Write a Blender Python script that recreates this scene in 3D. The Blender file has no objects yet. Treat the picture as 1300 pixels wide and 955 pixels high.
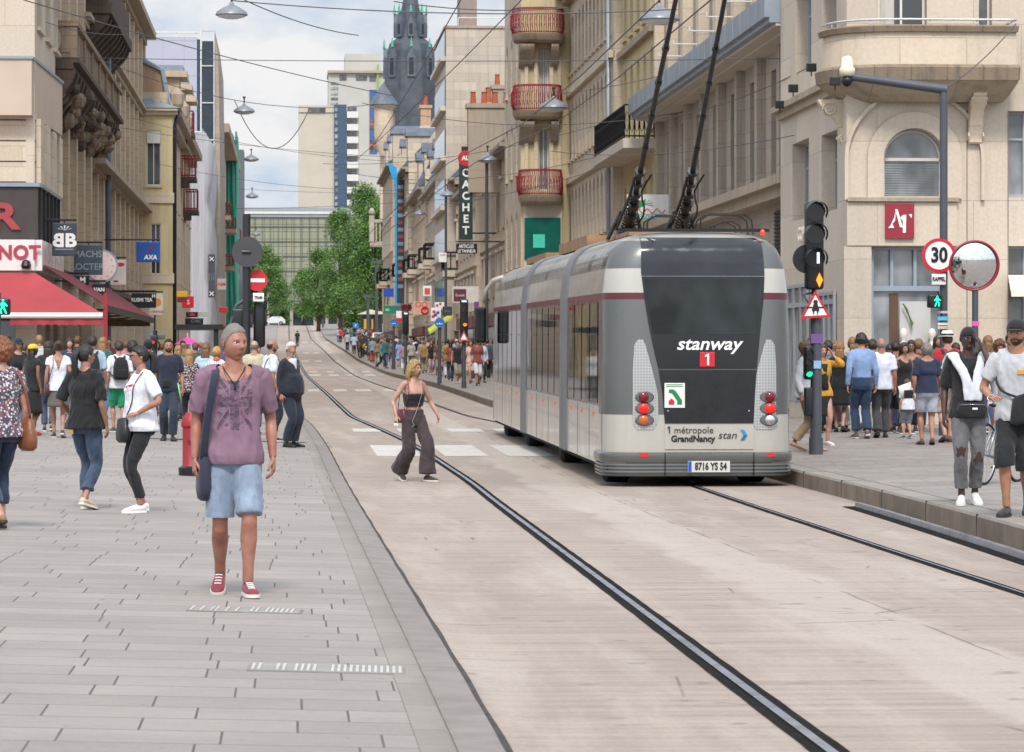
import bpy,bmesh,math,random
import numpy as np
from mathutils import Vector,Matrix,noise
from mathutils.bvhtree import BVHTree
random.seed(7)
SC=bpy.context.scene
COL=SC.collection
PI=math.pi
FPX=4200.0
ANG=math.atan(280/FPX)
SA,CA=math.sin(ANG),math.cos(ANG)
EYE=1.55
def W(px,d):
 k=(px-650)/FPX
 return(d*(SA+k*CA),d*(CA-k*SA))
def Z(py,d):return EYE+(453-py)*d/FPX
def DL(px,X):
 k=(px-650)/FPX
 return X/(SA+k*CA)
def YL(px,X):return W(px,DL(px,X))[1]
def lerp(pts,v):
 if v<=pts[0][0]:return pts[0][1]
 for(a,b),(c,d)in zip(pts,pts[1:]):
  if v<=c:
   t=(v-a)/(c-a)
   return b+(d-b)*t
 return pts[-1][1]
def smooth(pts,v,w):
 return(lerp(pts,v-w)+2*lerp(pts,v-w/2)+2*lerp(pts,v)+2*lerp(pts,v+w/2)+lerp(pts,v+w))/8
ROADP=[(5,-.05),(16,-.08),(30,-.13),(43,-.18),(57,-.10),(68,-.02),(95,.12),(122,.28),(186,.5),(245,1.2),(300,2.0),(446,3.9),(550,6.7),(575,7.0),(2000,7.0)]
KL=[(5,.69),(16,.67),(26,.61),(58,.43),(72,.28),(90,-.15),(140,-.6),(245,-1.2),(450,-2.0),(560,-2.2),(600,-2.2)]
KR=[(5,5.4),(20,5.9),(28,6.3),(38,6.68),(70,6.78),(80,6.4),(93,5.65),(133,5.75),(186,5.35),(245,4.9),(455,4.5),(600,4.3)]
RLEFT=[(5,2.15),(16,2.22),(45,2.45),(58,2.3),(64,2.15),(82,1.5),(138,1.1),(245,.5),(450,-.3),(600,-.5)]
RRIGHT=[(5,4.95),(23,5.08),(42,5.32),(60,5.36),(68,5.3),(83,4.4),(142,3.7),(245,3.2),(455,2.6),(600,2.4)]
def road_z(y):return smooth(ROADP,y,6 if y<100 else 14)
def kl(y):return smooth(KL,y,4)
def kr(y):return smooth(KR,y,4)
PAVB=[(5,-.03),(43,-.05),(57,.02),(68,.05),(95,.18)]
def pavl_edge(y):return smooth(PAVB,y,6)if y<89 else road_z(y)+.06
def gz(x,y):
 a,b,r=kl(y),kr(y),road_z(y)
 if x<a:
  cross=min(.028*(a-x),.2)
  return pavl_edge(y)+cross
 if x>b:
  return r+.21+min(.012*(x-b),.1)
 g=.5
 if x<a+g:
  t=(x-a)/g
  e=pavl_edge(y)-.025
  return e+(r-e)*t*t*(3-2*t)
 return r
def hit(px,py,dmin=12,dmax=700):
 d=dmin
 while d<dmax:
  x,y=W(px,d)
  if Z(py,d)<=gz(x,y):break
  d*=1.01
 lo,hi=d/1.01,d
 for _ in range(12):
  m=(lo+hi)/2
  x,y=W(px,m)
  if Z(py,m)<=gz(x,y):hi=m
  else:lo=m
 return hi
def tag(o,label=None,cat=None,group=None,kind=None):
 if label:o['label']=label
 if cat:o['category']=cat
 if group:o['group']=group
 if kind:o['kind']=kind
 return o
WR=set()
def empty(name,loc,label=None,cat=None,group=None,rz=0,world=False):
 """world=True: the children's vertices are given in world coordinates"""
 o=bpy.data.objects.new(name,None);COL.objects.link(o)
 o.location=loc;o.rotation_euler=(0,0,rz);o.empty_display_size=.2
 if world:WR.add(o.name)
 return tag(o,label,cat,group)
class MB:
 """collects verts, faces and material indices; built as one mesh object"""
 def __init__(s):s.v=[];s.f=[];s.m=[]
 def add(s,vs,fs,mi=0):
  n=len(s.v);s.v.extend([tuple(p)for p in vs])
  s.f.extend([tuple(i+n for i in f)for f in fs]);s.m.extend([mi]*len(fs));return s
 def box(s,x0,x1,y0,y1,z0,z1,mi=0):
  vs=[(x0,y0,z0),(x1,y0,z0),(x1,y1,z0),(x0,y1,z0),(x0,y0,z1),(x1,y0,z1),(x1,y1,z1),(x0,y1,z1)]
  return s.add(vs,[(0,3,2,1),(4,5,6,7),(0,1,5,4),(1,2,6,5),(2,3,7,6),(3,0,4,7)],mi)
 def hexa(s,b,t,mi=0):
  return s.add(list(b)+list(t),[(0,3,2,1),(4,5,6,7),(0,1,5,4),(1,2,6,5),(2,3,7,6),(3,0,4,7)],mi)
 def tube(s,pts,r,n=8,mi=0,cap=True):
  pts=[Vector(p)for p in pts]
  rs=r if isinstance(r,(list,tuple))else[r]*len(pts)
  rings=[]
  prev=None
  for i,p in enumerate(pts):
   if i==0:t=pts[1]-pts[0]
   elif i==len(pts)-1:t=pts[-1]-pts[-2]
   else:t=(pts[i+1]-pts[i]).normalized()+(pts[i]-pts[i-1]).normalized()
   t=t.normalized()if t.length>1e-9 else Vector((0,0,1))
   if prev is None:
    a=Vector((0,0,1))if abs(t.z)<.9 else Vector((0,1,0))
    a=(a-t*a.dot(t)).normalized()
   else:
    a=(prev-t*prev.dot(t)).normalized()
   prev=a;b=t.cross(a)
   rings.append([p+(a*math.cos(2*PI*k/n)+b*math.sin(2*PI*k/n))*rs[i]for k in range(n)])
  return s.rings(rings,mi,cap)
 def rings(s,rings,mi=0,cap=True,close=True):
  n=len(rings[0]);vs=[q for r in rings for q in r];fs=[]
  for i in range(len(rings)-1):
   for k in range(n if close else n-1):
    k2=(k+1)%n
    fs.append((i*n+k,i*n+k2,(i+1)*n+k2,(i+1)*n+k))
  if cap:
   fs.append(tuple(range(n))[::-1]);fs.append(tuple((len(rings)-1)*n+k for k in range(n)))
  return s.add(vs,fs,mi)
 def disc(s,c,r,nrm,th,n=24,mi=0,r2=None):
  c=Vector(c);nrm=Vector(nrm).normalized()
  s.tube([c,c+nrm*th],[r,r2 if r2 is not None else r],n,mi);return s
 def prism(s,poly,plane,o0,o1,mi=0):
  n=len(poly)
  vs=[plane(a,b,o0)for a,b in poly]+[plane(a,b,o1)for a,b in poly]
  fs=[tuple(range(n))[::-1],tuple(range(n,2*n))]
  for k in range(n):fs.append((k,(k+1)%n,n+(k+1)%n,n+k))
  return s.add(vs,fs,mi)
 def lathe(s,prof,c=(0,0,0),n=16,mi=0):
  c=Vector(c)
  return s.rings([[c+Vector((r*math.cos(2*PI*k/n),r*math.sin(2*PI*k/n),z))for k in range(n)]for r,z in prof],mi)
 def mesh(s,name,mats,smooth=False,fixn=True):
  me=bpy.data.meshes.new(name)
  me.from_pydata(s.v,[],s.f)
  for m in(mats if isinstance(mats,(list,tuple))else[mats]):me.materials.append(m)
  me.polygons.foreach_set('material_index',s.m)
  if fixn:
   bm=bmesh.new();bm.from_mesh(me);bmesh.ops.recalc_face_normals(bm,faces=bm.faces);bm.to_mesh(me);bm.free()
  if smooth is True:me.polygons.foreach_set('use_smooth',[True]*len(me.polygons))
  elif smooth:
   me.polygons.foreach_set('use_smooth',[True]*len(me.polygons));me.set_sharp_from_angle(angle=math.radians(smooth))
  me.update();return me
 def build(s,name,mats,parent=None,smooth=False,loc=None,fixn=True):
  return link(name,s.mesh(name,mats,smooth,fixn),parent,loc)
def link(name,me,parent=None,loc=None):
 o=bpy.data.objects.new(name,me);COL.objects.link(o)
 if parent:
  o.parent=parent
  if parent.name in WR:o.matrix_parent_inverse=Matrix.Translation(-Vector(parent.location))
 if loc:o.location=loc
 return o
def copy_tree(o,parent=None):
 c=o.copy();COL.objects.link(c);c.parent=parent
 for ch in list(o.children):copy_tree(ch,c)
 return c
def bevel(me,w,seg=2,ang=30):
 bm=bmesh.new();bm.from_mesh(me)
 es=[e for e in bm.edges if len(e.link_faces)==2 and e.calc_face_angle(0)>math.radians(ang)]
 bmesh.ops.bevel(bm,geom=es,offset=w,segments=seg,affect='EDGES',profile=.5,clamp_overlap=True)
 bm.to_mesh(me);bm.free();me.update()
MC={}
def nt(name):
 m=bpy.data.materials.new(name);m.use_nodes=True
 t=m.node_tree;b=t.nodes['Principled BSDF']
 return m,t,b,t.nodes,t.links
def srgb(c):
 if isinstance(c,str):
  c=c.lstrip('#');c=[int(c[i:i+2],16)/255 for i in(0,2,4)]
  return tuple(x/12.92 if x<=.04045 else((x+.055)/1.055)**2.4 for x in c)
 return tuple(c)
def mix_rgb(N,L,fac,a,b,mode='MIX'):
 n=N.new('ShaderNodeMix');n.data_type='RGBA';n.blend_type=mode;n.clamp_factor=True
 for sock,v in((n.inputs[0],fac),(n.inputs[6],a),(n.inputs[7],b)):
  if isinstance(v,bpy.types.NodeSocket):L.new(v,sock)
  elif isinstance(v,(int,float)):sock.default_value=v
  else:sock.default_value=(*v,1)if len(v)==3 else v
 return n.outputs[2]
def mth(N,L,op,a,b=None,c=None,clamp=False):
 n=N.new('ShaderNodeMath');n.operation=op;n.use_clamp=clamp
 for i,v in enumerate((a,b,c)):
  if v is None:continue
  if isinstance(v,bpy.types.NodeSocket):L.new(v,n.inputs[i])
  else:n.inputs[i].default_value=v
 return n.outputs[0]
def vmap(N,L,vec,scale=(1,1,1),loc=(0,0,0),rot=(0,0,0)):
 n=N.new('ShaderNodeMapping');L.new(vec,n.inputs[0])
 n.inputs['Scale'].default_value=scale;n.inputs['Location'].default_value=loc;n.inputs['Rotation'].default_value=rot
 return n.outputs[0]
def nz(N,L,vec,scale,detail=4,rough=.55,dist=0):
 n=N.new('ShaderNodeTexNoise');L.new(vec,n.inputs['Vector'])
 n.inputs['Scale'].default_value=scale;n.inputs['Detail'].default_value=detail
 n.inputs['Roughness'].default_value=rough;n.inputs['Distortion'].default_value=dist
 return n.outputs[0]
def ramp(N,L,v,lo,hi,a=0.,b=1.):
 n=N.new('ShaderNodeMapRange');L.new(v,n.inputs[0]);n.clamp=True
 n.inputs[1].default_value=lo;n.inputs[2].default_value=hi;n.inputs[3].default_value=a;n.inputs[4].default_value=b
 return n.outputs[0]
def bumpn(N,L,b,h,strength,dist=.02):
 n=N.new('ShaderNodeBump');L.new(h,n.inputs['Height']);n.inputs['Strength'].default_value=strength;n.inputs['Distance'].default_value=dist
 L.new(n.outputs[0],b.inputs['Normal'])
def objco(N):return N.new('ShaderNodeTexCoord').outputs['Object']
def mat(name,col,rough=.6,metal=0.,var=.12,vscale=3.,bump=0.,bscale=20.,emit=0.,coat=0.,spec=None,stretch=(1,1,1)):
 key=(name,str(col),rough,metal,var,vscale,bump,emit)
 if key in MC:return MC[key]
 col=srgb(col)
 m,t,b,N,L=nt(name)
 co=vmap(N,L,objco(N),stretch)
 if var>0:
  n=ramp(N,L,nz(N,L,co,vscale,5,.6),.3,.7)
  lo=tuple(max(0,x*(1-var))for x in col);hi=tuple(min(1,x*(1+var))for x in col)
  L.new(mix_rgb(N,L,n,lo,hi),b.inputs['Base Color'])
  L.new(ramp(N,L,nz(N,L,co,vscale*2.3,3),.3,.7,max(0,rough-.08),min(1,rough+.08)),b.inputs['Roughness'])
 else:
  b.inputs['Base Color'].default_value=(*col,1);b.inputs['Roughness'].default_value=rough
 b.inputs['Metallic'].default_value=metal
 if spec is not None:b.inputs['Specular IOR Level'].default_value=spec
 if coat:b.inputs['Coat Weight'].default_value=coat;b.inputs['Coat Roughness'].default_value=.05
 if bump:bumpn(N,L,b,nz(N,L,co,bscale,6,.6),bump,.01)
 if emit:
  b.inputs['Emission Color'].default_value=(*col,1);b.inputs['Emission Strength'].default_value=emit
 MC[key]=m;return m
def stone(name,col,bw=.9,bh=.38,joint=.5,stain=.25,mort=.012,bump=.3,streak=.35):
 """ashlar facade: block joints, block to block tone, rain streaks and dirt"""
 col=srgb(col)
 m,t,b,N,L=nt(name)
 g=N.new('ShaderNodeNewGeometry')
 sp=N.new('ShaderNodeSeparateXYZ');L.new(g.outputs['Position'],sp.inputs[0])
 sn=N.new('ShaderNodeSeparateXYZ');L.new(g.outputs['True Normal'],sn.inputs[0])
 ax=mth(N,L,'ABSOLUTE',sn.outputs[0])
 sel=mth(N,L,'GREATER_THAN',ax,.7)
 u=mth(N,L,'ADD',mth(N,L,'MULTIPLY',sp.outputs[1],sel),mth(N,L,'MULTIPLY',sp.outputs[0],mth(N,L,'SUBTRACT',1.,sel)))
 cb=N.new('ShaderNodeCombineXYZ');L.new(u,cb.inputs[0]);L.new(sp.outputs[2],cb.inputs[1])
 br=N.new('ShaderNodeTexBrick');L.new(cb.outputs[0],br.inputs['Vector'])
 br.inputs['Scale'].default_value=1;br.inputs['Brick Width'].default_value=bw;br.inputs['Row Height'].default_value=bh
 br.inputs['Mortar Size'].default_value=mort;br.inputs['Mortar Smooth'].default_value=.3
 br.inputs['Color1'].default_value=(.86,.86,.86,1);br.inputs['Color2'].default_value=(1.06,1.04,1.02,1)
 br.inputs['Mortar'].default_value=(1-joint,)*3+(1,)
 base=mix_rgb(N,L,1.,(*col,1),br.outputs[0],'MULTIPLY')
 n1=ramp(N,L,nz(N,L,g.outputs['Position'],.55,8,.65),.35,.68)
 warm=tuple(c*k for c,k in zip(col,(.88,.82,.74)))
 base=mix_rgb(N,L,mth(N,L,'MULTIPLY',n1,.3+stain*.5),base,warm)
 st=nz(N,L,vmap(N,L,g.outputs['Position'],(2.2,2.2,.16)),1.6,7,.7)
 stm=mth(N,L,'MULTIPLY',ramp(N,L,st,.5,.74),streak)
 base=mix_rgb(N,L,stm,base,tuple(c*.32 for c in(col[0],col[0]*.9,col[0]*.78)))
 fine=ramp(N,L,nz(N,L,g.outputs['Position'],14,6,.7),.3,.7,.9,1.08)
 cf=N.new('ShaderNodeCombineColor');[L.new(fine,cf.inputs[i])for i in range(3)]
 base=mix_rgb(N,L,1.,base,cf.outputs[0],'MULTIPLY')
 L.new(base,b.inputs['Base Color']);b.inputs['Roughness'].default_value=.88
 h=mth(N,L,'ADD',mth(N,L,'MULTIPLY',br.outputs['Fac'],-1.),mth(N,L,'MULTIPLY',nz(N,L,g.outputs['Position'],22,5),.5))
 bumpn(N,L,b,h,bump,.02)
 return m
def glass(name,col=(.03,.035,.04),rough=.05,var=.6):
 m,t,b,N,L=nt(name)
 g=N.new('ShaderNodeNewGeometry')
 n=nz(N,L,vmap(N,L,g.outputs['Position'],(.7,.7,.5)),1.3,3)
 L.new(mix_rgb(N,L,ramp(N,L,n,.4,.6),tuple(c*(1-var)for c in col),tuple(c*(1+var*2)for c in col)),b.inputs['Base Color'])
 b.inputs['Roughness'].default_value=rough;b.inputs['Specular IOR Level'].default_value=.9
 bumpn(N,L,b,nz(N,L,g.outputs['Position'],1.1,2),.05,.03)
 return m
M={}
M['frame_white']=mat('white_painted_wood',(.62,.6,.56),.5,var=.08)
M['frame_grey']=mat('grey_painted_metal',(.33,.35,.37),.4,var=.08)
M['frame_blue']=mat('bluegrey_metal','#8d99a3',.4,var=.05)
M['glass']=glass('window_glass',(.05,.055,.06))
M['glass_pale']=glass('curtained_glass',(.16,.17,.18),.12,.5)
M['curtain']=mat('pale_curtain',(.5,.48,.44),.8,var=.15,stretch=(8,8,.3))
M['zinc']=mat('zinc_sheet','#8f99a3',.45,.3,var=.12,vscale=1.2)
M['slate']=mat('slate_tiles','#565e69',.6,var=.3,vscale=2,bump=.3,bscale=6)
M['darkmetal']=mat('dark_painted_metal','#2a2c30',.45,.2,var=.15)
M['polegrey']=mat('grey_pole_paint','#4c5057',.45,.2,var=.1)
M['black']=mat('black_plastic','#15161a',.4,var=.15)
M['white']=mat('white_paint',(.78,.78,.76),.45,var=.05)
M['red']=mat('red_sign_paint','#c2202c',.4,var=.06)
M['redrail']=mat('red_iron_paint','#8c2630',.5,var=.2)
M['iron']=mat('black_iron','#1b1a1b',.5,.3,var=.2)
M['rubber']=mat('tyre_rubber','#131313',.8,var=.2)
M['chrome']=mat('bright_steel',(.6,.6,.62),.22,1.,var=.05)
M['terracotta']=mat('terracotta','#a4573e',.85,var=.2)
def textmesh(s,size=1.,bold=0.,ext=.004,shear=0.,align='CENTER',sx=1.,spacing=1.):
 cu=bpy.data.curves.new('lettering','FONT');cu.body=s;cu.size=size;cu.offset=bold;cu.extrude=ext
 cu.align_x=align;cu.align_y='CENTER';cu.shear=shear;cu.resolution_u=3;cu.space_character=spacing
 o=bpy.data.objects.new('tmp_text',cu);COL.objects.link(o)
 bpy.context.view_layer.update()
 dg=bpy.context.evaluated_depsgraph_get()
 me=bpy.data.meshes.new_from_object(o.evaluated_get(dg))
 bpy.data.objects.remove(o);bpy.data.curves.remove(cu)
 if sx!=1:
  for v in me.vertices:v.co.x*=sx
 return me
def text(s,size,loc,mt,parent,rx=PI/2,rz=0.,name='lettering',**k):
 """text standing upright facing -Y (rz turns it)"""
 me=textmesh(s,size,**k);me.materials.clear();me.materials.append(mt)
 o=link(name,me,parent);o.location=loc;o.rotation_euler=(rx,0,rz)
 return o
cam=bpy.data.cameras.new('camera');co_=bpy.data.objects.new('camera',cam);COL.objects.link(co_)
co_.location=(0,0,EYE);co_.rotation_euler=(PI/2,0,-ANG)
cam.sensor_width=36;cam.lens=36*FPX/1300;cam.shift_y=-24.5/1300;cam.clip_start=.5;cam.clip_end=6000
cam.dof.use_dof=True;cam.dof.focus_distance=32;cam.dof.aperture_fstop=13
SC.camera=co_
wd=bpy.data.worlds.new('World');SC.world=wd;wd.use_nodes=True
N,L=wd.node_tree.nodes,wd.node_tree.links
N.clear()
out=N.new('ShaderNodeOutputWorld');sky=N.new('ShaderNodeTexSky');sky.sky_type='NISHITA';sky.sun_disc=False
SUN_EL,SUN_AZ=math.radians(50),math.radians(185)
sky.sun_elevation=SUN_EL;sky.sun_rotation=SUN_AZ;sky.dust_density=2.0;sky.air_density=1.2
bs=N.new('ShaderNodeBackground');bs.inputs[1].default_value=.12
hs=N.new('ShaderNodeHueSaturation');hs.inputs['Saturation'].default_value=.8;L.new(sky.outputs[0],hs.inputs['Color']);L.new(hs.outputs[0],bs.inputs[0])
g=N.new('ShaderNodeTexCoord').outputs['Generated']
sep=N.new('ShaderNodeSeparateXYZ');L.new(g,sep.inputs[0])
cl=N.new('ShaderNodeBackground')
n1=nz(N,L,vmap(N,L,g,(9,9,20),(3.1,.4,1.7)),1.,7,.56,.3)
n2=nz(N,L,vmap(N,L,g,(16,16,34),(1.7,2.2,.3)),1.3,6,.55)
L.new(mix_rgb(N,L,ramp(N,L,n2,.38,.62),(.62,.74,.90),(1.,1.,1.)),cl.inputs[0])
zen=ramp(N,L,sep.outputs[2],.1,.9,.0,.35)
dp=N.new('ShaderNodeVectorMath');dp.operation='DOT_PRODUCT';L.new(g,dp.inputs[0])
dp.inputs[1].default_value=(math.sin(SUN_AZ)*math.cos(SUN_EL),math.cos(SUN_AZ)*math.cos(SUN_EL),math.sin(SUN_EL))
glow=ramp(N,L,dp.outputs['Value'],-.1,.95,0.,.95)
L.new(mth(N,L,'ADD',mth(N,L,'ADD',zen,glow),.86),cl.inputs[1])
mx=N.new('ShaderNodeMixShader');L.new(ramp(N,L,n1,.3,.56,.35,1.),mx.inputs[0])
L.new(bs.outputs[0],mx.inputs[1]);L.new(cl.outputs[0],mx.inputs[2]);L.new(mx.outputs[0],out.inputs[0])
sl=bpy.data.lights.new('sun','SUN');sl.energy=2.6;sl.angle=math.radians(11);sl.color=(1,.95,.87)
so=bpy.data.objects.new('sun',sl);COL.objects.link(so)
sd=Vector((math.sin(SUN_AZ)*math.cos(SUN_EL),math.cos(SUN_AZ)*math.cos(SUN_EL),math.sin(SUN_EL)))
so.rotation_euler=sd.to_track_quat('Z','Y').to_euler();so.location=(0,-20,60)
SC.view_settings.view_transform='Standard';SC.view_settings.look='None';SC.view_settings.exposure=.06;SC.view_settings.gamma=1
SC.view_settings.use_curve_mapping=False
SC.render.engine='CYCLES';SC.cycles.max_bounces=6;SC.cycles.diffuse_bounces=3;SC.cycles.glossy_bounces=3;SC.cycles.transmission_bounces=4
SC.cycles.use_denoising=True;SC.cycles.caustics_reflective=False;SC.cycles.caustics_refractive=False
def road_mat():
 m,t,b,N,L=nt('brushed_concrete')
 co=objco(N)
 sp=N.new('ShaderNodeSeparateXYZ');L.new(co,sp.inputs[0])
 base,dark,pale=srgb('#a09186'),srgb('#85786e'),srgb('#ada196')
 big=nz(N,L,vmap(N,L,co,(.35,.12,1)),1.2,6,.6)
 c=mix_rgb(N,L,ramp(N,L,big,.1,.55),dark,base)
 st=nz(N,L,vmap(N,L,co,(.16,8.5,1)),1.,6,.7)
 c=mix_rgb(N,L,mth(N,L,'MULTIPLY',ramp(N,L,st,.42,.6),.7),c,dark)
 st2=nz(N,L,vmap(N,L,co,(1.6,.18,1),(4,2,0)),1.,6,.65)
 c=mix_rgb(N,L,mth(N,L,'MULTIPLY',ramp(N,L,st2,.48,.7),.7),c,pale)
 dx=mth(N,L,'ABSOLUTE',mth(N,L,'SUBTRACT',mth(N,L,'ADD',sp.outputs[0],mth(N,L,'MULTIPLY',nz(N,L,vmap(N,L,co,(.4,.35,1)),1.5,6,.65),.9)),4.02))
 c=mix_rgb(N,L,mth(N,L,'MULTIPLY',ramp(N,L,dx,.42,.3),.6),c,pale)
 fine=ramp(N,L,nz(N,L,co,24,8,.85),.25,.75,.78,1.2)
 cf=N.new('ShaderNodeCombineColor');[L.new(fine,cf.inputs[i])for i in range(3)]
 c=mix_rgb(N,L,1.,c,cf.outputs[0],'MULTIPLY')
 gr=nz(N,L,co,90,4,.8)
 c=mix_rgb(N,L,mth(N,L,'MULTIPLY',ramp(N,L,gr,.55,.75),.35),c,srgb('#5f554b'))
 vo=N.new('ShaderNodeTexVoronoi');vo.feature='DISTANCE_TO_EDGE';L.new(vmap(N,L,co,(.35,.2,1)),vo.inputs['Vector']);vo.inputs['Scale'].default_value=1.2
 crk=mth(N,L,'MULTIPLY',mth(N,L,'LESS_THAN',vo.outputs['Distance'],.0035),ramp(N,L,nz(N,L,co,.7,3),.55,.6))
 c=mix_rgb(N,L,mth(N,L,'MULTIPLY',crk,.55),c,srgb('#4f463f'))
 spt=nz(N,L,co,4.5,2,.4)
 c=mix_rgb(N,L,mth(N,L,'MULTIPLY',ramp(N,L,spt,.68,.76),.45),c,srgb('#5c534a'))
 jy=mth(N,L,'ABSOLUTE',mth(N,L,'SUBTRACT',mth(N,L,'FRACT',mth(N,L,'DIVIDE',mth(N,L,'ADD',sp.outputs[1],.4),5.2)),.5))
 wob=mth(N,L,'MULTIPLY',nz(N,L,co,3,3),.05)
 jx=mth(N,L,'ABSOLUTE',mth(N,L,'SUBTRACT',mth(N,L,'ADD',sp.outputs[0],wob),3.9))
 j=mth(N,L,'MAXIMUM',mth(N,L,'LESS_THAN',jy,.0022),mth(N,L,'LESS_THAN',jx,.011))
 broken=ramp(N,L,nz(N,L,vmap(N,L,co,(1,.5,1)),1.3,3),.42,.52)
 c=mix_rgb(N,L,mth(N,L,'MULTIPLY',mth(N,L,'MULTIPLY',j,broken),.6),c,srgb('#4f463f'))
 sm=nz(N,L,vmap(N,L,co,(.7,.5,1),(7,1,0)),1.1,8,.7)
 c=mix_rgb(N,L,mth(N,L,'MULTIPLY',ramp(N,L,sm,.55,.85),.3),c,srgb('#72675e'))
 L.new(c,b.inputs['Base Color']);b.inputs['Roughness'].default_value=.8
 bumpn(N,L,b,mth(N,L,'ADD',st,nz(N,L,co,60,4)),.25,.006)
 return m
def pave_mat(name,cols,bw,bh,mort=.006,rot=0.,joint='#45423f',blot=.55):
 m,t,b,N,L=nt(name)
 co=objco(N)
 c0,c1,c2=[srgb(x)for x in cols]
 v=vmap(N,L,co,(1,1,1),(0,0,0),(0,0,rot))
 br=N.new('ShaderNodeTexBrick');br.inputs['Scale'].default_value=1;br.offset=0.;br.squash=1.
 s3=N.new('ShaderNodeSeparateXYZ');L.new(v,s3.inputs[0]);wn=N.new('ShaderNodeTexWhiteNoise');wn.noise_dimensions='1D'
 L.new(mth(N,L,'FLOOR',mth(N,L,'DIVIDE',s3.outputs[1],bh)),wn.inputs['W'])
 c3=N.new('ShaderNodeCombineXYZ');L.new(mth(N,L,'ADD',s3.outputs[0],mth(N,L,'MULTIPLY',wn.outputs[0],bw*3)),c3.inputs[0]);L.new(s3.outputs[1],c3.inputs[1]);L.new(c3.outputs[0],br.inputs['Vector'])
 br.inputs['Brick Width'].default_value=bw;br.inputs['Row Height'].default_value=bh
 br.inputs['Mortar Size'].default_value=mort;br.inputs['Mortar Smooth'].default_value=.2;br.inputs['Bias'].default_value=-.1
 br.inputs['Color1'].default_value=(*c0,1);br.inputs['Color2'].default_value=(*c1,1);br.inputs['Mortar'].default_value=(*srgb(joint),1)
 n=nz(N,L,vmap(N,L,co,(.5,.5,1)),1.4,8,.68)
 c=mix_rgb(N,L,mth(N,L,'MULTIPLY',ramp(N,L,n,.35,.72),blot),br.outputs[0],c2)
 st=nz(N,L,vmap(N,L,co,(.8,9,1)),1.2,5,.7)
 c=mix_rgb(N,L,mth(N,L,'MULTIPLY',ramp(N,L,st,.45,.7),.18),c,c2)
 fine=ramp(N,L,nz(N,L,co,22,8,.85),.25,.75,.84,1.14)
 cf=N.new('ShaderNodeCombineColor');[L.new(fine,cf.inputs[i])for i in range(3)]
 c=mix_rgb(N,L,1.,c,cf.outputs[0],'MULTIPLY')
 sp=nz(N,L,co,7,3,.5)
 c=mix_rgb(N,L,mth(N,L,'MULTIPLY',ramp(N,L,sp,.72,.78),.6),c,srgb('#4b4846'))
 L.new(c,b.inputs['Base Color']);b.inputs['Roughness'].default_value=.78
 bumpn(N,L,b,mth(N,L,'SUBTRACT',mth(N,L,'MULTIPLY',nz(N,L,co,40,5),.4),br.outputs['Fac']),.35,.006)
 return m
M['road']=road_mat()
M['paveL']=pave_mat('grey_stone_slabs',('#8f8782','#9d958f','#766f6a'),.66,.46)
M['paveR']=pave_mat('pale_stone_setts',('#88807a','#968e88','#706963'),.6,.4)
M['kerb']=pave_mat('kerb_stone',('#8a837b','#948d85','#726b63'),1.6,1.0,.005)
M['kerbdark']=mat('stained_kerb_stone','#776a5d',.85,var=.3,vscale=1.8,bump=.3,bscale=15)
M['gutter']=mat('grey_gutter_stone','#807873',.8,var=.15,vscale=3,bump=.2)
M['seam']=mat('tar_seam','#3a3532',.9,var=.4,vscale=8)
M['steel']=mat('worn_rail_steel','#9aa0ab',.3,.75,var=.2,vscale=2)
M['railbed']=mat('rail_rubber_bed','#1c1a19',.95,var=.4,vscale=5,spec=.1)
M['paintw']=mat('worn_road_paint','#b9b5ae',.7,var=.16,vscale=4)
def ysamples(a,b):
 ys=[];y=a
 while y<b:
  ys.append(y);y+=.5 if y<60 else(1. if y<110 else(3. if y<300 else 6.))
 ys.append(b);return ys
def strip(name,xf,a,b,mt,parent=None,kind='structure',dz=0.,zf=None,ys=None):
 """sheet following the ground; xf(y) -> list of x"""
 ys=ys or ysamples(a,b);mb=MB();rows=[]
 for y in ys:
  rows.append([(x,y,(zf(x,y)if zf else gz(x,y))+dz)for x in xf(y)])
 n=len(rows[0])
 vs=[p for r in rows for p in r]
 fs=[(i*n+k,i*n+k+1,(i+1)*n+k+1,(i+1)*n+k)for i in range(len(rows)-1)for k in range(n-1)]
 mb.add(vs,fs)
 o=mb.build(name,mt,parent,smooth=True,fixn=False)
 if kind:o['kind']=kind
 return o
EPS=1e-4
strip('road',lambda y:[kl(y)+EPS+(kr(y)-kl(y)-2*EPS)*t for t in(0,.03,.06,.09,.12,.2,.35,.5,.65,.8,.9,1)],6,575,M['road'])
strip('pavement',lambda y:[kl(y)-.16-t for t in(26,14,9,7,5.5,4,3,2,1,0)],6,575,M['paveL'])
strip('pavement',lambda y:[kr(y)+.3+t for t in(0,1,2,3,4,6,9,14,26)],6,575,M['paveR'])
strip('kerb',lambda y:[kl(y)-.16,kl(y)-.145,kl(y)-.02,kl(y)],6,575,M['kerb'],dz=.003)
def rk(y):
 return[kr(y),kr(y)+.004,kr(y)+.02,kr(y)+.3]
def rkz(x,y):
 r=road_z(y);k=x-kr(y)
 return r-.03 if k<.002 else(r+.185 if k<.01 else(gz(kr(y)+.02,y)))
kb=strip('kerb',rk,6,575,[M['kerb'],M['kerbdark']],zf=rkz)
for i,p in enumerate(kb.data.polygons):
 if i%3==0:p.material_index=1  # vertical road-side face takes the darker brown kerb stone
kb.data.polygons.foreach_set('use_smooth',[False]*len(kb.data.polygons))
mb=MB()
y=12.
while y<70:
 x=kr(y);r=road_z(y);mb.box(x-.003,x+.3,y,y+.01,r-.02,r+.212);y+=3.1
mb.build('kerb_joints',M['seam'])['kind']='structure'
strip('gutter',lambda y:[kl(y)+.003,kl(y)+.2],6,300,M['gutter'],dz=.006)
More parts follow.
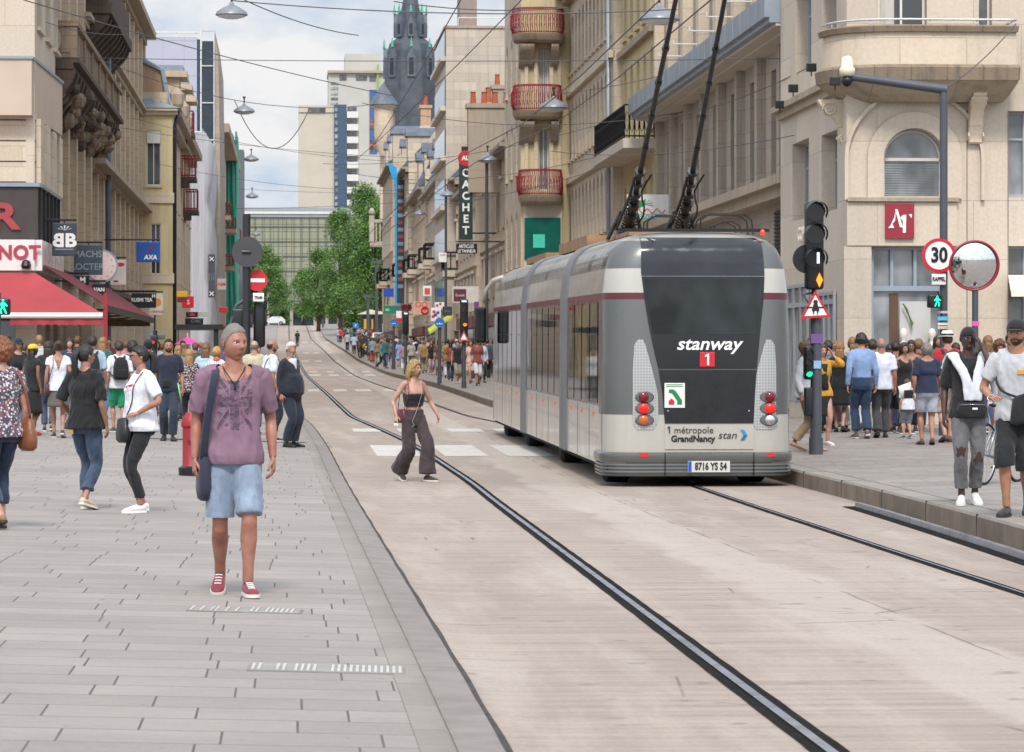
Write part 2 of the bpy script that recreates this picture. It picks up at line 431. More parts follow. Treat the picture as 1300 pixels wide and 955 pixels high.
strip('gutter_seam',lambda y:[kl(y)+.2+.003*math.sin(y*3.1),kl(y)+.225+.004*math.sin(y*2.3+1)],6,120,M['seam'],dz=.008,ys=[6+.25*i for i in range(456)])
strip('crossing_kerb',lambda y:[kl(y)-3.4,kl(y)-2,kl(y)-.2,kl(y)+.3],58.5,61,M['kerb'],dz=.012,ys=[58.5,59,60,61])
def rail(name,prof,a,b,w,ws,lab):
 c=lambda y:smooth(prof,y,3)
 r=empty(name,(c(a),a,gz(c(a),a)),world=True);r['kind']='structure'
 ys=[a+.25*i for i in range(int((min(b,110)-a)/.25))]+ysamples(110,b)if b>110 else[a+.25*i for i in range(int((b-a)/.25)+1)]
 j=lambda y:.003*math.sin(y*5.3)*math.sin(y*1.7)
 strip('rail_bed',lambda y:[c(y)-w+j(y),c(y),c(y)+w+j(y+2)],a,b,M['railbed'],r,None,.006,ys=ys)
 strip('rail_head',lambda y:[c(y)-ws,c(y),c(y)+ws],a,b,M['steel'],r,None,.012,ys=ys)
 return r
rail('guide_rail',RLEFT,6,575,.08,.024,'')
rail('guide_rail',RRIGHT,6,575,.062,.014,'')
gr_=empty('guard_rail',(6.4,30,-.1),world=True);gr_['kind']='structure'
gx=lambda y:kr(y)-.22
strip('rail_bed',lambda y:[gx(y)-.16,gx(y)+.12],14,37.3,M['railbed'],gr_,None,.006)
mb=MB();pts=[(gx(y),y,road_z(y)+.055)for y in[14+i*.8 for i in range(30)]]
mb.rings([[(p[0]-.03,p[1],p[2]-.05),(p[0]-.022,p[1],p[2]),(p[0]+.022,p[1],p[2]+.004),(p[0]+.03,p[1],p[2]-.05)]for p in pts]);mb.build('rail_head',M['steel'],gr_)
def blocks(spans,y0,y1,lean=0.):
 mb=MB()
 for(a,b)in spans:
  da,db=hit(a,y0),hit(a,y1)
  dm=hit((a+b)/2,(y0+y1)/2)
  xa,ya=W(a,dm);xb,_=W(b,dm)
  yn,yf=W(a,db)[1],W(a,da)[1]
  n=4
  for i in range(n):
   ya_,yb_=yn+(yf-yn)*i/n,yn+(yf-yn)*(i+1)/n
   sh=lambda yy:0.
   q=[(xa,ya_),(xb,ya_),(xb,yb_),(xa,yb_)]
   mb.add([(x,yy,gz(x,yy)+.004)for x,yy in q],[(0,1,2,3)])
 o=mb.build('crossing_paint',M['paintw'],fixn=False);o['kind']='structure'
blocks([(474,528),(556,610),(633,690),(706,766)],565.5,579.5)
blocks([(448,482),(505,540),(570,612),(628,655)],544.5,548.5)
blocks([(391,405),(423,440),(451,471),(487,500)],494.5,497)
blocks([(392,407),(418,430),(441,453),(463,476)],475.5,477.3)
blocks([(393,403),(415,424),(438,448),(460,470)],471.5,472.8)
blocks([(383,392),(400,408),(424,432)],458,459.3)
blocks([(385,392),(398,405),(414,421)],447.7,448.8)
blocks([(383,390),(396,403),(411,418)],434.3,435.4)
mb=MB();ys=[-60,0,30,60,100,200,300,446,552,577,800,1500,4000]
rows=[[(x,y,road_z(y)-.45 if y<577 else(6.95))for x in(-2500,-60,60,2500)]for y in ys]
mb.add([p for r in rows for p in r],[(i*4+k,i*4+k+1,i*4+5+k,i*4+4+k)for i in range(len(ys)-1)for k in range(3)])
mb.build('ground',mat('far_ground','#7f7b76',.9,var=.15,vscale=.1),fixn=False)['kind']='structure'
def grate(px0,px1,py,rz,wid,lab):
 d=hit((px0+px1)/2,py);x0,y0=W(px0,d);x1,_=W(px1,d)
 cx,w=(x0+x1)/2,(x1-x0)
 slope=-.03
 t=empty('drain_grate',(cx,y0,gz(cx,y0)),lab,'drain grate','drain grates in the left pavement')
 t.rotation_euler=(0,math.atan(.028),rz)
 mb=MB();mb.box(-w/2-.012,w/2+.012,-wid/2-.012,wid/2+.012,-.01,.005);mb.build('frame',M['gutter'],t)
 mb=MB();mb.box(-w/2,w/2,-wid/2,wid/2,.0,.008);mb.build('channel',mat('grate_shadow','#8d8a86',.7),t)  # plain grey plate filling the grate frame
 mb=MB();n=int(w/.03)
 for i in range(n):
  if random.random()<.2:continue
  x=-w/2+(i+.5)*w/n
  mb.box(x-.007,x+.007,-wid/2+.01,wid/2-.01,.0085,.013)
 mb.build('slot',mat('pale_grate_bar','#c9c4be',.4,.3),t)
grate(241,381,776,-.06,.3,'narrow steel drain grate just in front of the man in the purple shirt')
grate(318,512,851,-.03,.34,'wide steel drain grate with white bars nearest the camera, by the kerb')
class Fac:
 """a facade plane: kind R (x=c, faces -x), L (x=c, faces +x), F (y=c, faces the camera, u = x)"""
 def __init__(s,root,kind,c):s.r,s.k,s.c=root,kind,c
 def pt(s,u,z,o=0.):
  if s.k=='R':return(s.c-o,u,z)
  if s.k=='L':return(s.c+o,u,z)
  return(u,s.c-o,z)
 def bx(s,mb,u0,u1,z0,z1,o0,o1,mi=0):
  p,q=s.pt(u0,z0,o0),s.pt(u1,z1,o1)
  mb.box(min(p[0],q[0]),max(p[0],q[0]),min(p[1],q[1]),max(p[1],q[1]),z0,z1,mi)
 def wall(s,u0,u1,z0,z1,ops,mt,depth=.28,glassm=None,framem=None,back=2.5,name='wall',bars=(1,1),sill=True,curtain=.35,shut=0,mb=None,fw=.05,win='window',corner=''):
  """ops: (u0,u1,z0,z1[,arch]) -> wall sheet with real reveals, each window an object of its own"""
  own=mb is None
  mb=mb or MB();ops=[tuple(o)+((False,)if len(o)==4 else())for o in ops]
  us=sorted({u0,u1}|{min(max(o[i],u0),u1)for o in ops for i in(0,1)});zs=sorted({z0,z1}|{min(max(o[i],z0),z1)for o in ops for i in(2,3)})
  for a,b in zip(us,us[1:]):
   run=None
   for c,d in zip(zs,zs[1:]):
    m,n=(a+b)/2,(c+d)/2
    inside=any(o[0]<m<o[1]and o[2]<n<o[3]for o in ops)
    if inside:
     if run:mb.add([s.pt(a,run[0]),s.pt(b,run[0]),s.pt(b,run[1]),s.pt(a,run[1])],[(0,1,2,3)]);run=None
    else:run=(run[0],d)if run else(c,d)
   if run:mb.add([s.pt(a,run[0]),s.pt(b,run[0]),s.pt(b,run[1]),s.pt(a,run[1])],[(0,1,2,3)])
  for o in ops:
   a,b,c,d,arch=o
   for q in(((a,c),(a,d)),((b,c),(b,d)),((a,c),(b,c)),((a,d),(b,d))):
    (ua,za),(ub,zb)=q
    mb.add([s.pt(ua,za,0),s.pt(ub,zb,0),s.pt(ub,zb,-depth),s.pt(ua,za,-depth)],[(0,1,2,3)])
   if arch:
    r=(b-a)/2;zc=d-r*(1 if arch is True else arch);m=(a+b)/2;n=12
    arc=[(m-r*math.cos(PI*i/n),zc+(d-zc)*math.sin(PI*i/n))for i in range(n+1)]
    for i in range(n):
     (p,q),(p2,q2)=arc[i],arc[i+1]
     mb.add([s.pt(p,q,-.002),s.pt(p2,q2,-.002),s.pt(p2,d,-.002),s.pt(p,d,-.002)],[(0,1,2,3)])
     mb.add([s.pt(p,q,0),s.pt(p2,q2,0),s.pt(p2,q2,-depth),s.pt(p,q,-depth)],[(0,1,2,3)])
  if back:
   s.bx(mb,u0+(1. if '0' in corner else.006),u1-(1. if '1' in corner else.006),z0,z1-.004,-depth-.02,-back)
   for(a,b)in(()if '0' in corner else((u0,u0+.02),))+(()if '1' in corner else((u1-.02,u1),)):s.bx(mb,a,b,z0,z1,-.004,-depth-.015)
   s.bx(mb,u0+.02,u1-.02,z1-.02,z1,-.004,-depth-.02)
  if own:mb.build(name,mt,s.r)
  if glassm is None:return
  for o in ops:s.window(o,depth,glassm,framem,bars,sill,curtain,fw,mt,win)
 def window(s,o,depth,gm,fm,bars=(1,1),sill=True,curtain=.35,fw=.05,mt=None,win='window'):
  a,b,c,d=o[:4];e=.004
  g=MB();s.bx(g,a+e,b-e,c+e,d-e,-depth+.0,-depth+.02)
  mats=[gm]
  w=g.build(win,gm,s.r)
  if fm:
   f=MB()
   for(p,q,r_,t_)in((a+e,a+fw,c+e,d-e),(b-fw,b-e,c+e,d-e),(a+fw,b-fw,c+e,c+fw+.02),(a+fw,b-fw,d-fw-e,d-e)):
    s.bx(f,p,q,r_,t_,-depth+.021,-depth+.07)
   nx,nzz=bars
   for i in range(1,nx+1):
    u=a+(b-a)*i/(nx+1);s.bx(f,u-fw*.45,u+fw*.45,c+fw,d-fw,-depth+.021,-depth+.065)
   for i in range(1,nzz+1):
    z=c+(d-c)*(i/(nzz+1)if nzz!=1 else.68);s.bx(f,a+fw,b-fw,z-fw*.4,z+fw*.4,-depth+.021,-depth+.06)
   f.build('frame',fm,w)
  if curtain and random.random()<curtain:
   cu=MB();k=random.uniform(.3,1.)
   s.bx(cu,a+fw+.01,a+(b-a)*.36,c+fw,d-fw,-depth+.021,-depth+.03)
   if k>.6:s.bx(cu,b-(b-a)*.36,b-fw-.01,c+fw,d-fw,-depth+.021,-depth+.03)
   cu.build('curtain',M['curtain'],w)
  if sill:
   si=MB();s.bx(si,a-.08,b+.08,c-.09,c-.003,-.03,.09);si.build('sill',mt,w)
 def trim(s,name,mt,segs,u0,u1,caps=0.):
  """cornice made of stacked bands: segs (z0,z1,out)"""
  mb=MB()
  for i,(z0,z1,o)in enumerate(segs):s.bx(mb,u0-caps*o+i*.001,u1+caps*o-i*.001,z0,z1,-.03,o)
  return mb.build(name,mt,s.r)
 def brackets(s,mt,us,z0,z1,out,w=.18,name='bracket'):
  for u in us:
   mb=MB();n=7
   prof=[(0,z0)]+[(out*(.25+.75*math.sin(PI/2*i/n)**1.5),z0+(z1-z0)*(i/n)**.8)for i in range(1,n+1)]+[(-.03,z1),(-.03,z0)]
   mb.prism(prof,(lambda a,b,o:s.pt(u+o,b,a)),-w/2,w/2)
   mb.build(name,mt,s.r)
 def railing(s,u0,u1,z0,h,o,mt,step=.12,r=.012,name='railing',ends=True,scroll=0,parent=None):
  mb=MB()
  paths=[[(u0,o),(u1,o)]]
  if ends:paths+=[[(u0,.02),(u0,o)],[(u1,.02),(u1,o)]]
  for(ua,oa),(ub,ob)in paths:
   for z in(z0+.08,z0+h):mb.tube([s.pt(ua,z,oa),s.pt(ub,z,ob)],r*1.8,6)
   n=max(1,int(math.hypot(ub-ua,ob-oa)/step))
   for i in range(n+1):
    t=i/n;u,oo=ua+(ub-ua)*t,oa+(ob-oa)*t
    mb.tube([s.pt(u,z0,oo),s.pt(u,z0+h,oo)],r,4)
    if scroll and i<n:
     c=[]
     du,do=(ub-ua)/n,(ob-oa)/n
     for k in range(9):
      an=2*PI*k/8
      c.append(s.pt(u+du*(.5+.42*math.cos(an)),z0+h*(.5+.3*math.sin(an)),oo+do*(.5+.42*math.cos(an))))
     mb.tube(c,r*.9,4)
  return mb.build(name,mt,parent or s.r)
def B(name,x,y,label,cat='building',group=None):
 return empty(name,(x,y,gz(x,y)if y<577 else 7.),label,cat,group,world=True)
def grid(u0,u1,n,w,rows,arch=False,off=.5):
 st=(u1-u0)/n
 return[(u0+st*(i+off)-w/2,u0+st*(i+off)+w/2,a,b)+((arch,)if arch else())for i in range(n)for a,b in rows]
M['s_cream']=stone('cream_limestone','#cfc1ae',1.3,.55,.35,.2,streak=.25)
M['s_pale']=stone('pale_cladding_stone','#c6baab',1.9,1.15,.3,.1,streak=.16,mort=.01)
M['s_old']=stone('old_soiled_stone','#c0b09b',.9,.42,.45,.35,streak=.45)
M['s_dirty']=stone('blackened_stone','#544840',.6,.3,.4,.8,streak=.95,bump=.8)
M['s_grey']=stone('grey_beige_stone','#aaa095',1.2,.6,.35,.4,streak=.45)
M['s_warm']=stone('warm_ochre_stone','#cbbaa4',1.,.42,.35,.3,streak=.35)
M['s_balc']=stone('sooty_stone','#8a7a69',.7,.4,.4,.6,streak=.9,bump=.7)
M['s_yellow']=stone('yellow_render','#cbbc96',6.,4.,.1,.35,streak=.45,mort=.002)
M['s_pink']=stone('pinkish_render','#c19f86',6.,4.,.1,.6,streak=.5,mort=.002)
M['s_white']=stone('white_render','#c9c0b4',3.,3.,.12,.12,streak=.18,mort=.004)
M['s_block']=stone('pale_concrete_blocks','#bdb2a5',1.3,.5,.35,.25,streak=.4)
M['s_trim']=stone('weathered_stone_trim','#a79a89',1.6,2.,.3,.6,streak=.7)
CX,CY=10.8,W(1076,64.5)[1]
r1=B('corner_building',CX,CY,'pale stone corner building with a curved balcony, arched window and red logo panel')
yb=YL(991,CX)
LS=Fac(r1,'R',CX)
yw=[YL(1027,CX),YL(1006,CX)];yw2=[YL(1063,CX),YL(1043,CX)]
zz=lambda py,d:Z(py,d)
ops=[(yw[0],yw[1],zz(278,70),zz(178,70)),(yw2[0],yw2[1],zz(268,66.5),zz(168,66.5)),(YL(1030,CX),YL(1010,CX),zz(93,70),zz(-20,70)),(yw2[0]+.1,yw2[1]-.1,zz(88,66.5),zz(-25,66.5))]
LS.wall(CY,yb,.05,9.6,ops,M['s_pale'],.34,M['glass_pale'],M['frame_grey'],3.0,bars=(4,1),sill=False,curtain=0,fw=.06,corner='0')
ops=[(YL(1062,CX),YL(1043,CX),.6,zz(375,66.5)),(YL(1028,CX),YL(1003,CX),.6,zz(365,70))]
for a,b,c,d in ops:
 g=MB();LS.bx(g,a,b,c,d,.006,.02);w=g.build('display_window',M['glass_pale'],r1)
 f=MB()
 for i in range(4):u=a+(b-a)*i/3;LS.bx(f,u-.04,u+.04,c,d,.021,.07)
 LS.bx(f,a-.04,b+.04,d,d+.07,.01,.07);LS.bx(f,a,b,2.6,2.7,.021,.065);f.build('frame',M['frame_grey'],w)
LS.trim('string_course',M['s_trim'],[(zz(122,66),zz(112,66),.12),(zz(112,66),zz(104,66),.24)],CY+.6,yb-.1)
FR=Fac(r1,'F',CY)
d0=CY/math.cos(ANG)
fx=lambda px:W(px,64.5)[0]
fz=lambda py:zz(py,64.5)
ops=[(fx(1107),fx(1201),fz(455),fz(313)),(fx(1283),fx(1330),fz(455),fz(312)),(fx(1283),fx(1330),fz(250),fz(140)),(fx(1117),fx(1178),fz(75),fz(-40)),(fx(1245),fx(1262),fz(75),fz(-40))]
arch_op=(fx(1123),fx(1200),fz(249),fz(163),True)
FR.wall(CX,fx(1345),.05,9.6,ops+[arch_op],M['s_pale'],.3,None,None,3.,corner='0')
FR.window(ops[0],.3,M['glass_pale'],None,win='shop_window',sill=False)
mb=MB();a,b,c,d=ops[0]
tr=fz(366)
for(p,q,z0,z1)in((a,a+.07,c,d),(b-.07,b,c,d),(a+.07,b-.07,d-.06,d),(a+.07,b-.07,tr-.05,tr+.05),(fx(1133),fx(1137),tr+.05,d-.06),(fx(1163),fx(1167),tr+.05,d-.06)):
 FR.bx(mb,p,q,z0,z1,-.27,-.18)
mb.build('shop_window_frame',M['frame_blue'],r1)
mb=MB();FR.bx(mb,fx(1133),fx(1144),c+.1,tr-.1,-.27,-.24);mb.build('display_drape',mat('brown_drape','#5e4636',.8,stretch=(9,9,.4)),r1)
mb=MB();FR.bx(mb,fx(1146),fx(1186),c+.1,tr-.25,-.275,-.26);mb.build('display_panel',mat('display_board','#b9b6b4',.7,var=.15,vscale=1),r1)
mb=MB()
for k in range(9):
 x=fx(1149)+k*.025;z=tr-.3-k*.045
 mb.tube([(x,CY+.16,z),(x+.12-.02*k,CY+.14,z-.15)],[.018,.003],5)
mb.build('display_palm_leaf',mat('palm_green','#4b6b38',.6),r1)
for px,h,cl_ in((1149,.36,'#d8d4cc'),(1186,.4,'#cfc9bd')):
 mb=MB();mb.lathe([(.05,-.5),(.11,-.3),(.13,-.1),(.1,0),(.045,.04),(.04,.1),(.075,.16),(.08,.24),(.05,.31),(.0,.33)],(fx(px),CY+.1,fz(438)),14)
 mb.build('display_mannequin',mat('mannequin_'+cl_,cl_,.5),r1,smooth=True)
FR.window(ops[2],.3,M['glass_pale'],M['frame_grey'],(1,1),sill=False,curtain=0)
FR.window(ops[1],.3,M['glass_pale'],M['frame_blue'],(1,1),sill=False,curtain=0,win='shop_window')
FR.window(ops[3],.3,M['glass'],M['frame_white'],(1,0),sill=False,curtain=1)
FR.window(ops[4],.3,M['glass'],M['frame_white'],(0,0),sill=False,curtain=0)
FR.window(arch_op,.3,M['glass_pale'],None,sill=False,win='arched_window')
mb=MB();a,b,c,d,_=arch_op;r=(b-a)/2;m_=(a+b)/2;zc=d-r
mb.tube([(m_-(r-.03)*math.cos(PI*i/16),CY+.26,zc+(r-.03)*math.sin(PI*i/16))for i in range(17)],.03,6)
FR.bx(mb,a,b,zc-.03,zc+.03,-.27,-.23);FR.bx(mb,a,a+.05,c,zc,-.27,-.23);FR.bx(mb,b-.05,b,c,zc,-.27,-.23)
mb.build('arched_window_frame',M['frame_white'],r1)
mb=MB()
for i in range(15):z=c+(zc-c)*(i+.5)/15;FR.bx(mb,a+.06,b-.06,z-.005,z+.005,-.278,-.27)
mb.build('window_blind',mat('blind_grey','#5f666a',.6),r1)
mb=MB();n=20
R0,R1_,R2=r+.02,r+.34,r+.72
def ringpt(R,i,o):return(m_-R*math.cos(PI*i/n),CY-o,zc+R*.98*math.sin(PI*i/n))
for i in range(n):
 for(ra,oa),(rb,ob)in(((R0,.0),(R0,.05)),((R0,.05),(R1_,.08)),((R1_,.08),(R1_,.03)),((R2,.002),(R2,.1)),((R2,.1),(R2+.07,.1)),((R2+.07,.1),(R2+.07,.002))):
  mb.add([ringpt(ra,i,oa),ringpt(ra,i+1,oa),ringpt(rb,i+1,ob),ringpt(rb,i,ob)],[(0,1,2,3)])
for sx in(-1,1):
 x=m_+sx*(R2+.035);FR.bx(mb,x-.035,x+.035,fz(254),zc,.002,.1)
 x=m_+sx*(r+.18);FR.bx(mb,x-.16,x+.16,fz(252),zc,.002,.08)
mb.build('arch_surround',M['s_pale'],r1,smooth=20)
FR.trim('sill_ledge',M['s_trim'],[(fz(256),fz(251),.14)],CX,fx(1218))
FR.trim('fascia_band',M['s_pale'],[(fz(312),fz(257),.07)],CX-.003,fx(1216))
for px in(1230,1283):
 mb=MB();FR.bx(mb,fx(px)-.012,fx(px)+.004,fz(455),fz(140),.003,.012);mb.build('joint_line',M['gutter'],r1)
mb=MB();FR.bx(mb,CX-.06,fx(1106),.1,fz(313),.05,.0);mb.build('corner_pier',M['s_pale'],r1)
mb=MB();FR.bx(mb,CX-.02,fx(1106.5),.05,.55,.052,.1);FR.bx(mb,fx(1202),fx(1282),.05,.55,.0,.06);mb.build('plinth',M['s_grey'],r1)
bcx,bcz=None,None
def bal(off,z,n=26):
 """plan curve from the street side round the corner to the front; off = outset"""
 pts=[]
 xa,xb=fx(1033)+.02,fx(1282)
 for i in range(n+1):
  t=i/n
  if t<.5:
   an=PI/2*(t/.5)
   cx_,cy_=CX+1.2,CY+.75
   x=cx_-(1.2+.35+off)*math.cos(an)**.8;y=cy_-(1.55+off)*math.sin(an)**.8
  else:
   tt=(t-.5)/.5
   x=CX+1.2+(xb-CX-1.2)*tt+off*tt*.3;y=CY-.8-off
  pts.append((x,y,z))
 return pts
def balband(name,mt,levels):
 mb=MB();rows=[bal(o,z)for z,o in levels]
 for ra,rb in zip(rows,rows[1:]):
  mb.add(ra+rb,[(i,i+1,len(ra)+i+1,len(ra)+i)for i in range(len(ra)-1)])
 for row in(rows[0],rows[-1]):
  back=[(max(p[0],CX+.02),CY+.04,p[2])for p in row]
  mb.add(row+back,[(i,i+1,len(row)+i+1,len(row)+i)for i in range(len(row)-1)])
 e=[r_[-1]for r_ in rows];mb.add(e+[(p[0],CY+.04,p[2])for p in e],[(i,i+1,len(e)+i+1,len(e)+i)for i in range(len(e)-1)])
 return mb.build(name,mt,r1,smooth=25)
balband('balcony_soffit',M['s_trim'],[(fz(130),-.5),(fz(122),-.25),(fz(112),-.02),(fz(106),.1)])
balband('balcony_slab',M['s_balc'],[(fz(106)+.002,.13),(fz(90),.16),(fz(86),.08)])
balband('balcony_parapet',M['s_cream'],[(fz(86)+.002,.02),(fz(45),.0)])
balband('balcony_coping',M['s_balc'],[(fz(45)+.002,.07),(fz(38),.1),(fz(36),.04)])
mb=MB();q=bal(.0,fz(29));mb.tube([(p[0],p[1]+.03,p[2])for p in q]+[(q[-1][0],CY,fz(29))],.022,8)
for i in(3,9,15,21,26):mb.tube([(q[i][0],q[i][1]+.05,fz(38)),(q[i][0],q[i][1]+.05,fz(29))],.014,6)
mb.build('balcony_handrail',mat('white_steel_tube','#c9ccd0',.3,.5),r1,smooth=True)
def console(x,y,zt,zb,face,w=.22):
 mb=MB();n=18;prof=[]
 for i in range(n+1):
  t=i/n;prof.append((.12+.5*(1-t)**1.6*(1+.12*math.sin(t*9)),zt+(zb-zt)*t))
 for t in range(5):prof.append((.12*(1-t/4)+.01,zb-.05-.04*math.sin(t)))
 prof+=[(0,zb-.05),(0,zt)]
 if face=='F':mb.prism(prof,lambda a,b,o:(x+o,y-a,b),-w/2,w/2)
 else:mb.prism(prof,lambda a,b,o:(x-a,y+o,b),-w/2,w/2)
 for s_ in(-1,1):
  for(cz,cr)in((zt-.2,.15),(zb+.05,.09)):
   pts=[]
   for k in range(22):
    an=k*.55;rr=cr*(1-k/24)
    a_=.12+(zt-cz<.4)*.26+rr*math.cos(an);b_=cz+rr*math.sin(an)
    pts.append((x+s_*(w/2+.012),y-a_,b_)if face=='F' else(x-a_,y+s_*(w/2+.012),b_))
   mb.tube(pts,.018,5)
 return mb.build('scroll_console',M['s_cream'],r1,smooth=40)
console(CX+.12,CY+.55,fz(124),fz(178),'R')
console(fx(1239),CY,fz(116),fz(177),'F',.26)
mb=MB();FR.bx(mb,fx(1123),fx(1160),fz(303),fz(259),.075,.14)
lp=mb.build('logo_panel',mat('crimson_panel','#8f2433',.4,var=.05),r1)
mb=MB();yy=CY-.145
def lpz(u,v):return(fx(1123)+(fx(1160)-fx(1123))*u,fz(303)+(fz(259)-fz(303))*v)
for poly in([(.08,.3),(.3,.3),(.24,.42),(.16,.36)],[(.33,.84),(.42,.84),(.6,.32),(.5,.32)],[(.5,.6),(.62,.68),(.72,.68),(.7,.16),(.6,.16),(.6,.5)],[(.8,.7),(.92,.7),(.9,.58)],[(.16,.36),(.3,.6),(.36,.84),(.33,.5)]):
 mb.prism([lpz(*p)for p in poly],lambda a,b,o:(a,yy-o,b),0,.01)
mb.build('logo_mark',M['white'],lp)
t_=text('COP',.42,(CX-.075,YL(1022,CX),zz(297,69)),mat('pale_letter','#e6ddd0',.5),r1,rz=-PI/2,bold=.01,ext=.02)
aw=MB();aw.hexa([(fx(1268),CY-1.3,fz(375)),(fx(1345),CY-1.3,fz(375)),(fx(1345),CY,fz(352)),(fx(1283),CY,fz(352))],[(fx(1268),CY-1.3,fz(372)),(fx(1345),CY-1.3,fz(372)),(fx(1345),CY,fz(349)),(fx(1283),CY,fz(349))])
aw.box(fx(1268),fx(1345),CY-1.34,CY-1.3,fz(378),fz(370));aw.build('awning',mat('cream_canvas','#e8dfcd',.8,var=.05),r1)
for i,(px,py,face)in enumerate(((987,0,0),(1007,107,0),(1030,93,0),(990,119,0),(1060,125,0))):
 if i==0:continue
 X,Y_=CX-.32,YL(px,CX-.32)
 fl=empty('floodlight',(X,Y_,zz(py,68)),'small black floodlight on the stone ledge of the corner building, number %s from the left'%['','two','three','one','four'][i],'floodlight','floodlights on the ledge of the corner building')
 mb=MB();mb.box(-.1,.1,-.06,.06,-.07,.1);me=mb.mesh('housing',M['black']);bevel(me,.015);link('housing',me,fl)
 mb=MB();mb.tube([(0,.0,-.16),(0,0,-.07)],.015,6);mb.build('stem',M['black'],fl)
X2=11.5
ya,y2=yb+.02,YL(842,X2)+0
r2=B('canopy_building',X2,ya,'grey stone building with tall slot windows under a blue grey zinc canopy')
f2=Fac(r2,'R',X2)
cz=8.95
ops=[]
n=8
st=(y2-ya)/n
for i in range(n):
 u=ya+st*(i+.5)
 ops+=[(u-.72,u+.72,5.75,cz-.55),(u-.65,u+.65,cz+1.1,cz+4.2)]
 if i<6:ops.append((u-.8,u+.8,.5,3.4))
f2.wall(ya,y2,.05,14.5,ops,M['s_grey'],.55,M['glass'],M['frame_grey'],4.,bars=(1,1),sill=False,curtain=.3)
for i in range(n+1):
 mb=MB();u=ya+st*i;f2.bx(mb,max(ya+.01,u-.22),min(y2-.01,u+.22),5.62,cz-.02,-.01,.22);mb.build('pilaster',M['s_grey'],r2)
 mb=MB();f2.bx(mb,max(ya+.01,u-.3),min(y2-.01,u+.3),cz+.62,14.4,-.01,.3);mb.build('upper_pilaster',M['s_cream'],r2)
for i in range(n):
 u=ya+st*(i+.5);mb=MB();f2.bx(mb,u-.74,u+.74,7.35,7.75,-.54,-.25);mb.build('spandrel',M['s_grey'],r2)
f2.trim('ledge',M['s_trim'],[(5.15,5.4,.55),(5.4,5.62,.75)],ya,y2-1)
mb=MB();f2.bx(mb,ya,y2+.4,cz,cz+.12,-.02,.95);f2.bx(mb,ya,y2+.4,cz+.12,cz+.62,-.02,1.05)
mb.build('canopy',M['zinc'],r2)
mb=MB();f2.bx(mb,ya+.02,y2+.3,cz-.07,cz-.003,.0,.8);f2.bx(mb,ya+.02,y2+.3,cz-.14,cz-.073,.0,.5);mb.build('canopy_soffit',M['s_white'],r2)
mb=MB()
for i in range(22):u=ya+(y2-ya)*i/22;f2.bx(mb,u,u+.015,cz+.12,cz+.625,1.048,1.058)
mb.build('canopy_seam',M['frame_grey'],r2)
for i in range(6):
 mb=MB();u=ya+st*(i+1.);z=cz+1.25
 mb.tube([f2.pt(u,z,.3),f2.pt(u,z,.95)],.02,6);mb.tube([f2.pt(u,z,.95),f2.pt(u,z+.12,.95)],.025,6);mb.build('lamp_bracket',M['frame_white'],r2)
for i in range(3):
 mb=MB();u=ya+.6+i*1.7
 f2.bx(mb,u,u+1.2,3.9,5.0,.01,.06)
 for k in range(12):f2.bx(mb,u+.03,u+1.17,3.93+k*.09,3.97+k*.09,.061,.1)
 mb.build('louvre',M['darkmetal'],r2)
mb=MB();f2.bx(mb,ya+.05,ya+2.2,3.3,3.85,.05,.35);mb.build('red_fascia',mat('dark_red_fascia','#7d2030',.5),r2)
mb=MB();f2.bx(mb,ya+.2,ya+2.0,.3,3.2,.05,.09);mb.build('red_panel',mat('dark_red_panel','#6e1b2a',.5),r2)
mb=MB();mb.tube([(X2-.4,ya+.15,5.7),(X2-.4,ya+.15,14)],.06,8);mb.build('downpipe',M['darkmetal'],r2,smooth=True)
X3=11.3
y3=YL(790,X3)
r3=B('balcony_building',X3,y2,'cream building with one long black wrought iron balcony beside the zinc canopy')
f3=Fac(r3,'R',X3)
f3.wall(y2+.42,y3,.05,16,grid(y2+.42,y3,5,.95,[(4.3,7.3),(8.7,11.3),(12.3,14.8)],True),M['s_yellow'],.4,M['glass'],M['frame_white'],4.)
bz=8.35
f3.trim('balcony_slab',M['s_white'],[(bz-.3,bz,1.0)],y2+.5,y3+.1)
f3.railing(y2+.55,y3,bz,1.05,.95,M['iron'],.14,.014,scroll=1)
f3.trim('cornice',M['s_trim'],[(11.7,11.9,.2),(15.7,16.0,.5)],y2+.5,y3)
X4=11.0;y4=YL(716,X4)
r4=B('arched_window_building',X4,y3,'long cream building with rows of slim arched windows behind the tram')
f4=Fac(r4,'R',X4)
rows=[(3.6+1.9,7.7),(8.9,11.2),(12.3,14.6)]
f4.wall(y3+.02,y4,.05,16.2,grid(y3+.5,y4-.3,13,.95,[(6.0,8.1),(9.3,11.5),(12.7,14.9)],True),M['s_cream'],.42,M['glass'],M['frame_white'],4.)
f4.trim('string_course',M['s_cream'],[(8.35,8.6,.16)],y3+.02,y4)
f4.trim('string_course',M['s_cream'],[(11.8,12.05,.16)],y3+.02,y4)
f4.trim('cornice',M['s_trim'],[(15.5,15.8,.3),(15.8,16.2,.6)],y3+.02,y4)
mb=MB();f4.bx(mb,y4-14,y4-.02,2.2,5.9,.01,.12);mb.build('shop_fascia',M['s_white'],r4)
for i in range(3):
 mb=MB();u=y4-13.2+i*4.3;f4.bx(mb,u,u+3.6,2.6,5.0,.121,.15);w=mb.build('shop_window',M['glass_pale'],r4)
 mb=MB();[f4.bx(mb,u+k*1.16,u+k*1.16+.1,2.6,5.0,.151,.2)for k in range(4)];mb.build('frame',M['frame_blue'],w)
mb=MB();mb.tube([(X4-.14,y3+.4,.3),(X4-.14,y3+.4,15.5)],.07,8);mb.build('downpipe',M['zinc'],r4,smooth=True)
sb=empty('tanning_signboard',(10.0,y3-2,5.3),'white signboard with a green palm tree and red script above the tram roof','sign',world=True)
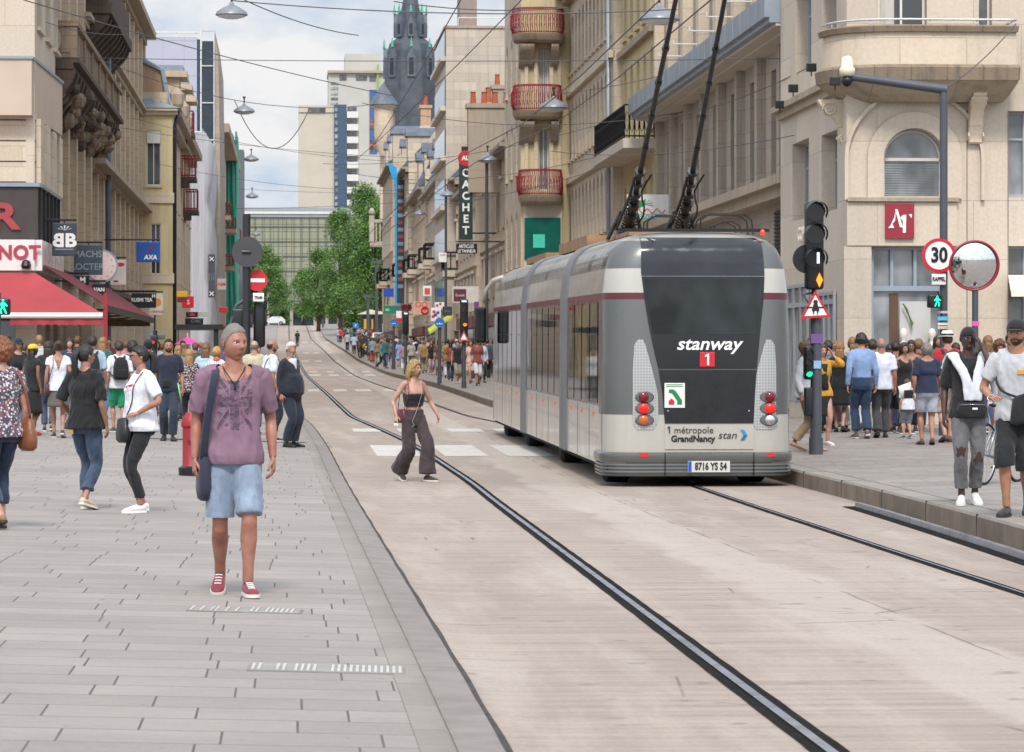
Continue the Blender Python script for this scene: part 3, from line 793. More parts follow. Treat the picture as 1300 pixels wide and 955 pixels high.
sd_=100.;sx0,sx1,sz0,sz1=W(796,sd_)[0],W(849,sd_)[0],Z(280,sd_),Z(247,sd_);sy=W(820,sd_)[1]
mb=MB();mb.box(sx0,sx1,sy,sy+.12,sz0,sz1);mb.build('board',M['white'],sb)
mb=MB();mb.box(sx0+.02,sx1-.02,sy-.012,sy-.002,sz0+.02,sz0+.2);mb.build('green_band',mat('board_green','#6aa79a',.6),sb)
mb=MB();px_,pz_=sx0+.55,sz1-.3
for k in range(7):
 an=-.4+k*.65;mb.prism([(px_,pz_),(px_+.22*math.cos(an),pz_+.14*math.sin(an)+.03),(px_+.26*math.cos(an+.3),pz_+.16*math.sin(an+.3)-.04)],lambda a,b,o:(a,sy-.004-o,b),0,.012)
mb.build('palm_mark',mat('palm_mark_green','#2f9a54',.6),sb)
mb=MB();mb.tube([(px_-.3+.06*i,sy-.01,sz1-.5+.07*math.sin(i*1.3)-.0*i)for i in range(16)],.014,5);mb.build('script_mark',mat('script_red','#cf4a3c',.6),sb)
text('BRONZAGE',.17,((sx0+sx1)/2,sy-.02,sz0+.11),M['white'],sb).matrix_parent_inverse=Matrix.Translation(-Vector(sb.location))
dR=131.;xr0,xr1=W(655,dR)[0],W(716,dR)[0];yr=W(690,dR)[1]
r5=B('red_balcony_building',xr1,yr,'cream building with a rounded corner and three tiers of red iron balconies')
zR=lambda py:Z(py,dR)
f5=Fac(r5,'F',yr)
wz=[(zR(-5),zR(-90)),(zR(140),zR(62)),(zR(244),zR(164))]
ops=[(W(684,dR)[0],W(697,dR)[0],a+.05,b)for a,b in wz]
f5.wall(W(661,dR)[0],X4,.05,18.5,ops+[],M['s_yellow'],.3,M['glass_pale'],M['frame_white'],3.,bars=(1,0),sill=False,corner='0')
f5b=Fac(r5,'R',W(661,dR)[0])
y6=YL(650,9.3)
f5b.wall(yr,y6+1,.05,18.5,grid(yr+.8,y6+1,3,.9,[(5.2,7.4),(8.9,11.1),(12.4,14.6)],True),M['s_cream'],.3,M['glass'],M['frame_white'],3.,corner='0')
bays=[]
def bowpts(out,z,x0,x1,n=14):
 m,w=(x0+x1)/2,(x1-x0)/2
 return[(m-w*math.cos(PI*i/n),yr-out*math.sin(PI*i/n)**.6,z)for i in range(n+1)]
for k,(py,px0,px1)in enumerate(((45,649,716),(142,650,713),(249,657,714))):
 x0,x1=W(px0,dR)[0],W(px1,dR)[0];z=zR(py)
 mb=MB();n=14
 lv=[(z-.35,.75),(z-.25,.95),(z-.1,1.05),(z,1.1)]
 rws=[bowpts(o,zz_,x0+(1.1-o)*.4,x1-(1.1-o)*.1)for zz_,o in lv]
 for ra,rb in zip(rws,rws[1:]):mb.add(ra+rb,[(i,i+1,n+2+i,n+1+i)for i in range(n)])
 for rw in(rws[0],rws[-1]):mb.add(rw,[tuple(range(n+1))])
 s_=mb.build('balcony_slab',M['s_trim'],r5)
 mb=MB();q=bowpts(1.05,z,x0+.05,x1-.05,36)
 q2=bowpts(1.16,z,x0-.04,x1,36)
 for i,(p,p2)in enumerate(zip(q,q2)):
  mb.tube([p,(p2[0],p2[1],z+.35),(p2[0],p2[1],z+.55),(p[0],p[1],z+1.0)],.014,4)
  if i%2==0 and i<35:
   a=p2;b_=q2[i+1];mb.tube([(a[0],a[1],z+.75),((a[0]+b_[0])/2,(a[1]+b_[1])/2,z+.45),(b_[0],b_[1],z+.75)],.012,4)
   mb.tube([(a[0],a[1],z+.2),((a[0]+b_[0])/2,(a[1]+b_[1])/2,z+.4),(b_[0],b_[1],z+.2)],.012,4)
 for zz_ in(z+.06,z+.95,z+1.0):mb.tube([(p[0],p[1],zz_)for p in q],.022,5)
 mb.build('balcony_railing',M['redrail'],r5)
f5.brackets(M['s_trim'],[W(663,dR)[0],W(672,dR)[0],W(703,dR)[0]],zR(185)+.02,zR(156),.8,.3)
f5.brackets(M['s_trim'],[W(663,dR)[0],W(672,dR)[0],W(703,dR)[0]],zR(88),zR(58),.8,.3)
mb=MB()
for px in(668,680,700,710):
 f5.bx(mb,W(px,dR)[0]-.07,W(px,dR)[0]+.07,zR(140),zR(60),.002,.12);f5.bx(mb,W(px,dR)[0]-.07,W(px,dR)[0]+.07,zR(248),zR(160),.002,.12)
mb.build('pilaster',M['s_cream'],r5)
mb=MB();f5.bx(mb,W(664,dR)[0],W(713,dR)[0],.3,zR(254),.003,.25);mb.build('ground_floor_panel',M['s_white'],r5)
mb=MB();f5.bx(mb,W(665,dR)[0],W(711,dR)[0],zR(330),zR(277),.253,.3);gw=mb.build('green_window',mat('dark_green_glass','#0f5a50',.12,var=.3,vscale=1),r5)
mb=MB();f5.bx(mb,W(676,dR)[0],W(691,dR)[0],zR(315),zR(298),.302,.32);mb.build('poster',mat('turquoise_poster','#3fc7ae',.6),gw)
X6=9.5
def rowbld(nm,lab,xa,pa,pb,ztop,mt,nwin,rowz,ww=1.,depth=.3,roof=None,roofm='slate',roofh=2.5,gm='glass',cor=True,arch=False,xo=0.):
 y0,y1=YL(pa,xa),YL(pb,xa)
 r=B(nm,xa,y0,lab);f=Fac(r,'R',xa)
 f.wall(y0+.01,y1,.05,ztop,grid(y0+.3,y1-.3,nwin,ww,rowz,arch),mt,depth,M[gm],M['frame_white'],5.,curtain=.3)
 for ub,uc,zb_,zt_,*_ in grid(y0+.3,y1-.3,nwin,ww,rowz):
  mb=MB();f.bx(mb,ub-.16,ub-.01,zb_-.05,zt_+.12,.003,.1);f.bx(mb,uc+.01,uc+.16,zb_-.05,zt_+.12,.003,.1);f.bx(mb,ub-.22,uc+.22,zt_+.13,zt_+.26,.003,.18);mb.build('window_surround',M['s_white']if mt is not M['s_old']else M['s_cream'],r)
 f.trim('shop_fascia',mat('fascia%d'%(int(pa)%5),('#6d3a3a','#d2cabc','#3f5660','#c9b79a','#4a4a50')[int(pa)%5],.5),[(3.0,3.6,.2)],y0+.4,y1-.4)
 mb=MB();f.bx(mb,y0+.6,y1-.6,.5,2.95,.004,.05);mb.build('shop_window',M['glass'],r)
 f.trim('string_course',M['s_cream'],[(rowz[0][1]+.5,rowz[0][1]+.68,.14)],y0+.02,y1)
 if cor:f.trim('eave',M['s_trim'],[(ztop-.35,ztop-.15,.25),(ztop-.15,ztop+.02,.55)],y0+.02,y1)
 if roof is not None:
  mb=MB();z=ztop+.025
  prof=[(xa-.5,z),(xa+roof,z+roofh),(xa+5,z+roofh+.3),(xa+5,z)]
  mb.prism(prof,lambda a,b,o:(a,o,b),y0+.02,y1-.02);mb.build('roof',M[roofm],r)
 return r,f,y0,y1
r6,f6,a6,b6=rowbld('eaved_building','beige building with a sloped zinc eave and shuttered windows right of the vertical sign',X6,650,607,10.8,M['s_warm'],7,[(4.4,6.2),(7.4,9.4)],1.,roof=2.5)
mb=MB();mb.tube([(X6-.2,b6-.4,.3),(X6-.2,b6-.4,10.4)],.08,8);mb.build('downpipe',M['zinc'],r6,smooth=True)
for(px,d,z0,z1,w)in((628,150,Z(170,150),Z(137,150),1.2),(641,165,Z(150,165),Z(113,165),.6)):
 x,y=W(px,d);mb=MB();mb.box(x-w,x+w,y,y+1,9,z1);mb.box(x-w-.08,x+w+.08,y-.08,y+1.08,z1,z1+.2)
 c_=mb.build('chimney',M['s_trim'],r6)
 for k in range(int(w*4)):mb=MB();mb.lathe([(.14,0),(.11,.5),(.15,.55)],(x-w+.25+k*.5,y+.5,z1+.2),8);mb.build('chimney_pot',M['terracotta'],c_)
dW=186.;x0,x1=W(566,dW)[0],W(662,dW)[0];yW=W(600,dW)[1]
r7=B('blank_wall_building',x1,yW,'tall pale building showing a blank block wall above the lower roofs','building')
f7=Fac(r7,'F',yW)
f7.wall(x0,x1+2.5,.05,Z(36,dW),[],M['s_block'],.3,back=14)
mb=MB();f7.bx(mb,x0-.1,x1+2.6,Z(36,dW)+.002,Z(33,dW),-14,.08);mb.build('coping',M['s_trim'],r7)
mb=MB();mb.box(W(586,dW)[0],W(608,dW)[0],yW+2,yW+5,Z(36,dW),Z(-30,dW));mb.build('lift_tower',mat('grey_brown_render','#8f817a',.9,var=.1),r7)
mb=MB()
for px in(582,608,640,655):mb.tube([(W(px,dW)[0],yW+.3,Z(33,dW)),(W(px,dW)[0],yW+.3,Z(22,dW))],.03,5)
mb.tube([(W(582,dW)[0],yW+.3,Z(22,dW)),(W(655,dW)[0],yW+.3,Z(22,dW))],.03,5);mb.build('roof_railing',M['frame_white'],r7)
f7s=Fac(r7,'R',x0)
mb=MB()
for k in range(6):
 z=4.5+k*2.8
 f7s.bx(mb,yW+.5,yW+13.5,z,z+1.5,.004,.05)
mb.build('window_band',M['glass'],r7)
mb=MB()
for k in range(6):f7s.bx(mb,yW+.2,yW+13.8,4.2+k*2.8,4.45+k*2.8,.004,.3)
mb.build('floor_edge',M['s_white'],r7)
r8,f8,a8,b8=rowbld('narrow_cream_building','narrow cream building carrying the green vertical letter sign',9.2,605,583,10.2,M['s_cream'],5,[(3.9,5.6),(6.8,8.8)],roof=2.8)
r9,f9,a9,b9=rowbld('pale_render_building','pale rendered building with grey glass strip just past the green sign',9.3,583,562,11.5,M['s_pink'],6,[(4,5.7),(7,9),(9.6,10.8)],roof=2.)
r10,f10,a10,b10=rowbld('mansard_building','ochre building with a steep slate mansard and orange chimney pots',9.2,562,540,12.4,M['s_warm'],9,[(4.3,6.3),(8,10.2)],1.1,roof=2.2,roofh=5.5)
r11,f11,a11,b11=rowbld('stone_gable_building','brown stone house with a curved bay and dormers',9.,540,519,13.,M['s_old'],9,[(4.5,6.8),(8.5,10.8)],1.2,roof=2.,roofh=5.)
r12,f12,a12,b12=rowbld('blue_banner_building','tall stone building behind the blue vertical banner at the far end',8.6,519,499,15.5,M['s_grey'],9,[(5,7.5),(9.5,12),(12.8,14.8)],1.3,roof=3.,roofh=3.5)
r13,f13,a13,b13=rowbld('far_corner_building','far pale stone building with a round slate turret at the end of the street',8.0,499,486,16.8,M['s_cream'],8,[(5.5,8),(10,12.5)],1.4,roof=3.,roofh=2.5)
def balc(f,u0,u1,z,out,mt,rm,h=1.,solid=False):
 f.trim('balcony_slab',mt,[(z-.35,z,out)],u0,u1)
 if solid:f.trim('balustrade',mt,[(z+.002,z+h*.8,out-.25)],u0+.2,u1-.2)
 else:f.railing(u0,u1,z,h,out-.06,rm,.3,.03)
def dormer(r,x,y,z,w,h,mt,roofm,dy=1.8):
 mb=MB();mb.box(x-.1,x+2.4,y-w/2,y+w/2,z,z+h);d_=mb.build('dormer',mt,r)
 mb=MB();mb.box(x-.14,x-.105,y-w*.3,y+w*.3,z+.4,z+h-.3);mb.build('pane',M['glass'],d_)
 mb=MB();mb.prism([(y-w/2-.15,z+h),(y,z+h+.7),(y+w/2+.15,z+h)],lambda a,b,o:(x+o,a,b),-.25,2.5);mb.build('dormer_roof',M[roofm],d_)
def chim(r,x,y,z0,z1,n=3,mt='s_pink'):
 mb=MB();mb.box(x-.4,x+.4,y-.3*n,y+.3*n,z0,z1);mb.box(x-.5,x+.5,y-.3*n-.1,y+.3*n+.1,z1,z1+.25)
 c_=mb.build('chimney',M[mt],r)
 for k in range(n):mb=MB();mb.lathe([(.17,0),(.13,.8),(.18,.85)],(x,y-.3*n+.3+.6*k,z1+.25),8);mb.build('chimney_pot',M['terracotta'],c_)
for(r,f,a,b,zt,x)in((r10,f10,a10,b10,12.4,9.2),(r11,f11,a11,b11,13.,9.),(r12,f12,a12,b12,15.5,8.6),(r13,f13,a13,b13,16.8,8.)):
 n=3
 for k in range(n):dormer(r,x+.2,a+(b-a)*(k+.5)/n,zt+.2,2.2,2.4,M['s_cream'],'slate')
 chim(r,x+2.6,a+1.2,zt+3,zt+6.9-(zt>14)*2.5)
 balc(f,a+(b-a)*.3,a+(b-a)*.42,7.7,.8,M['s_cream'],M['iron'])
 balc(f,a+(b-a)*.62,a+(b-a)*.74,7.7,.8,M['s_cream'],M['iron'])
chim(r9,11.,a9+2,12,15.5,4);chim(r8,11.2,b8-2,11,14.2,4)
balc(f9,a9+2,a9+5,6.4,.8,M['s_white'],M['iron'])
mb=MB();f9.bx(mb,b9-7,b9-4,3.5,11,.01,.25);mb.build('glass_strip',mat('blue_grey_strip','#6f828c',.25,var=.3),r9)
for(r,x,w,y,zt,mt)in((r10,9.2,4.4,a10,12.4,'s_pink'),(r11,9.,4.2,a11,13.,'s_pink'),(r12,8.6,4.,a12,15.5,'s_old'),(r13,8.,4.,a13,16.8,'s_cream')):
 mb=MB();mb.prism([(x,1.),(x,zt),(x+2.2,zt+(5. if zt<14 else 3.)),(x+w+1,zt+(5.2 if zt<14 else 3.2)),(x+w+1,1.)],lambda a,b,o:(a,y-o,b),0,.06);mb.build('flank_wall',M[mt],r)
 mb=MB()
 for k in range(int(zt/.8)):mb.box(x-.02,x+.45+.3*(k%2),y-.1,y-.062,1.5+k*.8,2.2+k*.8)
 mb.build('quoins',M['s_cream'],r)
tx,ty=8.0,a13
td=345.;tx,ty=W(487,td)
mb=MB();mb.lathe([(.4,22.5),(.95,24.3),(1.0,24.6),(1.0,27.4),(1.25,27.6),(1.25,27.8)],(tx,ty,0),14);mb.build('turret',M['s_warm'],r13,smooth=30)
mb=MB();mb.lathe([(1.55,27.8),(1.2,28.4),(.7,29.1),(.02,30.2)],(tx,ty,0),14);mb.build('turret_roof',M['slate'],r13,smooth=30)
mb=MB();mb.box(tx-.3,tx+1.2,ty+.9,ty+4,16,27);mb.build('turret_wall',M['s_warm'],r13)
bd=330.;bx_,by_=W(494,bd)
mb=MB();z0=Z(307,bd);mb.box(bx_-1.9,bx_+1.6,by_-.5,by_+2,z0-.5,z0)
for i in range(9):mb.box(bx_-1.75+i*.38,bx_-1.6+i*.38,by_-.45,by_-.3,z0,z0+1.9)
mb.box(bx_-1.9,bx_+1.6,by_-.55,by_-.2,z0+1.9,z0+2.2);mb.box(bx_-2.,bx_-1.5,by_-.6,by_-.1,z0,z0+2.6)
mb.lathe([(.05,0),(.3,.2),(.32,.45),(.1,.75)],(bx_-1.75,by_-.35,z0+2.6),10);mb.build('stone_balcony',M['s_grey'],r12)
dS=470.;sxc,syc=W(521,dS);zS=lambda py:Z(py,dS);ws=lambda px:px*dS/FPX
M['spire']=mat('old_spire_slate','#474c54',.7,var=.35,vscale=.6,bump=.3,bscale=2)
r14=B('church_spire',sxc,syc,'dark slate church spire with green copper finials rising over the roofs','church')
def oct_(w,z,s=1.):return[(sxc+w*math.cos(PI/8+k*PI/4),syc+w*math.sin(PI/8+k*PI/4),z)for k in range(8)]
mb=MB();mb.rings([oct_(ws(36),zS(420)),oct_(ws(36),zS(175)),oct_(ws(37),zS(172))]);mb.build('tower',M['s_grey'],r14)
mb=MB();mb.rings([oct_(ws(38),zS(200)),oct_(ws(36),zS(110)),oct_(ws(31.5),zS(66)),oct_(ws(29),zS(57)),oct_(ws(20),zS(50)),oct_(ws(10),zS(0)),oct_(ws(6),zS(-30)),oct_(ws(.5),zS(-90))]);mb.build('spire_roof',M['spire'],r14)
copper=mat('green_copper','#4ba287',.6,var=.2)
for k in range(8):
 an=k*PI/4+PI/8-PI/8
 for(w,z0,z1,hw)in((34,100,62,5),(20,48,18,3.5)):
  c,s_=math.cos(an),math.sin(an)
  bw=ws(hw)
  def P(a,o,z):return(sxc+c*o-s_*a,syc+s_*o+c*a,z)
  o0=ws(w)*.93
  mb=MB();mb.add([P(-bw,o0-2,zS(z0)),P(bw,o0-2,zS(z0)),P(bw,o0+.3,zS(z0)),P(-bw,o0+.3,zS(z0)),P(-bw,o0-2,zS(z1+12)),P(bw,o0-2,zS(z1+12)),P(bw,o0+.3,zS(z1+12)),P(-bw,o0+.3,zS(z1+12)),P(0,o0-2,zS(z1)),P(0,o0+.3,zS(z1))],[(0,1,2,3),(0,1,5,4),(1,2,6,5),(3,2,6,9,7),(0,3,7,4),(4,5,8),(5,6,9,8),(4,8,9,7)])
  d_=mb.build('dormer',M['slate'],r14)
  mb=MB();mb.add([P(-bw*.6,o0+.34,zS(z0-3)),P(bw*.6,o0+.34,zS(z0-3)),P(bw*.6,o0+.34,zS(z1+14)),P(-bw*.6,o0+.34,zS(z1+14))],[(0,1,2,3)]);mb.build('louvre',M['darkmetal'],d_)
  mb=MB();mb.tube([P(0,o0+.2,zS(z1)),P(0,o0+.2,zS(z1-12))],[.22,.04],5);mb.build('finial',copper,d_)
dT=780.;tz=lambda py:Z(py,dT);tx_=lambda px:W(px,dT)[0];tyy=W(420,dT)[1]
r15=B('apartment_tower',tx_(400),tyy,'cream apartment tower with a dark blue vertical strip beyond the glass block','tower block')
f15=Fac(r15,'F',tyy)
cw=mat('cream_tower_render','#b9b0a2',.85,var=.06,vscale=.3)
f15.wall(tx_(379),tx_(424),5,tz(143),[],cw,.3,back=20)
mb=MB();f15.bx(mb,tx_(379),tx_(424),tz(143)+.01,tz(134),-20,.3);mb.build('roof_storey',cw,r15)
mb=MB();f15.bx(mb,tx_(391),tx_(413),tz(143),tz(137),.31,.4);mb.build('roof_window',M['glass'],r15)
mb=MB();f15.bx(mb,tx_(424)+.02,tx_(440),5,tz(133),-18,.6);bs_=mb.build('blue_strip',mat('navy_cladding','#3b5068',.6,var=.1),r15)
mb=MB()
for k in range(15):mb=MB();f15.bx(mb,tx_(425),tx_(428.5),tz(262-k*8.6),tz(257-k*8.6),.61,.75);mb.build('strip_window',M['glass_pale'],bs_)
mb=MB();f15.bx(mb,tx_(440)+.02,tx_(456),5,tz(140),-18,-.5);mb.build('balcony_wall',cw,r15)
for k in range(8):
 z=tz(262-k*16)
 mb=MB();f15.bx(mb,tx_(440.5),tx_(455),z,z+1.5,-.5,1.2);mb.build('balcony',M['frame_white'],r15)
 mb=MB();f15.bx(mb,tx_(441),tx_(453),z+1.6,z+2.7,-.49,-.4);mb.build('window',M['glass'],r15)
dT2=860.;tz=lambda py:Z(py,dT2);tx_=lambda px:W(px,dT2)[0];t2y=W(450,dT2)[1]
r16=B('residential_tower',tx_(450),t2y,'taller pale residential tower with red and blue window strips behind the cream tower','tower block')
f16=Fac(r16,'F',t2y)
gw_=mat('pale_tower_render','#b4b1aa',.85,var=.06,vscale=.3)
f16.wall(tx_(417),tx_(490),5,tz(90),[],gw_,.3,back=20)
mb=MB();f16.bx(mb,tx_(438),tx_(484),tz(90),tz(68),-14,-1);mb.build('roof_box',gw_,r16)
mb=MB();f16.bx(mb,tx_(416),tx_(491),tz(93),tz(90),-20,1.);mb.build('roof_slab',M['s_grey'],r16)
for(p,q,y0,y1)in((431,440,102,95),(452,466,102,95),(469,477,103,95)):
 mb=MB();f16.bx(mb,tx_(p),tx_(q),tz(y0),tz(y1),.01,.2);mb.build('window',M['glass'],r16)
mt_blue,mt_redp=mat('blue_panel','#3d5f96',.6),mat('coral_panel','#b65a58',.6)
for k in range(9):
 mb=MB();f16.bx(mb,tx_(469),tx_(479),tz(120+k*9),tz(114+k*9),.01,.2);mb.build('window',M['glass']if k%3 else mt_blue,r16)
 mb=MB();f16.bx(mb,tx_(469),tx_(479),tz(123+k*9),tz(120.4+k*9),.01,.25);mb.build('panel',mt_redp if k%3==1 else mt_blue,r16)
mb=MB();f16.bx(mb,tx_(478.5),tx_(481),tz(190),tz(82),.01,.6);mb.build('green_pipe',mat('green_mast','#7da24a',.6),r16)
for k in range(16):
 mb=MB();f16.bx(mb,tx_(420),tx_(429),tz(205-k*6.5),tz(202-k*6.5),.01,.2);mb.build('window',M['glass_pale'],r16)
dG=650.;gz_=lambda py:Z(py,dG);gx_=lambda px:W(px,dG)[0];gy_=W(400,dG)[1]
r17=B('glass_block',gx_(400),gy_,'wide low block with a gridded green gold glass facade closing the street','office block')
f17=Fac(r17,'F',gy_)
def glassgrid():
 m,t,b,N,L=nt('gold_green_glazing')
 g=N.new('ShaderNodeNewGeometry');s=N.new('ShaderNodeSeparateXYZ');L.new(g.outputs['Position'],s.inputs[0])
 cb=N.new('ShaderNodeCombineXYZ');L.new(s.outputs[0],cb.inputs[0]);L.new(s.outputs[2],cb.inputs[1])
 br=N.new('ShaderNodeTexBrick');L.new(cb.outputs[0],br.inputs['Vector']);br.inputs['Scale'].default_value=1;br.offset=0.
 br.inputs['Brick Width'].default_value=1.75;br.inputs['Row Height'].default_value=1.45;br.inputs['Mortar Size'].default_value=.09
 br.inputs['Color1'].default_value=(*srgb('#9d9a7c'),1);br.inputs['Color2'].default_value=(*srgb('#8f8f74'),1);br.inputs['Mortar'].default_value=(*srgb('#5d5f52'),1)
 n=nz(N,L,g.outputs['Position'],.06,3)
 L.new(mix_rgb(N,L,ramp(N,L,n,.35,.65,0,.5),br.outputs[0],srgb('#7f8b83')),b.inputs['Base Color'])
 b.inputs['Roughness'].default_value=.35
 return m
mb=MB();f17.bx(mb,gx_(300),gx_(560),10.5,gz_(276),-20,0);mb.build('glazing',glassgrid(),r17)
mb=MB();f17.bx(mb,gx_(300),gx_(560),gz_(276)+.01,gz_(264),-20,.4);mb.build('roof_band',mat('grey_roof_band','#8d9298',.6),r17)
mb=MB();f17.bx(mb,gx_(300),gx_(560),gz_(272),gz_(269),.41,.6);mb.build('white_edge',M['frame_white'],r17)
mb=MB()
for k in range(26):f17.bx(mb,gx_(303+k*10),gx_(303.6+k*10),10.5,gz_(276),.01,.35)
for k in range(7):f17.bx(mb,gx_(300),gx_(560),12.5+k*2.9,12.65+k*2.9,.02,.2)
mb.build('mullion',mat('glazing_mullion','#5d6058',.5),r17)
mb=MB();f17.bx(mb,gx_(300),gx_(560),6.5,10.5,-19,-1.5);mb.build('ground_floor',mat('dark_lobby_glass','#2e3b3c',.2,var=.4),r17)
for k in range(14):mb=MB();x=gx_(310+k*15);mb.box(x-.3,x+.3,gy_-.1,gy_+.5,7,10.5);mb.build('column',M['s_grey'],r17)
XL=-7.5
dA=88.;XA=W(44,dA)[0];yA=W(44,dA)[1]
yA2=YL(70,XA)
l1=B('corner_shop_building',XA,yA,'pale corner building on the left with brown fascia, red letters and a red awning')
zA=lambda py:Z(py,dA)
fa=Fac(l1,'F',yA);fb=Fac(l1,'L',XA)
fa.wall(XA-8,XA,.05,zA(-60),[(W(4,dA)[0],W(4,dA)[0]+.01,3,3.1)][:0]+[(XA-2.6,XA-.5,.3,2.9),(XA-5.6,XA-3.2,.3,2.9)],M['s_pale'],.4,M['glass'],M['frame_grey'],3.,corner='1')
fb.wall(yA,yA2,.05,zA(-60),[(yA+.8+i*3.1,yA+2.6+i*3.1,a,b)for i in range(3)for a,b in((.4,3.0),(6.3,8.2),(10.4,12.4))],M['s_pale'],.35,M['glass'],M['frame_grey'],3.,corner='0')
mb=MB();fa.bx(mb,XA-7,W(33,dA)[0],zA(232),zA(152),.0,.003);mb.build('ashlar_panel',M['s_cream'],l1)
mb=MB()
for k in range(4):z=zA(232)+k*.55;fa.bx(mb,XA-7,W(33,dA)[0],z,z+.03,.004,.012);fb.bx(mb,yA,yA2,z,z+.03,.004,.012)
mb.build('joint_line',M['seam'],l1)
for k in range(4):
 mb=MB();u=yA+.3+k*2.4;fb.bx(mb,u,u+1.3,zA(232),zA(150),.003,.14);mb.build('pilaster',M['s_cream'],l1)
brown=mat('dark_brown_fascia','#3e3634',.5,var=.2,vscale=1.5)
mb=MB();fa.bx(mb,XA-8,XA+.1,zA(304),zA(238),.003,.3);fb.bx(mb,yA+.004,yA2,zA(304),zA(238),.003,.1);mb.build('brown_fascia',brown,l1)
mb=MB()
for k in range(6):mb=MB();u=yA+.2+k*1.4;fb.bx(mb,u,u+.12,zA(304),zA(238),.102,.17);mb.build('fascia_rib',M['darkmetal'],l1)
mb=MB();fa.bx(mb,XA-8,XA+.16,zA(238)+.002,zA(233),.0,.38);fb.bx(mb,yA,yA2,zA(238)+.003,zA(233)-.004,.0,.19);mb.build('fascia_cap',M['zinc'],l1)
text('R',.95,(W(7,dA)[0],yA-.33,zA(277)),mat('rust_red_letter','#9c3b3f',.5),l1,bold=.035,ext=.03,sx=1.25,name='letter')
mb=MB();fa.bx(mb,XA-8,XA+.03,zA(344),zA(305),.004,.42);fb.bx(mb,yA-.3,yA2+.4,zA(344)+.002,zA(305)-.002,.0,.22);wb=mb.build('white_sign_band',mat('white_sign_face','#d8d2cf',.35,var=.04),l1)
lt=text('GNOT',.5,(W(17,dA)[0],yA-.44,zA(322)),mat('crimson_letter','#a03848',.5),l1,bold=.018,ext=.012,spacing=1.05)
ms=MB()
for k in range(12):ms.box(XA+.222,XA+.226,yA+.6+k*.66,yA+.85+k*.66,zA(334)+.1*(k%2),zA(316)-.1*(k%3));
ms.build('side_mark',mat('faded_pink_mark','#c2a9aa',.6),l1)
mb=MB();mb.lathe([(.1,0),(.14,.08),(.1,.2),(.03,.24)],(W(35,dA)[0],yA-.5,zA(342)),10);mb.build('security_camera',M['black'],l1)
mb=MB();x1=W(42,dA)[0];z0,z1=zA(148),zA(77)
mb.add([(XA-8,yA-.5,z0),(x1,yA-.5,z0),(x1+.25,yA2,z0-.0),(XA-8,yA2,z0),(XA-8,yA-.5,z1),(x1,yA-.5,z1),(x1+.25,yA2,z1),(XA-8,yA2,z1)],[(0,3,2,1),(4,5,6,7),(0,1,5,4),(1,2,6,5),(2,3,7,6),(3,0,4,7)])
mb.build('upper_box_panel',mat('cream_panel_paint','#c0ae9c',.7,var=.07,vscale=.7),l1)
mb=MB();mb.add([(XA-8,yA-.55,z1),(x1+.04,yA-.55,z1),(x1+.3,yA2,z1),(XA-8,yA2,z1),(XA-8,yA-.55,z1+.07),(x1+.04,yA-.55,z1+.07),(x1+.3,yA2,z1+.07),(XA-8,yA2,z1+.07)],[(0,3,2,1),(4,5,6,7),(0,1,5,4),(1,2,6,5),(2,3,7,6),(3,0,4,7)])
mb.build('panel_coping',M['zinc'],l1)
red_c=mat('red_awning_canvas','#9c3a40',.85,var=.14,vscale=.8)
wine_c=mat('wine_awning_canvas','#6b1f2a',.8,var=.15)
aw1=empty('awning',(XA,yA-1,3),'red canvas awning with a white front bar over the left corner shop','awning',world=True)
xb=W(130,85.5)[0];yb1=yA-2.5;zt,zb=zA(347),Z(401,86);zb2=Z(406,86)
mb=MB();top=[(XA-8,yA-.45,zt),(W(46,dA)[0],yA-.45,zt)];bot=[(XA-8,yb1,zb+.05),(xb,yb1,zb+.05)]
mb.add([top[0],top[1],bot[1],bot[0]]+[(p[0],p[1],p[2]-.02)for p in(top[0],top[1],bot[1],bot[0])],[(0,1,2,3),(7,6,5,4),(0,3,7,4),(1,5,6,2),(2,6,7,3),(0,4,5,1)]);mb.build('canvas',red_c,aw1)
mb=MB();mb.tube([(XA-8,yb1,zb),(xb,yb1,zb)],.075,12);mb.build('front_bar',M['white'],aw1,smooth=40)
mb=MB();n=40;x0_=W(15,86)[0]
vs=[];
for i in range(n+1):
 x=x0_+(xb+.05-x0_)*i/n;vs+=[(x,yb1+.01,zb-.07),(x,yb1+.01+.02*math.sin(i*.8),zb-.24-.015*math.sin(i*1.9))]
mb.add(vs,[(2*i,2*i+1,2*i+3,2*i+2)for i in range(n)]);mb.build('valance',red_c,aw1)
mb=MB();mb.tube([(XA-.3,yA-.5,2.9),(xb-.8,yb1+.1,zb-.02)],.03,6);mb.tube([(XA-4,yA-.5,2.9),(xb-4,yb1+.1,zb-.02)],.03,6);mb.build('folding_arm',M['zinc'],aw1)
aw2=empty('awning',(XA,yA+8,3),'dark wine red awning running along the left facade, seen from below','awning',world=True)
ya0,ya1=yA-.2,W(205,120)[1];xo=-5.0;z0t,z0b=4.0,2.95
P=[(XA+.25,ya0,z0t),(xo,ya0+1,z0b),(xo,ya1,z0b),(XA+.25,ya1,z0t)]
mb=MB();mb.add(P+[(p[0],p[1],p[2]-.03)for p in P],[(0,1,2,3),(7,6,5,4),(0,4,5,1),(1,5,6,2),(2,6,7,3),(3,7,4,0)]);mb.build('canvas',wine_c,aw2)
mb=MB();mb.box(xo-.04,xo+.04,ya0+1,ya1,z0b-.18,z0b+.0);mb.build('front_bar',M['black'],aw2)
mb=MB();mb.box(XA+.2,xo-.1,ya1-.3,ya1-.2,z0b-.3,z0b-.05)
for k in range(6):y=ya0+2+k*(ya1-ya0-3)/5;mb.tube([(XA+.1,y,2.7),(xo-.1,y+.5,z0b-.12)],.035,6)
mb.build('folding_arm',mat('brass_brown_arm','#6e5a3e',.5),aw2)
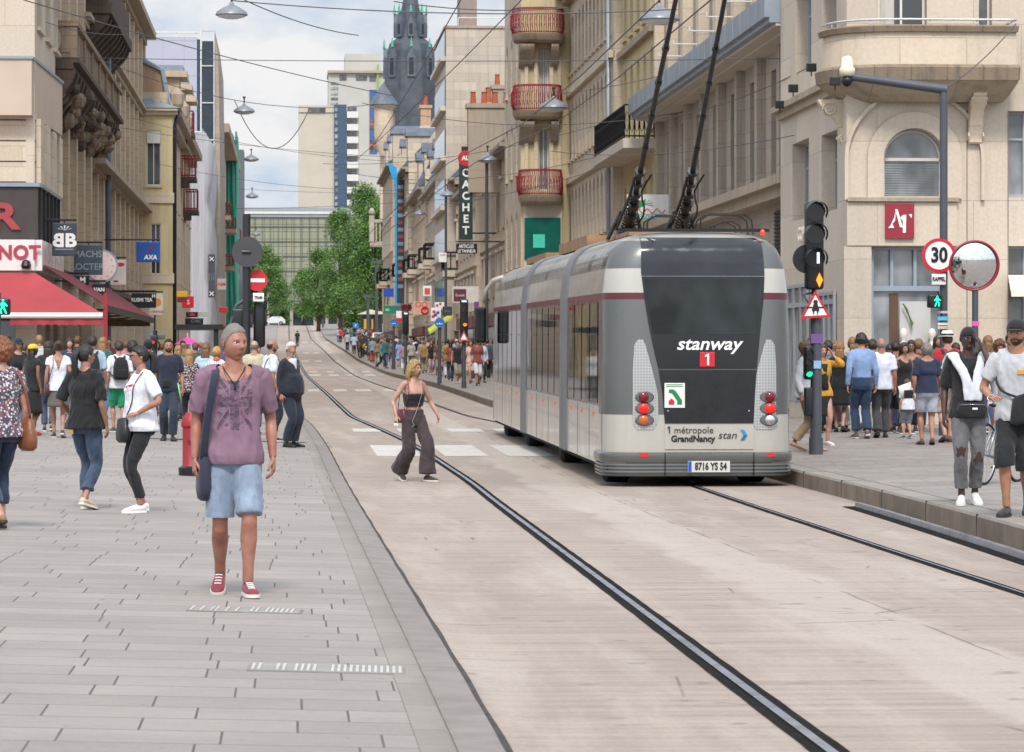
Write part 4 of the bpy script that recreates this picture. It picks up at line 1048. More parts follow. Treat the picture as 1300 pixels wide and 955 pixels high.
yB0,yB1=yA2+.02,YL(178,XL)
l2=B('old_stone_building',XL,yB0,'old soiled stone building with a blackened carved balcony high on the left')
f=Fac(l2,'L',XL)
nb=17;hB=17.6
f.wall(yB0,yB1,.05,hB,grid(yB0,yB1,nb,1.45,[(.5,3.6),(4.8,7.4),(9.3,12.2),(13.9,16.4)]),M['s_old'],.7,M['glass'],M['frame_white'],5.,curtain=.2,sill=False)
st=(yB1-yB0)/nb
for i in range(nb+1):
 mb=MB();u=min(max(yB0+st*i,yB0+.45),yB1-.45);f.bx(mb,u-.4,u+.4,4.3,hB-.6,-.01,.28)
 mb.build('pilaster',M['s_old'],l2)
 if i%2==0:mb=MB();f.bx(mb,u-.3,u+.3,.1,4.0,-.01,.3);mb.build('shop_pier',M['s_cream'],l2)
f.trim('cornice',M['s_trim'],[(hB-.6,hB-.3,.35),(hB-.3,hB,.8)],yB0,yB1)
f.trim('string_course',M['s_trim'],[(13.2,13.45,.32),(13.45,13.6,.5)],yB0+20,yB1)
f.trim('string_course',M['s_trim'],[(8.4,8.6,.35),(8.6,8.8,.75)],yB0+25,yB1)
f.trim('string_course',M['s_dirty'],[(4.1,4.3,.35)],yB0,yB1)
y0,y1=W(100,99.5)[1],W(157,126)[1];zb_=10.55
f.trim('balcony_slab',M['s_dirty'],[(zb_-.35,zb_-.15,.95),(zb_-.15,zb_,1.12)],y0,y1)
mb=MB();n=26
for i in range(n):
 a=y0+.1+(y1-y0-.2)*i/n;w=(y1-y0)/n
 f.bx(mb,a+.1,a+w-.08,zb_+.15,zb_+.95,.88,.98)
 if i%4==0:f.bx(mb,a-.06,a+.32,zb_+.002,zb_+1.04,.84,1.06)
f.bx(mb,y0+.02,y1-.02,zb_+.002,zb_+.15,.85,1.04);f.bx(mb,y0,y1,zb_+.95,zb_+1.12,.8,1.1)
f.bx(mb,y0+.04,y0+.3,zb_+.15,zb_+.95,.02,.84);f.bx(mb,y0-.02,y0+.34,zb_+.95,zb_+1.12,0,.8)
mb.build('balustrade',M['s_balc'],l2)
mb=MB();mb.prism([(.25+.14*math.cos(a),zb_+.55+.33*math.sin(a))for a in[2*PI*k/12 for k in range(12)]],lambda a,b,o:f.pt(y0+.04-o,b,a+.2),0,.04);mb.build('carved_panel',M['s_trim'],l2)
f.brackets(M['s_dirty'],[y0+.25+i*(y1-y0-.5)/17 for i in range(18)],zb_-1.9,zb_-.36,1.0,.45,'carved_corbel')
for i in range(17):
 mb=MB();u=y0+.25+(i+.5)*(y1-y0-.5)/17
 mb.lathe([(.05,-.5),(.28,-.3),(.36,0),(.2,.3)],f.pt(u,zb_-.8,.35),8);mb.build('carved_head',M['s_balc'],l2)
rr=random.Random(11)
for i in range(44):
 u=y0+.2+rr.random()*(y1-y0-.4);o=rr.uniform(.25,1.0);r_=rr.uniform(.14,.3);n=8
 c=Vector(f.pt(u,zb_-.42-(1.05-o)*1.5-rr.random()*.15,o));mb=MB()
 mb.rings([[c+Vector((r_*math.sin(PI*(q+.5)/6)*math.cos(2*PI*k/n),r_*1.3*math.sin(PI*(q+.5)/6)*math.sin(2*PI*k/n),r_*math.cos(PI*(q+.5)/6)))*1.+Vector((0,0,0))+Vector((rr.uniform(-.04,.04),0,0))for k in range(n)]for q in range(6)])
 mb.build('carved_boss',M['s_balc']if i%3 else M['s_dirty'],l2)
y0,y1=W(116,118)[1],W(138,133)[1];zb_=14.2
f.trim('balcony_slab',M['s_dirty'],[(zb_-.4,zb_,1.1)],y0,y1);f.brackets(M['s_dirty'],[y0+.3+i*(y1-y0-.6)/9 for i in range(10)],zb_-1.6,zb_-.41,1.0,.45,'carved_corbel')
f.trim('balustrade',M['s_dirty'],[(zb_+.01,zb_+1.,1.0)],y0+.05,y1-.05)
mb=MB();mb.tube([f.pt(yB0+.5,.5,.35),f.pt(yB0+.5,16.5,.35)],.11,8);mb.tube([f.pt(yB0+33,.5,.4),f.pt(yB0+33,16.5,.4)],.11,8);mb.build('downpipe',mat('blue_grey_pipe','#5d6a78',.5),l2,smooth=True)
mb=MB();mb.prism([(XL+.5,hB+.01),(XL-2.2,hB+3.6),(XL-5,hB+4),(XL-5,hB+.01)],lambda a,b,o:(a,o,b),yB0+.02,yB1-.02);mb.build('roof',M['slate'],l2)
dC=161.;XC=W(219,dC)[0];yC=W(200,dC)[1];zC=lambda py:Z(py,dC)
yC2=YL(221,XC)
l3=B('yellow_house',XC,yC,'yellow rendered house with a shuttered white window on its narrow end')
fc=Fac(l3,'F',yC);fd=Fac(l3,'L',XC)
op=(W(186,dC)[0],W(204,dC)[0])
fc.wall(XL-2,XC,.05,zC(139),[(op[0],op[1],zC(236),zC(166)),(op[0]+.2,op[1],zC(350),zC(284)),(op[0],op[1]-.2,1.0,zC(372))],M['s_yellow'],.14,M['glass'],M['frame_white'],4.,bars=(1,0),sill=True,curtain=0,corner='1')
fd.wall(yC,yC2,.05,zC(139),grid(yC+.6,yC2-.3,2,1.1,[(.8,3.4),(6,8.3),(9.8,12.2)]),M['s_warm'],.3,M['glass'],M['frame_white'],4.,corner='0')
mb=MB();fc.bx(mb,op[0]+.02,op[1]-.02,zC(182),zC(167),-.06,.03);mb.build('roller_shutter',M['frame_white'],l3)
for z in(zC(258),zC(360)):fc.trim('string_course',M['s_cream'],[(z,z+.5,.1)],XL-2,XC+.08);
fc.trim('ground_floor_facing',M['s_white'],[(.06,zC(374)-.1,.04)],XL-1.95,XC-.9)
fc.trim('eave',M['s_cream'],[(zC(146),zC(141),.15),(zC(141),zC(138),.35)],XL-2,XC+.25)
fd.trim('eave',M['s_cream'],[(zC(146)+.01,zC(141),.15),(zC(141)+.01,zC(138)-.01,.33)],yC+.01,yC2)
mb=MB();mb.add([(XL-2,yC-.4,zC(138)+.01),(XC+.4,yC-.4,zC(138)+.01),(XC+.4,yC2,zC(138)+.01),(XL-2,yC2,zC(138)+.01),(XL-2,yC+2.5,zC(121)),(XC-1.2,yC+2.5,zC(121)),(XC-1.2,yC2,zC(121)),(XL-2,yC2,zC(121))],[(0,1,5,4),(1,2,6,5),(2,3,7,6),(3,0,4,7),(4,5,6,7),(0,3,2,1)]);mb.build('roof',M['zinc'],l3)
mb=MB()
for i in range(9):x=XL-1.6+i*.42;mb.add([(x,yC-.39,zC(138)+.03),(x+.03,yC-.39,zC(138)+.03),(x+.03-.3,yC+2.5,zC(121)+.03),(x-.3,yC+2.5,zC(121)+.03)],[(0,1,2,3)])
mb.build('roof_seam',M['frame_grey'],l3)
mb=MB();yg=yC+2.6;mb.prism([(XL-3.5,12),(XL-3.5,zC(70)),(W(180,dC)[0],zC(72)),(W(202,dC)[0],zC(84)),(W(208,dC)[0],zC(130)),(W(212,dC)[0],12.5)],lambda a,b,o:(a,yg+o,b),0,6.);mb.build('gable_wall',M['s_pink'],l3)
mb=MB();mb.tube([(W(176,dC)[0],yg-.05,zC(70)),(W(203,dC)[0],yg-.05,zC(83)),(W(213,dC)[0],yg-.05,zC(134))],.14,6);mb.build('gable_flashing',M['zinc'],l3)
mb=MB();mb.tube([(XC+.3,yC+.2,zC(139)),(XC+.1,yC+.3,zC(160)),(XC+.1,yC+.3,1)],.09,8);mb.build('downpipe',M['darkmetal'],l3,smooth=True)
yD=yC2+.02;XD=-6.1;yD2=YL(242,XD)
l4=B('ornate_bay_building',XD,yD,'ornate beige building with small red iron balconies behind the yellow house')
fe=Fac(l4,'L',XD)
fe.wall(yD,yD2,.05,13.8,grid(yD,yD2,8,1.2,[(5.5,8),(9.3,11.8)]),M['s_warm'],.35,M['glass'],M['frame_white'],4.)
ff=Fac(l4,'F',yD);ff.trim('end_wall',M['s_warm'],[(.06,14.6,.01)],XD-5,XD-.001)
dD=192.
for(pa,pb,px)in((162,188,232),(208,236,235),(238,272,238)):
 z=Z(pb,dD);X1=XD+1.0
 a=YL(px-5,XD)-1
 fe.trim('balcony_slab',M['s_dirty'],[(z-.5,z-.22,.4),(z-.22,z,.85)],a,a+2.6)
 fe.railing(a+.05,a+2.5,z,1.15,.78,M['redrail'],.16,.025)
fe.trim('cornice',M['s_trim'],[(13.,13.4,.4),(13.4,13.8,.7)],yD,yD2)
for k in range(3):
 dx=yD+2+k*8;mb=MB();mb.box(XD-2.2,XD+.5,dx,dx+2.6,13.8,15.5);mb.box(XD-2.2,XD+.9,dx-.3,dx+2.9,15.5,15.8);d_=mb.build('attic_dormer',M['s_warm'],l4)
 mb=MB();mb.box(XD-2.2,XD+.7,dx-.1,dx+2.7,15.8,16.1);mb.build('dormer_cap',M['zinc'],d_)
 mb=MB();mb.lathe([(.2,0),(.35,.3),(.38,.8),(.15,1.1)],(XD+.4,dx-.6,13.8),8);mb.build('urn',M['s_trim'],d_)
mb=MB();mb.prism([(XD-.2,13.81),(XD-2.4,15.4),(XD-5,15.6),(XD-5,13.81)],lambda a,b,o:(a,o,b),yD+.02,yD2);mb.build('roof',M['slate'],l4)
dE=235.;XE=W(250,dE)[0];yE=W(230,dE)[1];zE=lambda py:Z(py,dE)
l5=B('lilac_tower',XE,yE,'tall flat lilac white block with a dark blue glazed side strip in a white frame','tower block')
fg=Fac(l5,'F',yE)
lil=mat('lilac_white_cladding','#a9aab8',.55,var=.04,vscale=.4)
fg.wall(XE-11,XE,.05,zE(47),[],lil,.1,back=24)
mb=MB()
for k in range(9):fg.bx(mb,XE-11,XE,4+k*2.5,4.03+k*2.5,.003,.01)
for k in range(6):fg.bx(mb,XE-.9-k*1.5,XE-.88-k*1.5,1,zE(47),.003,.01)
mb.build('panel_joint',M['frame_grey'],l5)
navy=mat('navy_glazing','#26323f',.15,var=.3)
pxE=lambda px:W(px,dE)[0]
mb=MB();fg.bx(mb,pxE(250)+.01,pxE(254),1,zE(50),-20,.02);mb.build('blue_edge',mat('dark_blue_glass','#26384f',.15,var=.3),l5)
mb=MB();fg.bx(mb,pxE(256.5),pxE(270.5),2,zE(52),-20,.0);mb.build('glazed_strip',navy,l5)
mb=MB()
for py in(38,83,130,177,224):fg.bx(mb,pxE(255),pxE(272),zE(py+1.2),zE(py),-.2,.12)
fg.bx(mb,pxE(254)+.01,pxE(256),2,zE(38),-.2,.1);fg.bx(mb,pxE(271),pxE(272.2),2,zE(38),-.2,.1);mb.build('white_frame',M['frame_white'],l5)
mb=MB();mb.prism([(pxE(272.3),zE(38)),(pxE(277),zE(75)),(pxE(279),zE(200)),(pxE(280),1.),(pxE(272.3),1.)],lambda a,b,o:(a,yE+o,b),.2,18);mb.build('concrete_flank',M['s_grey'],l5)
mb=MB();fg.bx(mb,XE-11,XE+.1,zE(42),zE(40),-.2,.0)
for k in range(8):fg.bx(mb,XE-.1-k*1.4,XE-k*1.4,zE(47),zE(40),-.15,-.05)
mb.build('roof_railing',M['frame_white'],l5)
dF=222.;X0,X1=W(228,dF)[0],W(259,dF)[0];yF=W(240,dF)[1];zF=lambda py:Z(py,dF)
l6=B('sheeted_scaffold',X1,yF,'scaffold wrapped in white sheeting with folds along its street side','scaffold')
def sheetmat(name,col):
 m,t,b,N,L=nt(name);g=N.new('ShaderNodeNewGeometry')
 w=nz(N,L,vmap(N,L,g.outputs['Position'],(2.2,.4,.12)),1.4,4,.6)
 L.new(mix_rgb(N,L,ramp(N,L,w,.35,.65),tuple(c*.8 for c in srgb(col)),srgb(col)),b.inputs['Base Color']);b.inputs['Roughness'].default_value=.6
 bumpn(N,L,b,w,.6,.15);return m
sheet=sheetmat('white_sheeting','#b9b8be')
mb=MB()
pl=[]
for i in range(40):
 pl.append((X0+(X1-X0)*i/39,yF-.12*abs(math.sin(i*1.1))-.06*math.sin(i*.37)))
nside=60;LY=YL(275,X1)-yF
rows=[]
for z,t in[(zF(168)+(.6-zF(168))*k/24,k/24)for k in range(25)]:
 r_=[(x,y,z)for x,y in pl]
 for i in range(1,nside):
  u=i/nside;bill=.5*abs(math.sin(u*9+t*10))**.6*(t>.0)
  top=zF(168)if u<.9 else zF(168)
  r_.append((X1+.1+bill,yF+LY*u,z+(0 if t<.99 else 0)))
 rows.append(r_)
mb.rings(rows,0,False,False);mb.build('sheeting',sheet,l6,smooth=True,fixn=True)
mb=MB()
for i in range(8):
 for j in range(2):x=X0+.1;mb.tube([(X1-.1-j*1.2,yF+.3+i*LY/8,1),(X1-.1-j*1.2,yF+.3+i*LY/8,zF(163))],.04,5)
mb.build('scaffold_pole',M['zinc'],l6)
mb=MB();mb.box(X0,X1,yF+.3,yF+.5,zF(169),zF(166));mb.build('top_plank',M['frame_white'],l6)
mb=MB();xb0,xb1=X1+.75,X1+1.35
bn=empty('vertical_banner',(xb0,yF+6,4),'dark grey vertical banner with two white crosses beside the white sheeting','banner',world=True)
dB_=218.;q0,q1=W(264.5,dB_)[0],W(273,dB_)[0];yb_=W(268,dB_)[1]
mb.box(q0,q1,yb_,yb_+.06,Z(378,dB_),Z(323,dB_));mb.build('cloth',mat('charcoal_banner','#3a3d46',.7),bn)
for py in(329,373):
 mb=MB();cx,cz_=(q0+q1)/2,Z(py,dB_)
 for s_ in(-1,1):mb.tube([(cx-.13,yb_-.03,cz_-.13*s_),(cx+.13,yb_-.03,cz_+.13*s_)],.028,4)
 mb.build('cross_mark',M['white'],bn)
mb=MB();[mb.tube([(q0+.05+k*.15,yb_-.02,Z(356,dB_)),(q0+.07+k*.15,yb_-.02,Z(347,dB_))],.02,4)for k in range(3)];mb.build('letter_mark',M['zinc'],bn)
XF=-5.9
yF0,yF1=YL(275,XF),YL(292,XF)
l7=B('far_left_building',XF,yF0,'beige building with small balconies between the white sheeting and the green net')
fi=Fac(l7,'L',XF);fi.wall(yF0,yF1,.05,20,grid(yF0+1,yF1-1,12,1.3,[(5.5,8),(9.5,12),(13.2,15.6)]),M['s_old'],.35,M['glass'],M['frame_white'],4.)
Fac(l7,'F',yF0).trim('end_wall',M['s_warm'],[(.06,20,.01)],XF-6,XF)
for k in range(5):balc(fi,yF0+4+k*14,yF0+9+k*14,9.2 if k%2 else 12.9,1.,M['s_trim'],M['redrail'])
fi.trim('cornice',M['s_trim'],[(19.3,20,1.)],yF0,yF1)
dN=300.;x0,x1=W(283,dN)[0],W(300,dN)[0];yN=W(290,dN)[1]
l8=B('netted_scaffold',x1,yN,'narrow scaffold draped in bright green net','scaffold')
mb=MB();rows=[]
for k in range(40):
 z=2.5+(Z(176,dN)-2.5)*k/39
 rows.append([(x0+(x1-x0)*i/14,yN-.15*math.sin(i*1.3+z*.4)-.1*math.sin(i*2.7),z+(.5*math.sin(i*.8)if k==39 else 0))for i in range(15)]+[(x1+.15*math.sin(i+z*.5),yN+i*.5,z+(.8*math.sin(i)if k==39 else 0))for i in range(1,12)])
mb.rings(rows,0,False,False);mb.build('net',sheetmat('green_net','#3a9f88'),l8,smooth=True)
mb=MB()
for px in(284,291,299):
 for yy in(yN+.5,yN+3):mb.tube([(W(px,dN)[0],yy,2),(W(px,dN)[0],yy,Z(170,dN))],.05,5)
for py in(174,178):mb.tube([(x0,yN+.4,Z(py,dN)),(x1,yN+.4,Z(py,dN))],.05,5)
mb.build('scaffold_pole',M['zinc'],l8)
dP=330.;x,y=W(304,dP)
l9=B('dark_pylon',x,y,'slender dark grey slab tower rising behind the green netted scaffold','pylon')
mb=MB();mb.box(x-.42,x+.42,y,y+6,1,Z(190,dP));mb.build('slab',mat('dark_grey_cladding','#5a5d63',.6,var=.06),l9)
mb=MB();mb.tube([(x-.35,y+.2,Z(190,dP)),(x-.5,y+.2,Z(184,dP)),(x-.9,y+.1,Z(188,dP))],.06,5);mb.build('bracket',M['darkmetal'],l9)
l10=B('end_left_building',-6.,YL(300,-6.),'plain stone building at the far left end of the street')
Fac(l10,'L',-6.).wall(YL(300,-6.),440,1,15,grid(YL(300,-6.)+2,438,9,1.6,[(6,8.5),(10,12.5)]),M['s_grey'],.3,M['glass'],None,4.)
def leafmat(name,a,b_):
 m,t,b,N,L=nt(name)
 g=N.new('ShaderNodeNewGeometry')
 n=nz(N,L,g.outputs['Position'],.8,4,.6)
 c=mix_rgb(N,L,ramp(N,L,n,.35,.65),srgb(a),srgb(b_))
 c=mix_rgb(N,L,mth(N,L,'MULTIPLY',g.outputs['Random Per Island'],.28),c,tuple(x*1.5 for x in srgb(b_)))
 L.new(c,b.inputs['Base Color']);b.inputs['Roughness'].default_value=.6
 return m
LEAF=leafmat('green_leaves','#3f6128','#5c7f36')
BARK=mat('tree_bark','#4a4036',.9,var=.3,vscale=2,bump=.5)
def tree(x,y,h,w,label,seed,clumps=46,leaves=150,base=.2,ls=.36):
 rnd=random.Random(seed);z0=gz(x,y)if y<577 else 7.
 t=empty('tree',(x,y,z0-.2),label,'tree','trees at the end of the street')
 mb=MB();tp=[(0,0,0),(.1,0,h*.15),(.15,.1,h*.3),(0,.1,h*.6),(0,0,h*.85)]
 mb.tube(tp,[.34,.28,.24,.14,.05],8)
 cs=[]
 for i in range(clumps):
  an=rnd.uniform(0,2*PI);tz=rnd.random();zz_=h*(base+(1-base)*tz)
  prof=math.sin(PI*min(1,(tz*.92+.1)))**.6
  rr=w*.5*prof*rnd.uniform(.35,1.0)
  c=Vector((math.cos(an)*rr,math.sin(an)*rr,min(zz_,h*.97)));cs.append((c,rnd.uniform(.11,.2)*w+.35))
  if i%3==0:mb.tube([(0,0,c.z*.6),c*.5+Vector((0,0,c.z*.25)),c],[.1,.07,.02],5)
 mb.build('trunk',BARK,t,smooth=True)
 V=[];F=[]
 for c,r in cs:
  for k in range(int(leaves*1.5)):
   d=Vector((rnd.gauss(0,1),rnd.gauss(0,1),rnd.gauss(0,.75)));d.normalize();d*=r*rnd.random()**.4
   p=c+d;s=ls*rnd.uniform(.5,1.1)
   a=Vector((rnd.gauss(0,1),rnd.gauss(0,1),rnd.gauss(0,.6))).normalized();b_=a.cross(Vector((rnd.gauss(0,1),rnd.gauss(0,1),1))).normalized()
   n=len(V);V+=[p-a*s*.5,p+b_*s*.28,p+a*s*.5,p-b_*s*.28];F.append((n,n+1,n+2,n+3))
 cb=MB();cb.add(V,F);cb.build('crown',LEAF,t,fixn=False)
 return t
def treeat(px,ytop,ybase,d,wpx,label,seed,**k):
 x,y=W(px,d);zt=Z(ytop,d);z0=gz(x,y)if y<577 else 7.
 tree(x,y,zt-z0,wpx*d/FPX,label,seed,**k)
treeat(463,236,0,420,74,'tallest bright green tree beside the stone balcony at the right end of the street',1,clumps=80,leaves=190)
treeat(476,262,0,400,60,'dark green tree pressed against the far right corner building',2,clumps=60,leaves=180)
treeat(432,268,0,455,54,'tree just left of the tallest one, leaning over the far pavement',3,clumps=56,leaves=170)
treeat(404,318,0,500,52,'low rounded green tree in front of the glass block, right of its middle',4,clumps=50,leaves=150)
treeat(385,345,0,560,34,'smallest tree standing near the middle of the glass block',5,clumps=34,leaves=150)
treeat(336,312,0,540,46,'green tree left of the glass block entrance, behind the no entry sign',6,clumps=50,leaves=150,base=.15)
treeat(357,352,0,570,26,'narrow tree right of the left hand tree before the glass block',7,clumps=30,leaves=140,base=.1)
treeat(318,330,0,520,30,'tree half hidden by the street pole at the left end of the street',8,clumps=30,leaves=140)
treeat(450,315,0,470,50,'bushy mid green tree behind the tallest tree near the bus shelter',9,clumps=40,leaves=150,base=.1)
def face_ring(mb,n,r0,r1,y,z0=0,x0=0,mi=0):
 for k in range(n):
  a,b=2*PI*k/n,2*PI*(k+1)/n
  mb.add([(x0+r0*math.cos(a),y,z0+r0*math.sin(a)),(x0+r0*math.cos(b),y,z0+r0*math.sin(b)),(x0+r1*math.cos(b),y,z0+r1*math.sin(b)),(x0+r1*math.cos(a),y,z0+r1*math.sin(a))],[(0,1,2,3)],mi)
def at(px,py_feet):
 d=hit(px,py_feet);x,y=W(px,d);return d,x,y,gz(x,y)
def post(name,px,pyf,pyt,r,label,cat,mt=None,group=None,dd=None):
 if dd:d=dd;x,y=W(px,d);z=gz(x,y)
 else:d,x,y,z=at(px,pyf)
 t=empty(name,(x,y,z),label,cat,group)
 mb=MB();h=Z(pyt,d)-z;mb.tube([(0,0,-.05),(0,0,h)],r,14);mb.tube([(0,0,-.02),(0,0,.25)],r*1.25,14);mb.build('pole',mt or M['polegrey'],t,smooth=40)
 L_=lambda px_,py_:((px_-px)*d/FPX,Z(py_,d)-z)
 return t,d,L_,h
def rounddisc(t,x,z,r,y=-.1,ring=M['red'],field=M['white'],name='sign_disc',rim=.18):
 mb=MB();mb.disc((x,y,z),r,(0,-1,0),.025,32);o=mb.build(name,ring,t,smooth=40)
 if field:mb=MB();mb.disc((x,y-.027,z),r*(1-rim),(0,-1,0),.004,32);mb.build('sign_field',field,o)
 return o
def greenman(parent,x,y,z,s,mt,flip=1):
 mb=MB();pr=lambda a,b,o:(x+a*s*flip,y-o,z+b*s)
 mb.disc((x,y,z+.42*s),.075*s,(0,-1,0),.006,10)
 mb.prism([(-.1,.32),(.08,.33),(.1,.0),(-.08,.0)],pr,0,.006)
 mb.prism([(-.08,.0),(.03,.0),(-.16,-.45),(-.26,-.42)],pr,0,.006)
 mb.prism([(.0,.001),(.1,.001),(.22,-.2),(.16,-.46),(.06,-.44),(.1,-.2)],pr,0,.0055)
 mb.prism([(-.1,.31),(-.06,.2),(-.24,.02),(-.3,.08)],pr,0,.0065);mb.prism([(.07,.31),(.06,.2),(.22,.04),(.3,.1)],pr,0,.0065)
 return mb.build('walking_figure',mt,parent)
GREEN=mat('lit_green','#19ffb0',.4,var=0,emit=1.3);RLIT=mat('lit_red','#ff2a1c',.4,var=0,emit=1.4);WLIT=mat('lit_white','#e8f4ff',.4,var=0,emit=1.1);OLIT=mat('lit_amber','#ff8a1e',.4,var=0,emit=1.2)
def lens(t,x,z,r,y,mt,hood=True,hd=.22):
 mb=MB();mb.disc((x,y,z),r,(0,-1,0),.012,20);o=mb.build('lens',mt,t,smooth=30)
 if hood:
  mb=MB();n=14
  a=[(x+r*1.12*math.cos(PI*(i/n*1.3-.15)),y,z+r*1.12*math.sin(PI*(i/n*1.3-.15)))for i in range(n+1)]
  b=[(x+r*1.12*math.cos(PI*(i/n*1.3-.15)),y-hd*(.35+.65*math.sin(PI*i/n)),z+r*1.12*math.sin(PI*(i/n*1.3-.15))-.03)for i in range(n+1)]
  mb.add(a+b,[(i,i+1,n+2+i,n+1+i)for i in range(n)]);mb.build('hood',M['black'],t)
 return o
def rbox(name,mt,parent,x0,x1,y0,y1,z0,z1,bv=.03):
 me=MB().box(x0,x1,y0,y1,z0,z1).mesh(name,mt);bevel(me,bv,3);me.polygons.foreach_set('use_smooth',[True]*len(me.polygons));me.set_sharp_from_angle(angle=.6);return link(name,me,parent)
DARKLENS=mat('unlit_lens','#1d1d20',.15,var=0)
t,d,LP,h=post('tram_signal',1036,577,390,.085,'tall black tram signal with a white bar, an amber diamond and a crossing triangle','traffic light')
x0,z1=LP(1018,255);x1,z0=LP(1046,368)
sc=(z1-z0)
rbox('housing',M['black'],t,x0+.04,x1-.02,-.16,.08,z0,z1-.02,.05)
mb=MB();xm=(x0+x1)/2+.01;mb.disc((xm-.1,.0,LP(0,329)[1]),.22,(0,-1,0),.05,24);mb.build('backing_disc',M['black'],t)
for py,m_ in((269,DARKLENS),(297,DARKLENS),(328,M['black'])):lens(t,xm,LP(0,py)[1],.15,-.165,m_,hd=.3)
mb=MB();mb.box(xm-.02+.04,xm+.02+.04,-.2,-.185,LP(0,335)[1],LP(0,321)[1]);mb.build('white_bar',WLIT,t)
mb=MB();zc=LP(0,356)[1];mb.prism([(xm+.06,zc-.11),(xm+.11,zc),(xm+.06,zc+.11),(xm+.01,zc)],lambda a,b,o:(a,-.17-o,b),0,.02);mb.build('amber_diamond',OLIT,t)
mb=MB();mb.tube([(0,.05,h),(xm,.02,z0+.05)],.04,8);mb.tube([(0,0,h-.1),(-.2,0,LP(0,374)[1]),(xm,0,LP(0,372)[1])],.02,6);mb.build('bracket',M['polegrey'],t)
tr=[LP(1014,405),LP(1053,403),LP(1033,369)]
mb=MB();mb.prism(tr,lambda a,b,o:(a,-.12-o,b),0,.03);o_=mb.build('warning_triangle',M['red'],t)
c_=(sum(p[0]for p in tr)/3,sum(p[1]for p in tr)/3)
mb=MB();mb.prism([(c_[0]+(p[0]-c_[0])*.74,c_[1]+(p[1]-c_[1])*.74)for p in tr],lambda a,b,o:(a,-.151-o,b),0,.004);mb.build('triangle_field',M['white'],o_)
mb=MB();X_,Z_=c_;mb.disc((X_,-.156,Z_+.1),.035,(0,-1,0),.004,10)
mb.prism([(X_-.03,Z_+.07),(X_+.03,Z_+.07),(X_+.06,Z_-.03),(X_-.06,Z_-.03)],lambda a,b,o:(a,-.156-o,b),0,.004);mb.prism([(X_-.13,Z_+.03),(X_+.13,Z_+.03),(X_+.13,Z_+.01),(X_-.13,Z_+.01)],lambda a,b,o:(a,-.157-o,b),0,.004)
mb.prism([(X_-.045,Z_-.031),(X_-.015,Z_-.031),(X_-.03,Z_-.1)],lambda a,b,o:(a,-.156-o,b),0,.004);mb.prism([(X_+.045,Z_-.031),(X_+.015,Z_-.031),(X_+.03,Z_-.1)],lambda a,b,o:(a,-.156-o,b),0,.004);mb.build('triangle_mark',M['black'],o_)
rbox('lower_signal',M['black'],t,LP(1020,0)[0],LP(1030.5,0)[0],-.14,.06,LP(0,482)[1],LP(0,439)[1],.03)
xm2=LP(1025.3,0)[0]
for py,m_ in((446,DARKLENS),(460,DARKLENS),(474,GREEN)):lens(t,xm2,LP(0,py)[1],.05,-.145,m_,hd=.1)
rbox('push_button_box',M['black'],t,LP(1024,0)[0]-.04,LP(1031,0)[0],-.1,.05,LP(0,528)[1],LP(0,492)[1],.02)
mb=MB();mb.box(-.09,.09,-.092,-.087,LP(0,436)[1],LP(0,424)[1]);mb.build('sticker',mat('violet_sticker','#6b4f86',.6),t)
mb=MB();mb.box(-.05,.06,-.095,-.09,LP(0,468)[1],LP(0,458)[1]);mb.build('sticker',mat('pale_blue_sticker','#8fb4d8',.6),t)
t,d,LP,h=post('camera_mast',1198,545,112,.07,'tall grey mast with a white dome camera and a 30 speed limit sign','pole',dd=58)
a0,a1=LP(1070,97),LP(1200,114)
mb=MB();mb.tube([(0,0,h),(0,0,a1[1]+.02)],.07,12);mb.tube([(a1[0]+.02,0,a1[1]),(a0[0],0,a0[1])],[.085,.07],12);mb.build('arm',M['polegrey'],t,smooth=40)
mb=MB();mb.lathe([(.0,-.12),(.13,-.1),(.14,.02),(.11,.06),(.1,.2),(.06,.24),(0,.25)],(a0[0]+.06,0,a0[1]+.1),16);mb.build('dome_camera',mat('cream_camera_shell','#d8d2b8',.4),t,smooth=True)
mb=MB();mb.lathe([(0,-.2),(.07,-.17),(.1,-.1),(.1,-.03)],(a0[0]+.06,0,a0[1]),12);mb.build('camera_socket',M['black'],t,smooth=True)
sx,sz=LP(1190,325);r_=22*d/FPX
o_=rounddisc(t,sx,sz,r_,-.12,rim=.2)
text('30',.36,(sx,-.158,sz),M['black'],t,bold=.012,sx=.82,name='speed_number')
rbox('plate',M['white'],t,LP(1181,0)[0],LP(1199,0)[0],-.13,-.1,LP(0,362)[1],LP(0,348)[1],.01)
text('RAPPEL',.1,(LP(1190,0)[0],-.135,LP(0,355)[1]),M['black'],t,bold=.003,sx=.7,name='plate_text')
rbox('pedestrian_light',M['black'],t,LP(1176,0)[0],LP(1193,0)[0],-.2,.0,LP(0,391)[1],LP(0,374)[1],.03)
greenman(t,LP(1187,0)[0],-.205,LP(0,383)[1],.2,GREEN)
for k,(py,hh,c)in enumerate(((395,3,'#c9b8c9'),(402,5,'#58b4d6'),(410,3,'#d8d4cc'),(414,4,'#c9b9a0'))):
 mb=MB();mb.box(-.12,.07,-.078,-.072,LP(0,py+hh)[1],LP(0,py)[1]);mb.build('sticker',mat('sticker_%d'%k,c,.6),t)
t,d,LP,h=post('traffic_mirror',1238,548,366,.055,'round traffic mirror with a thin red rim on a grey post','traffic mirror',dd=57)
mx_,mz_=LP(1235,337);r_=29*d/FPX
mb=MB();mb.disc((0,0,0),r_+.03,(0,-1,0),.03,40);mb.tube([((r_+.03)*math.cos(a),-.04,(r_+.03)*math.sin(a))for a in[2*PI*k/40 for k in range(41)]],.022,6,cap=False);o_=mb.build('rim',mat('dark_red_rim','#8e2a36',.5),t,smooth=40,loc=(mx_,-.08,mz_));o_.rotation_euler=(.17,0,0)
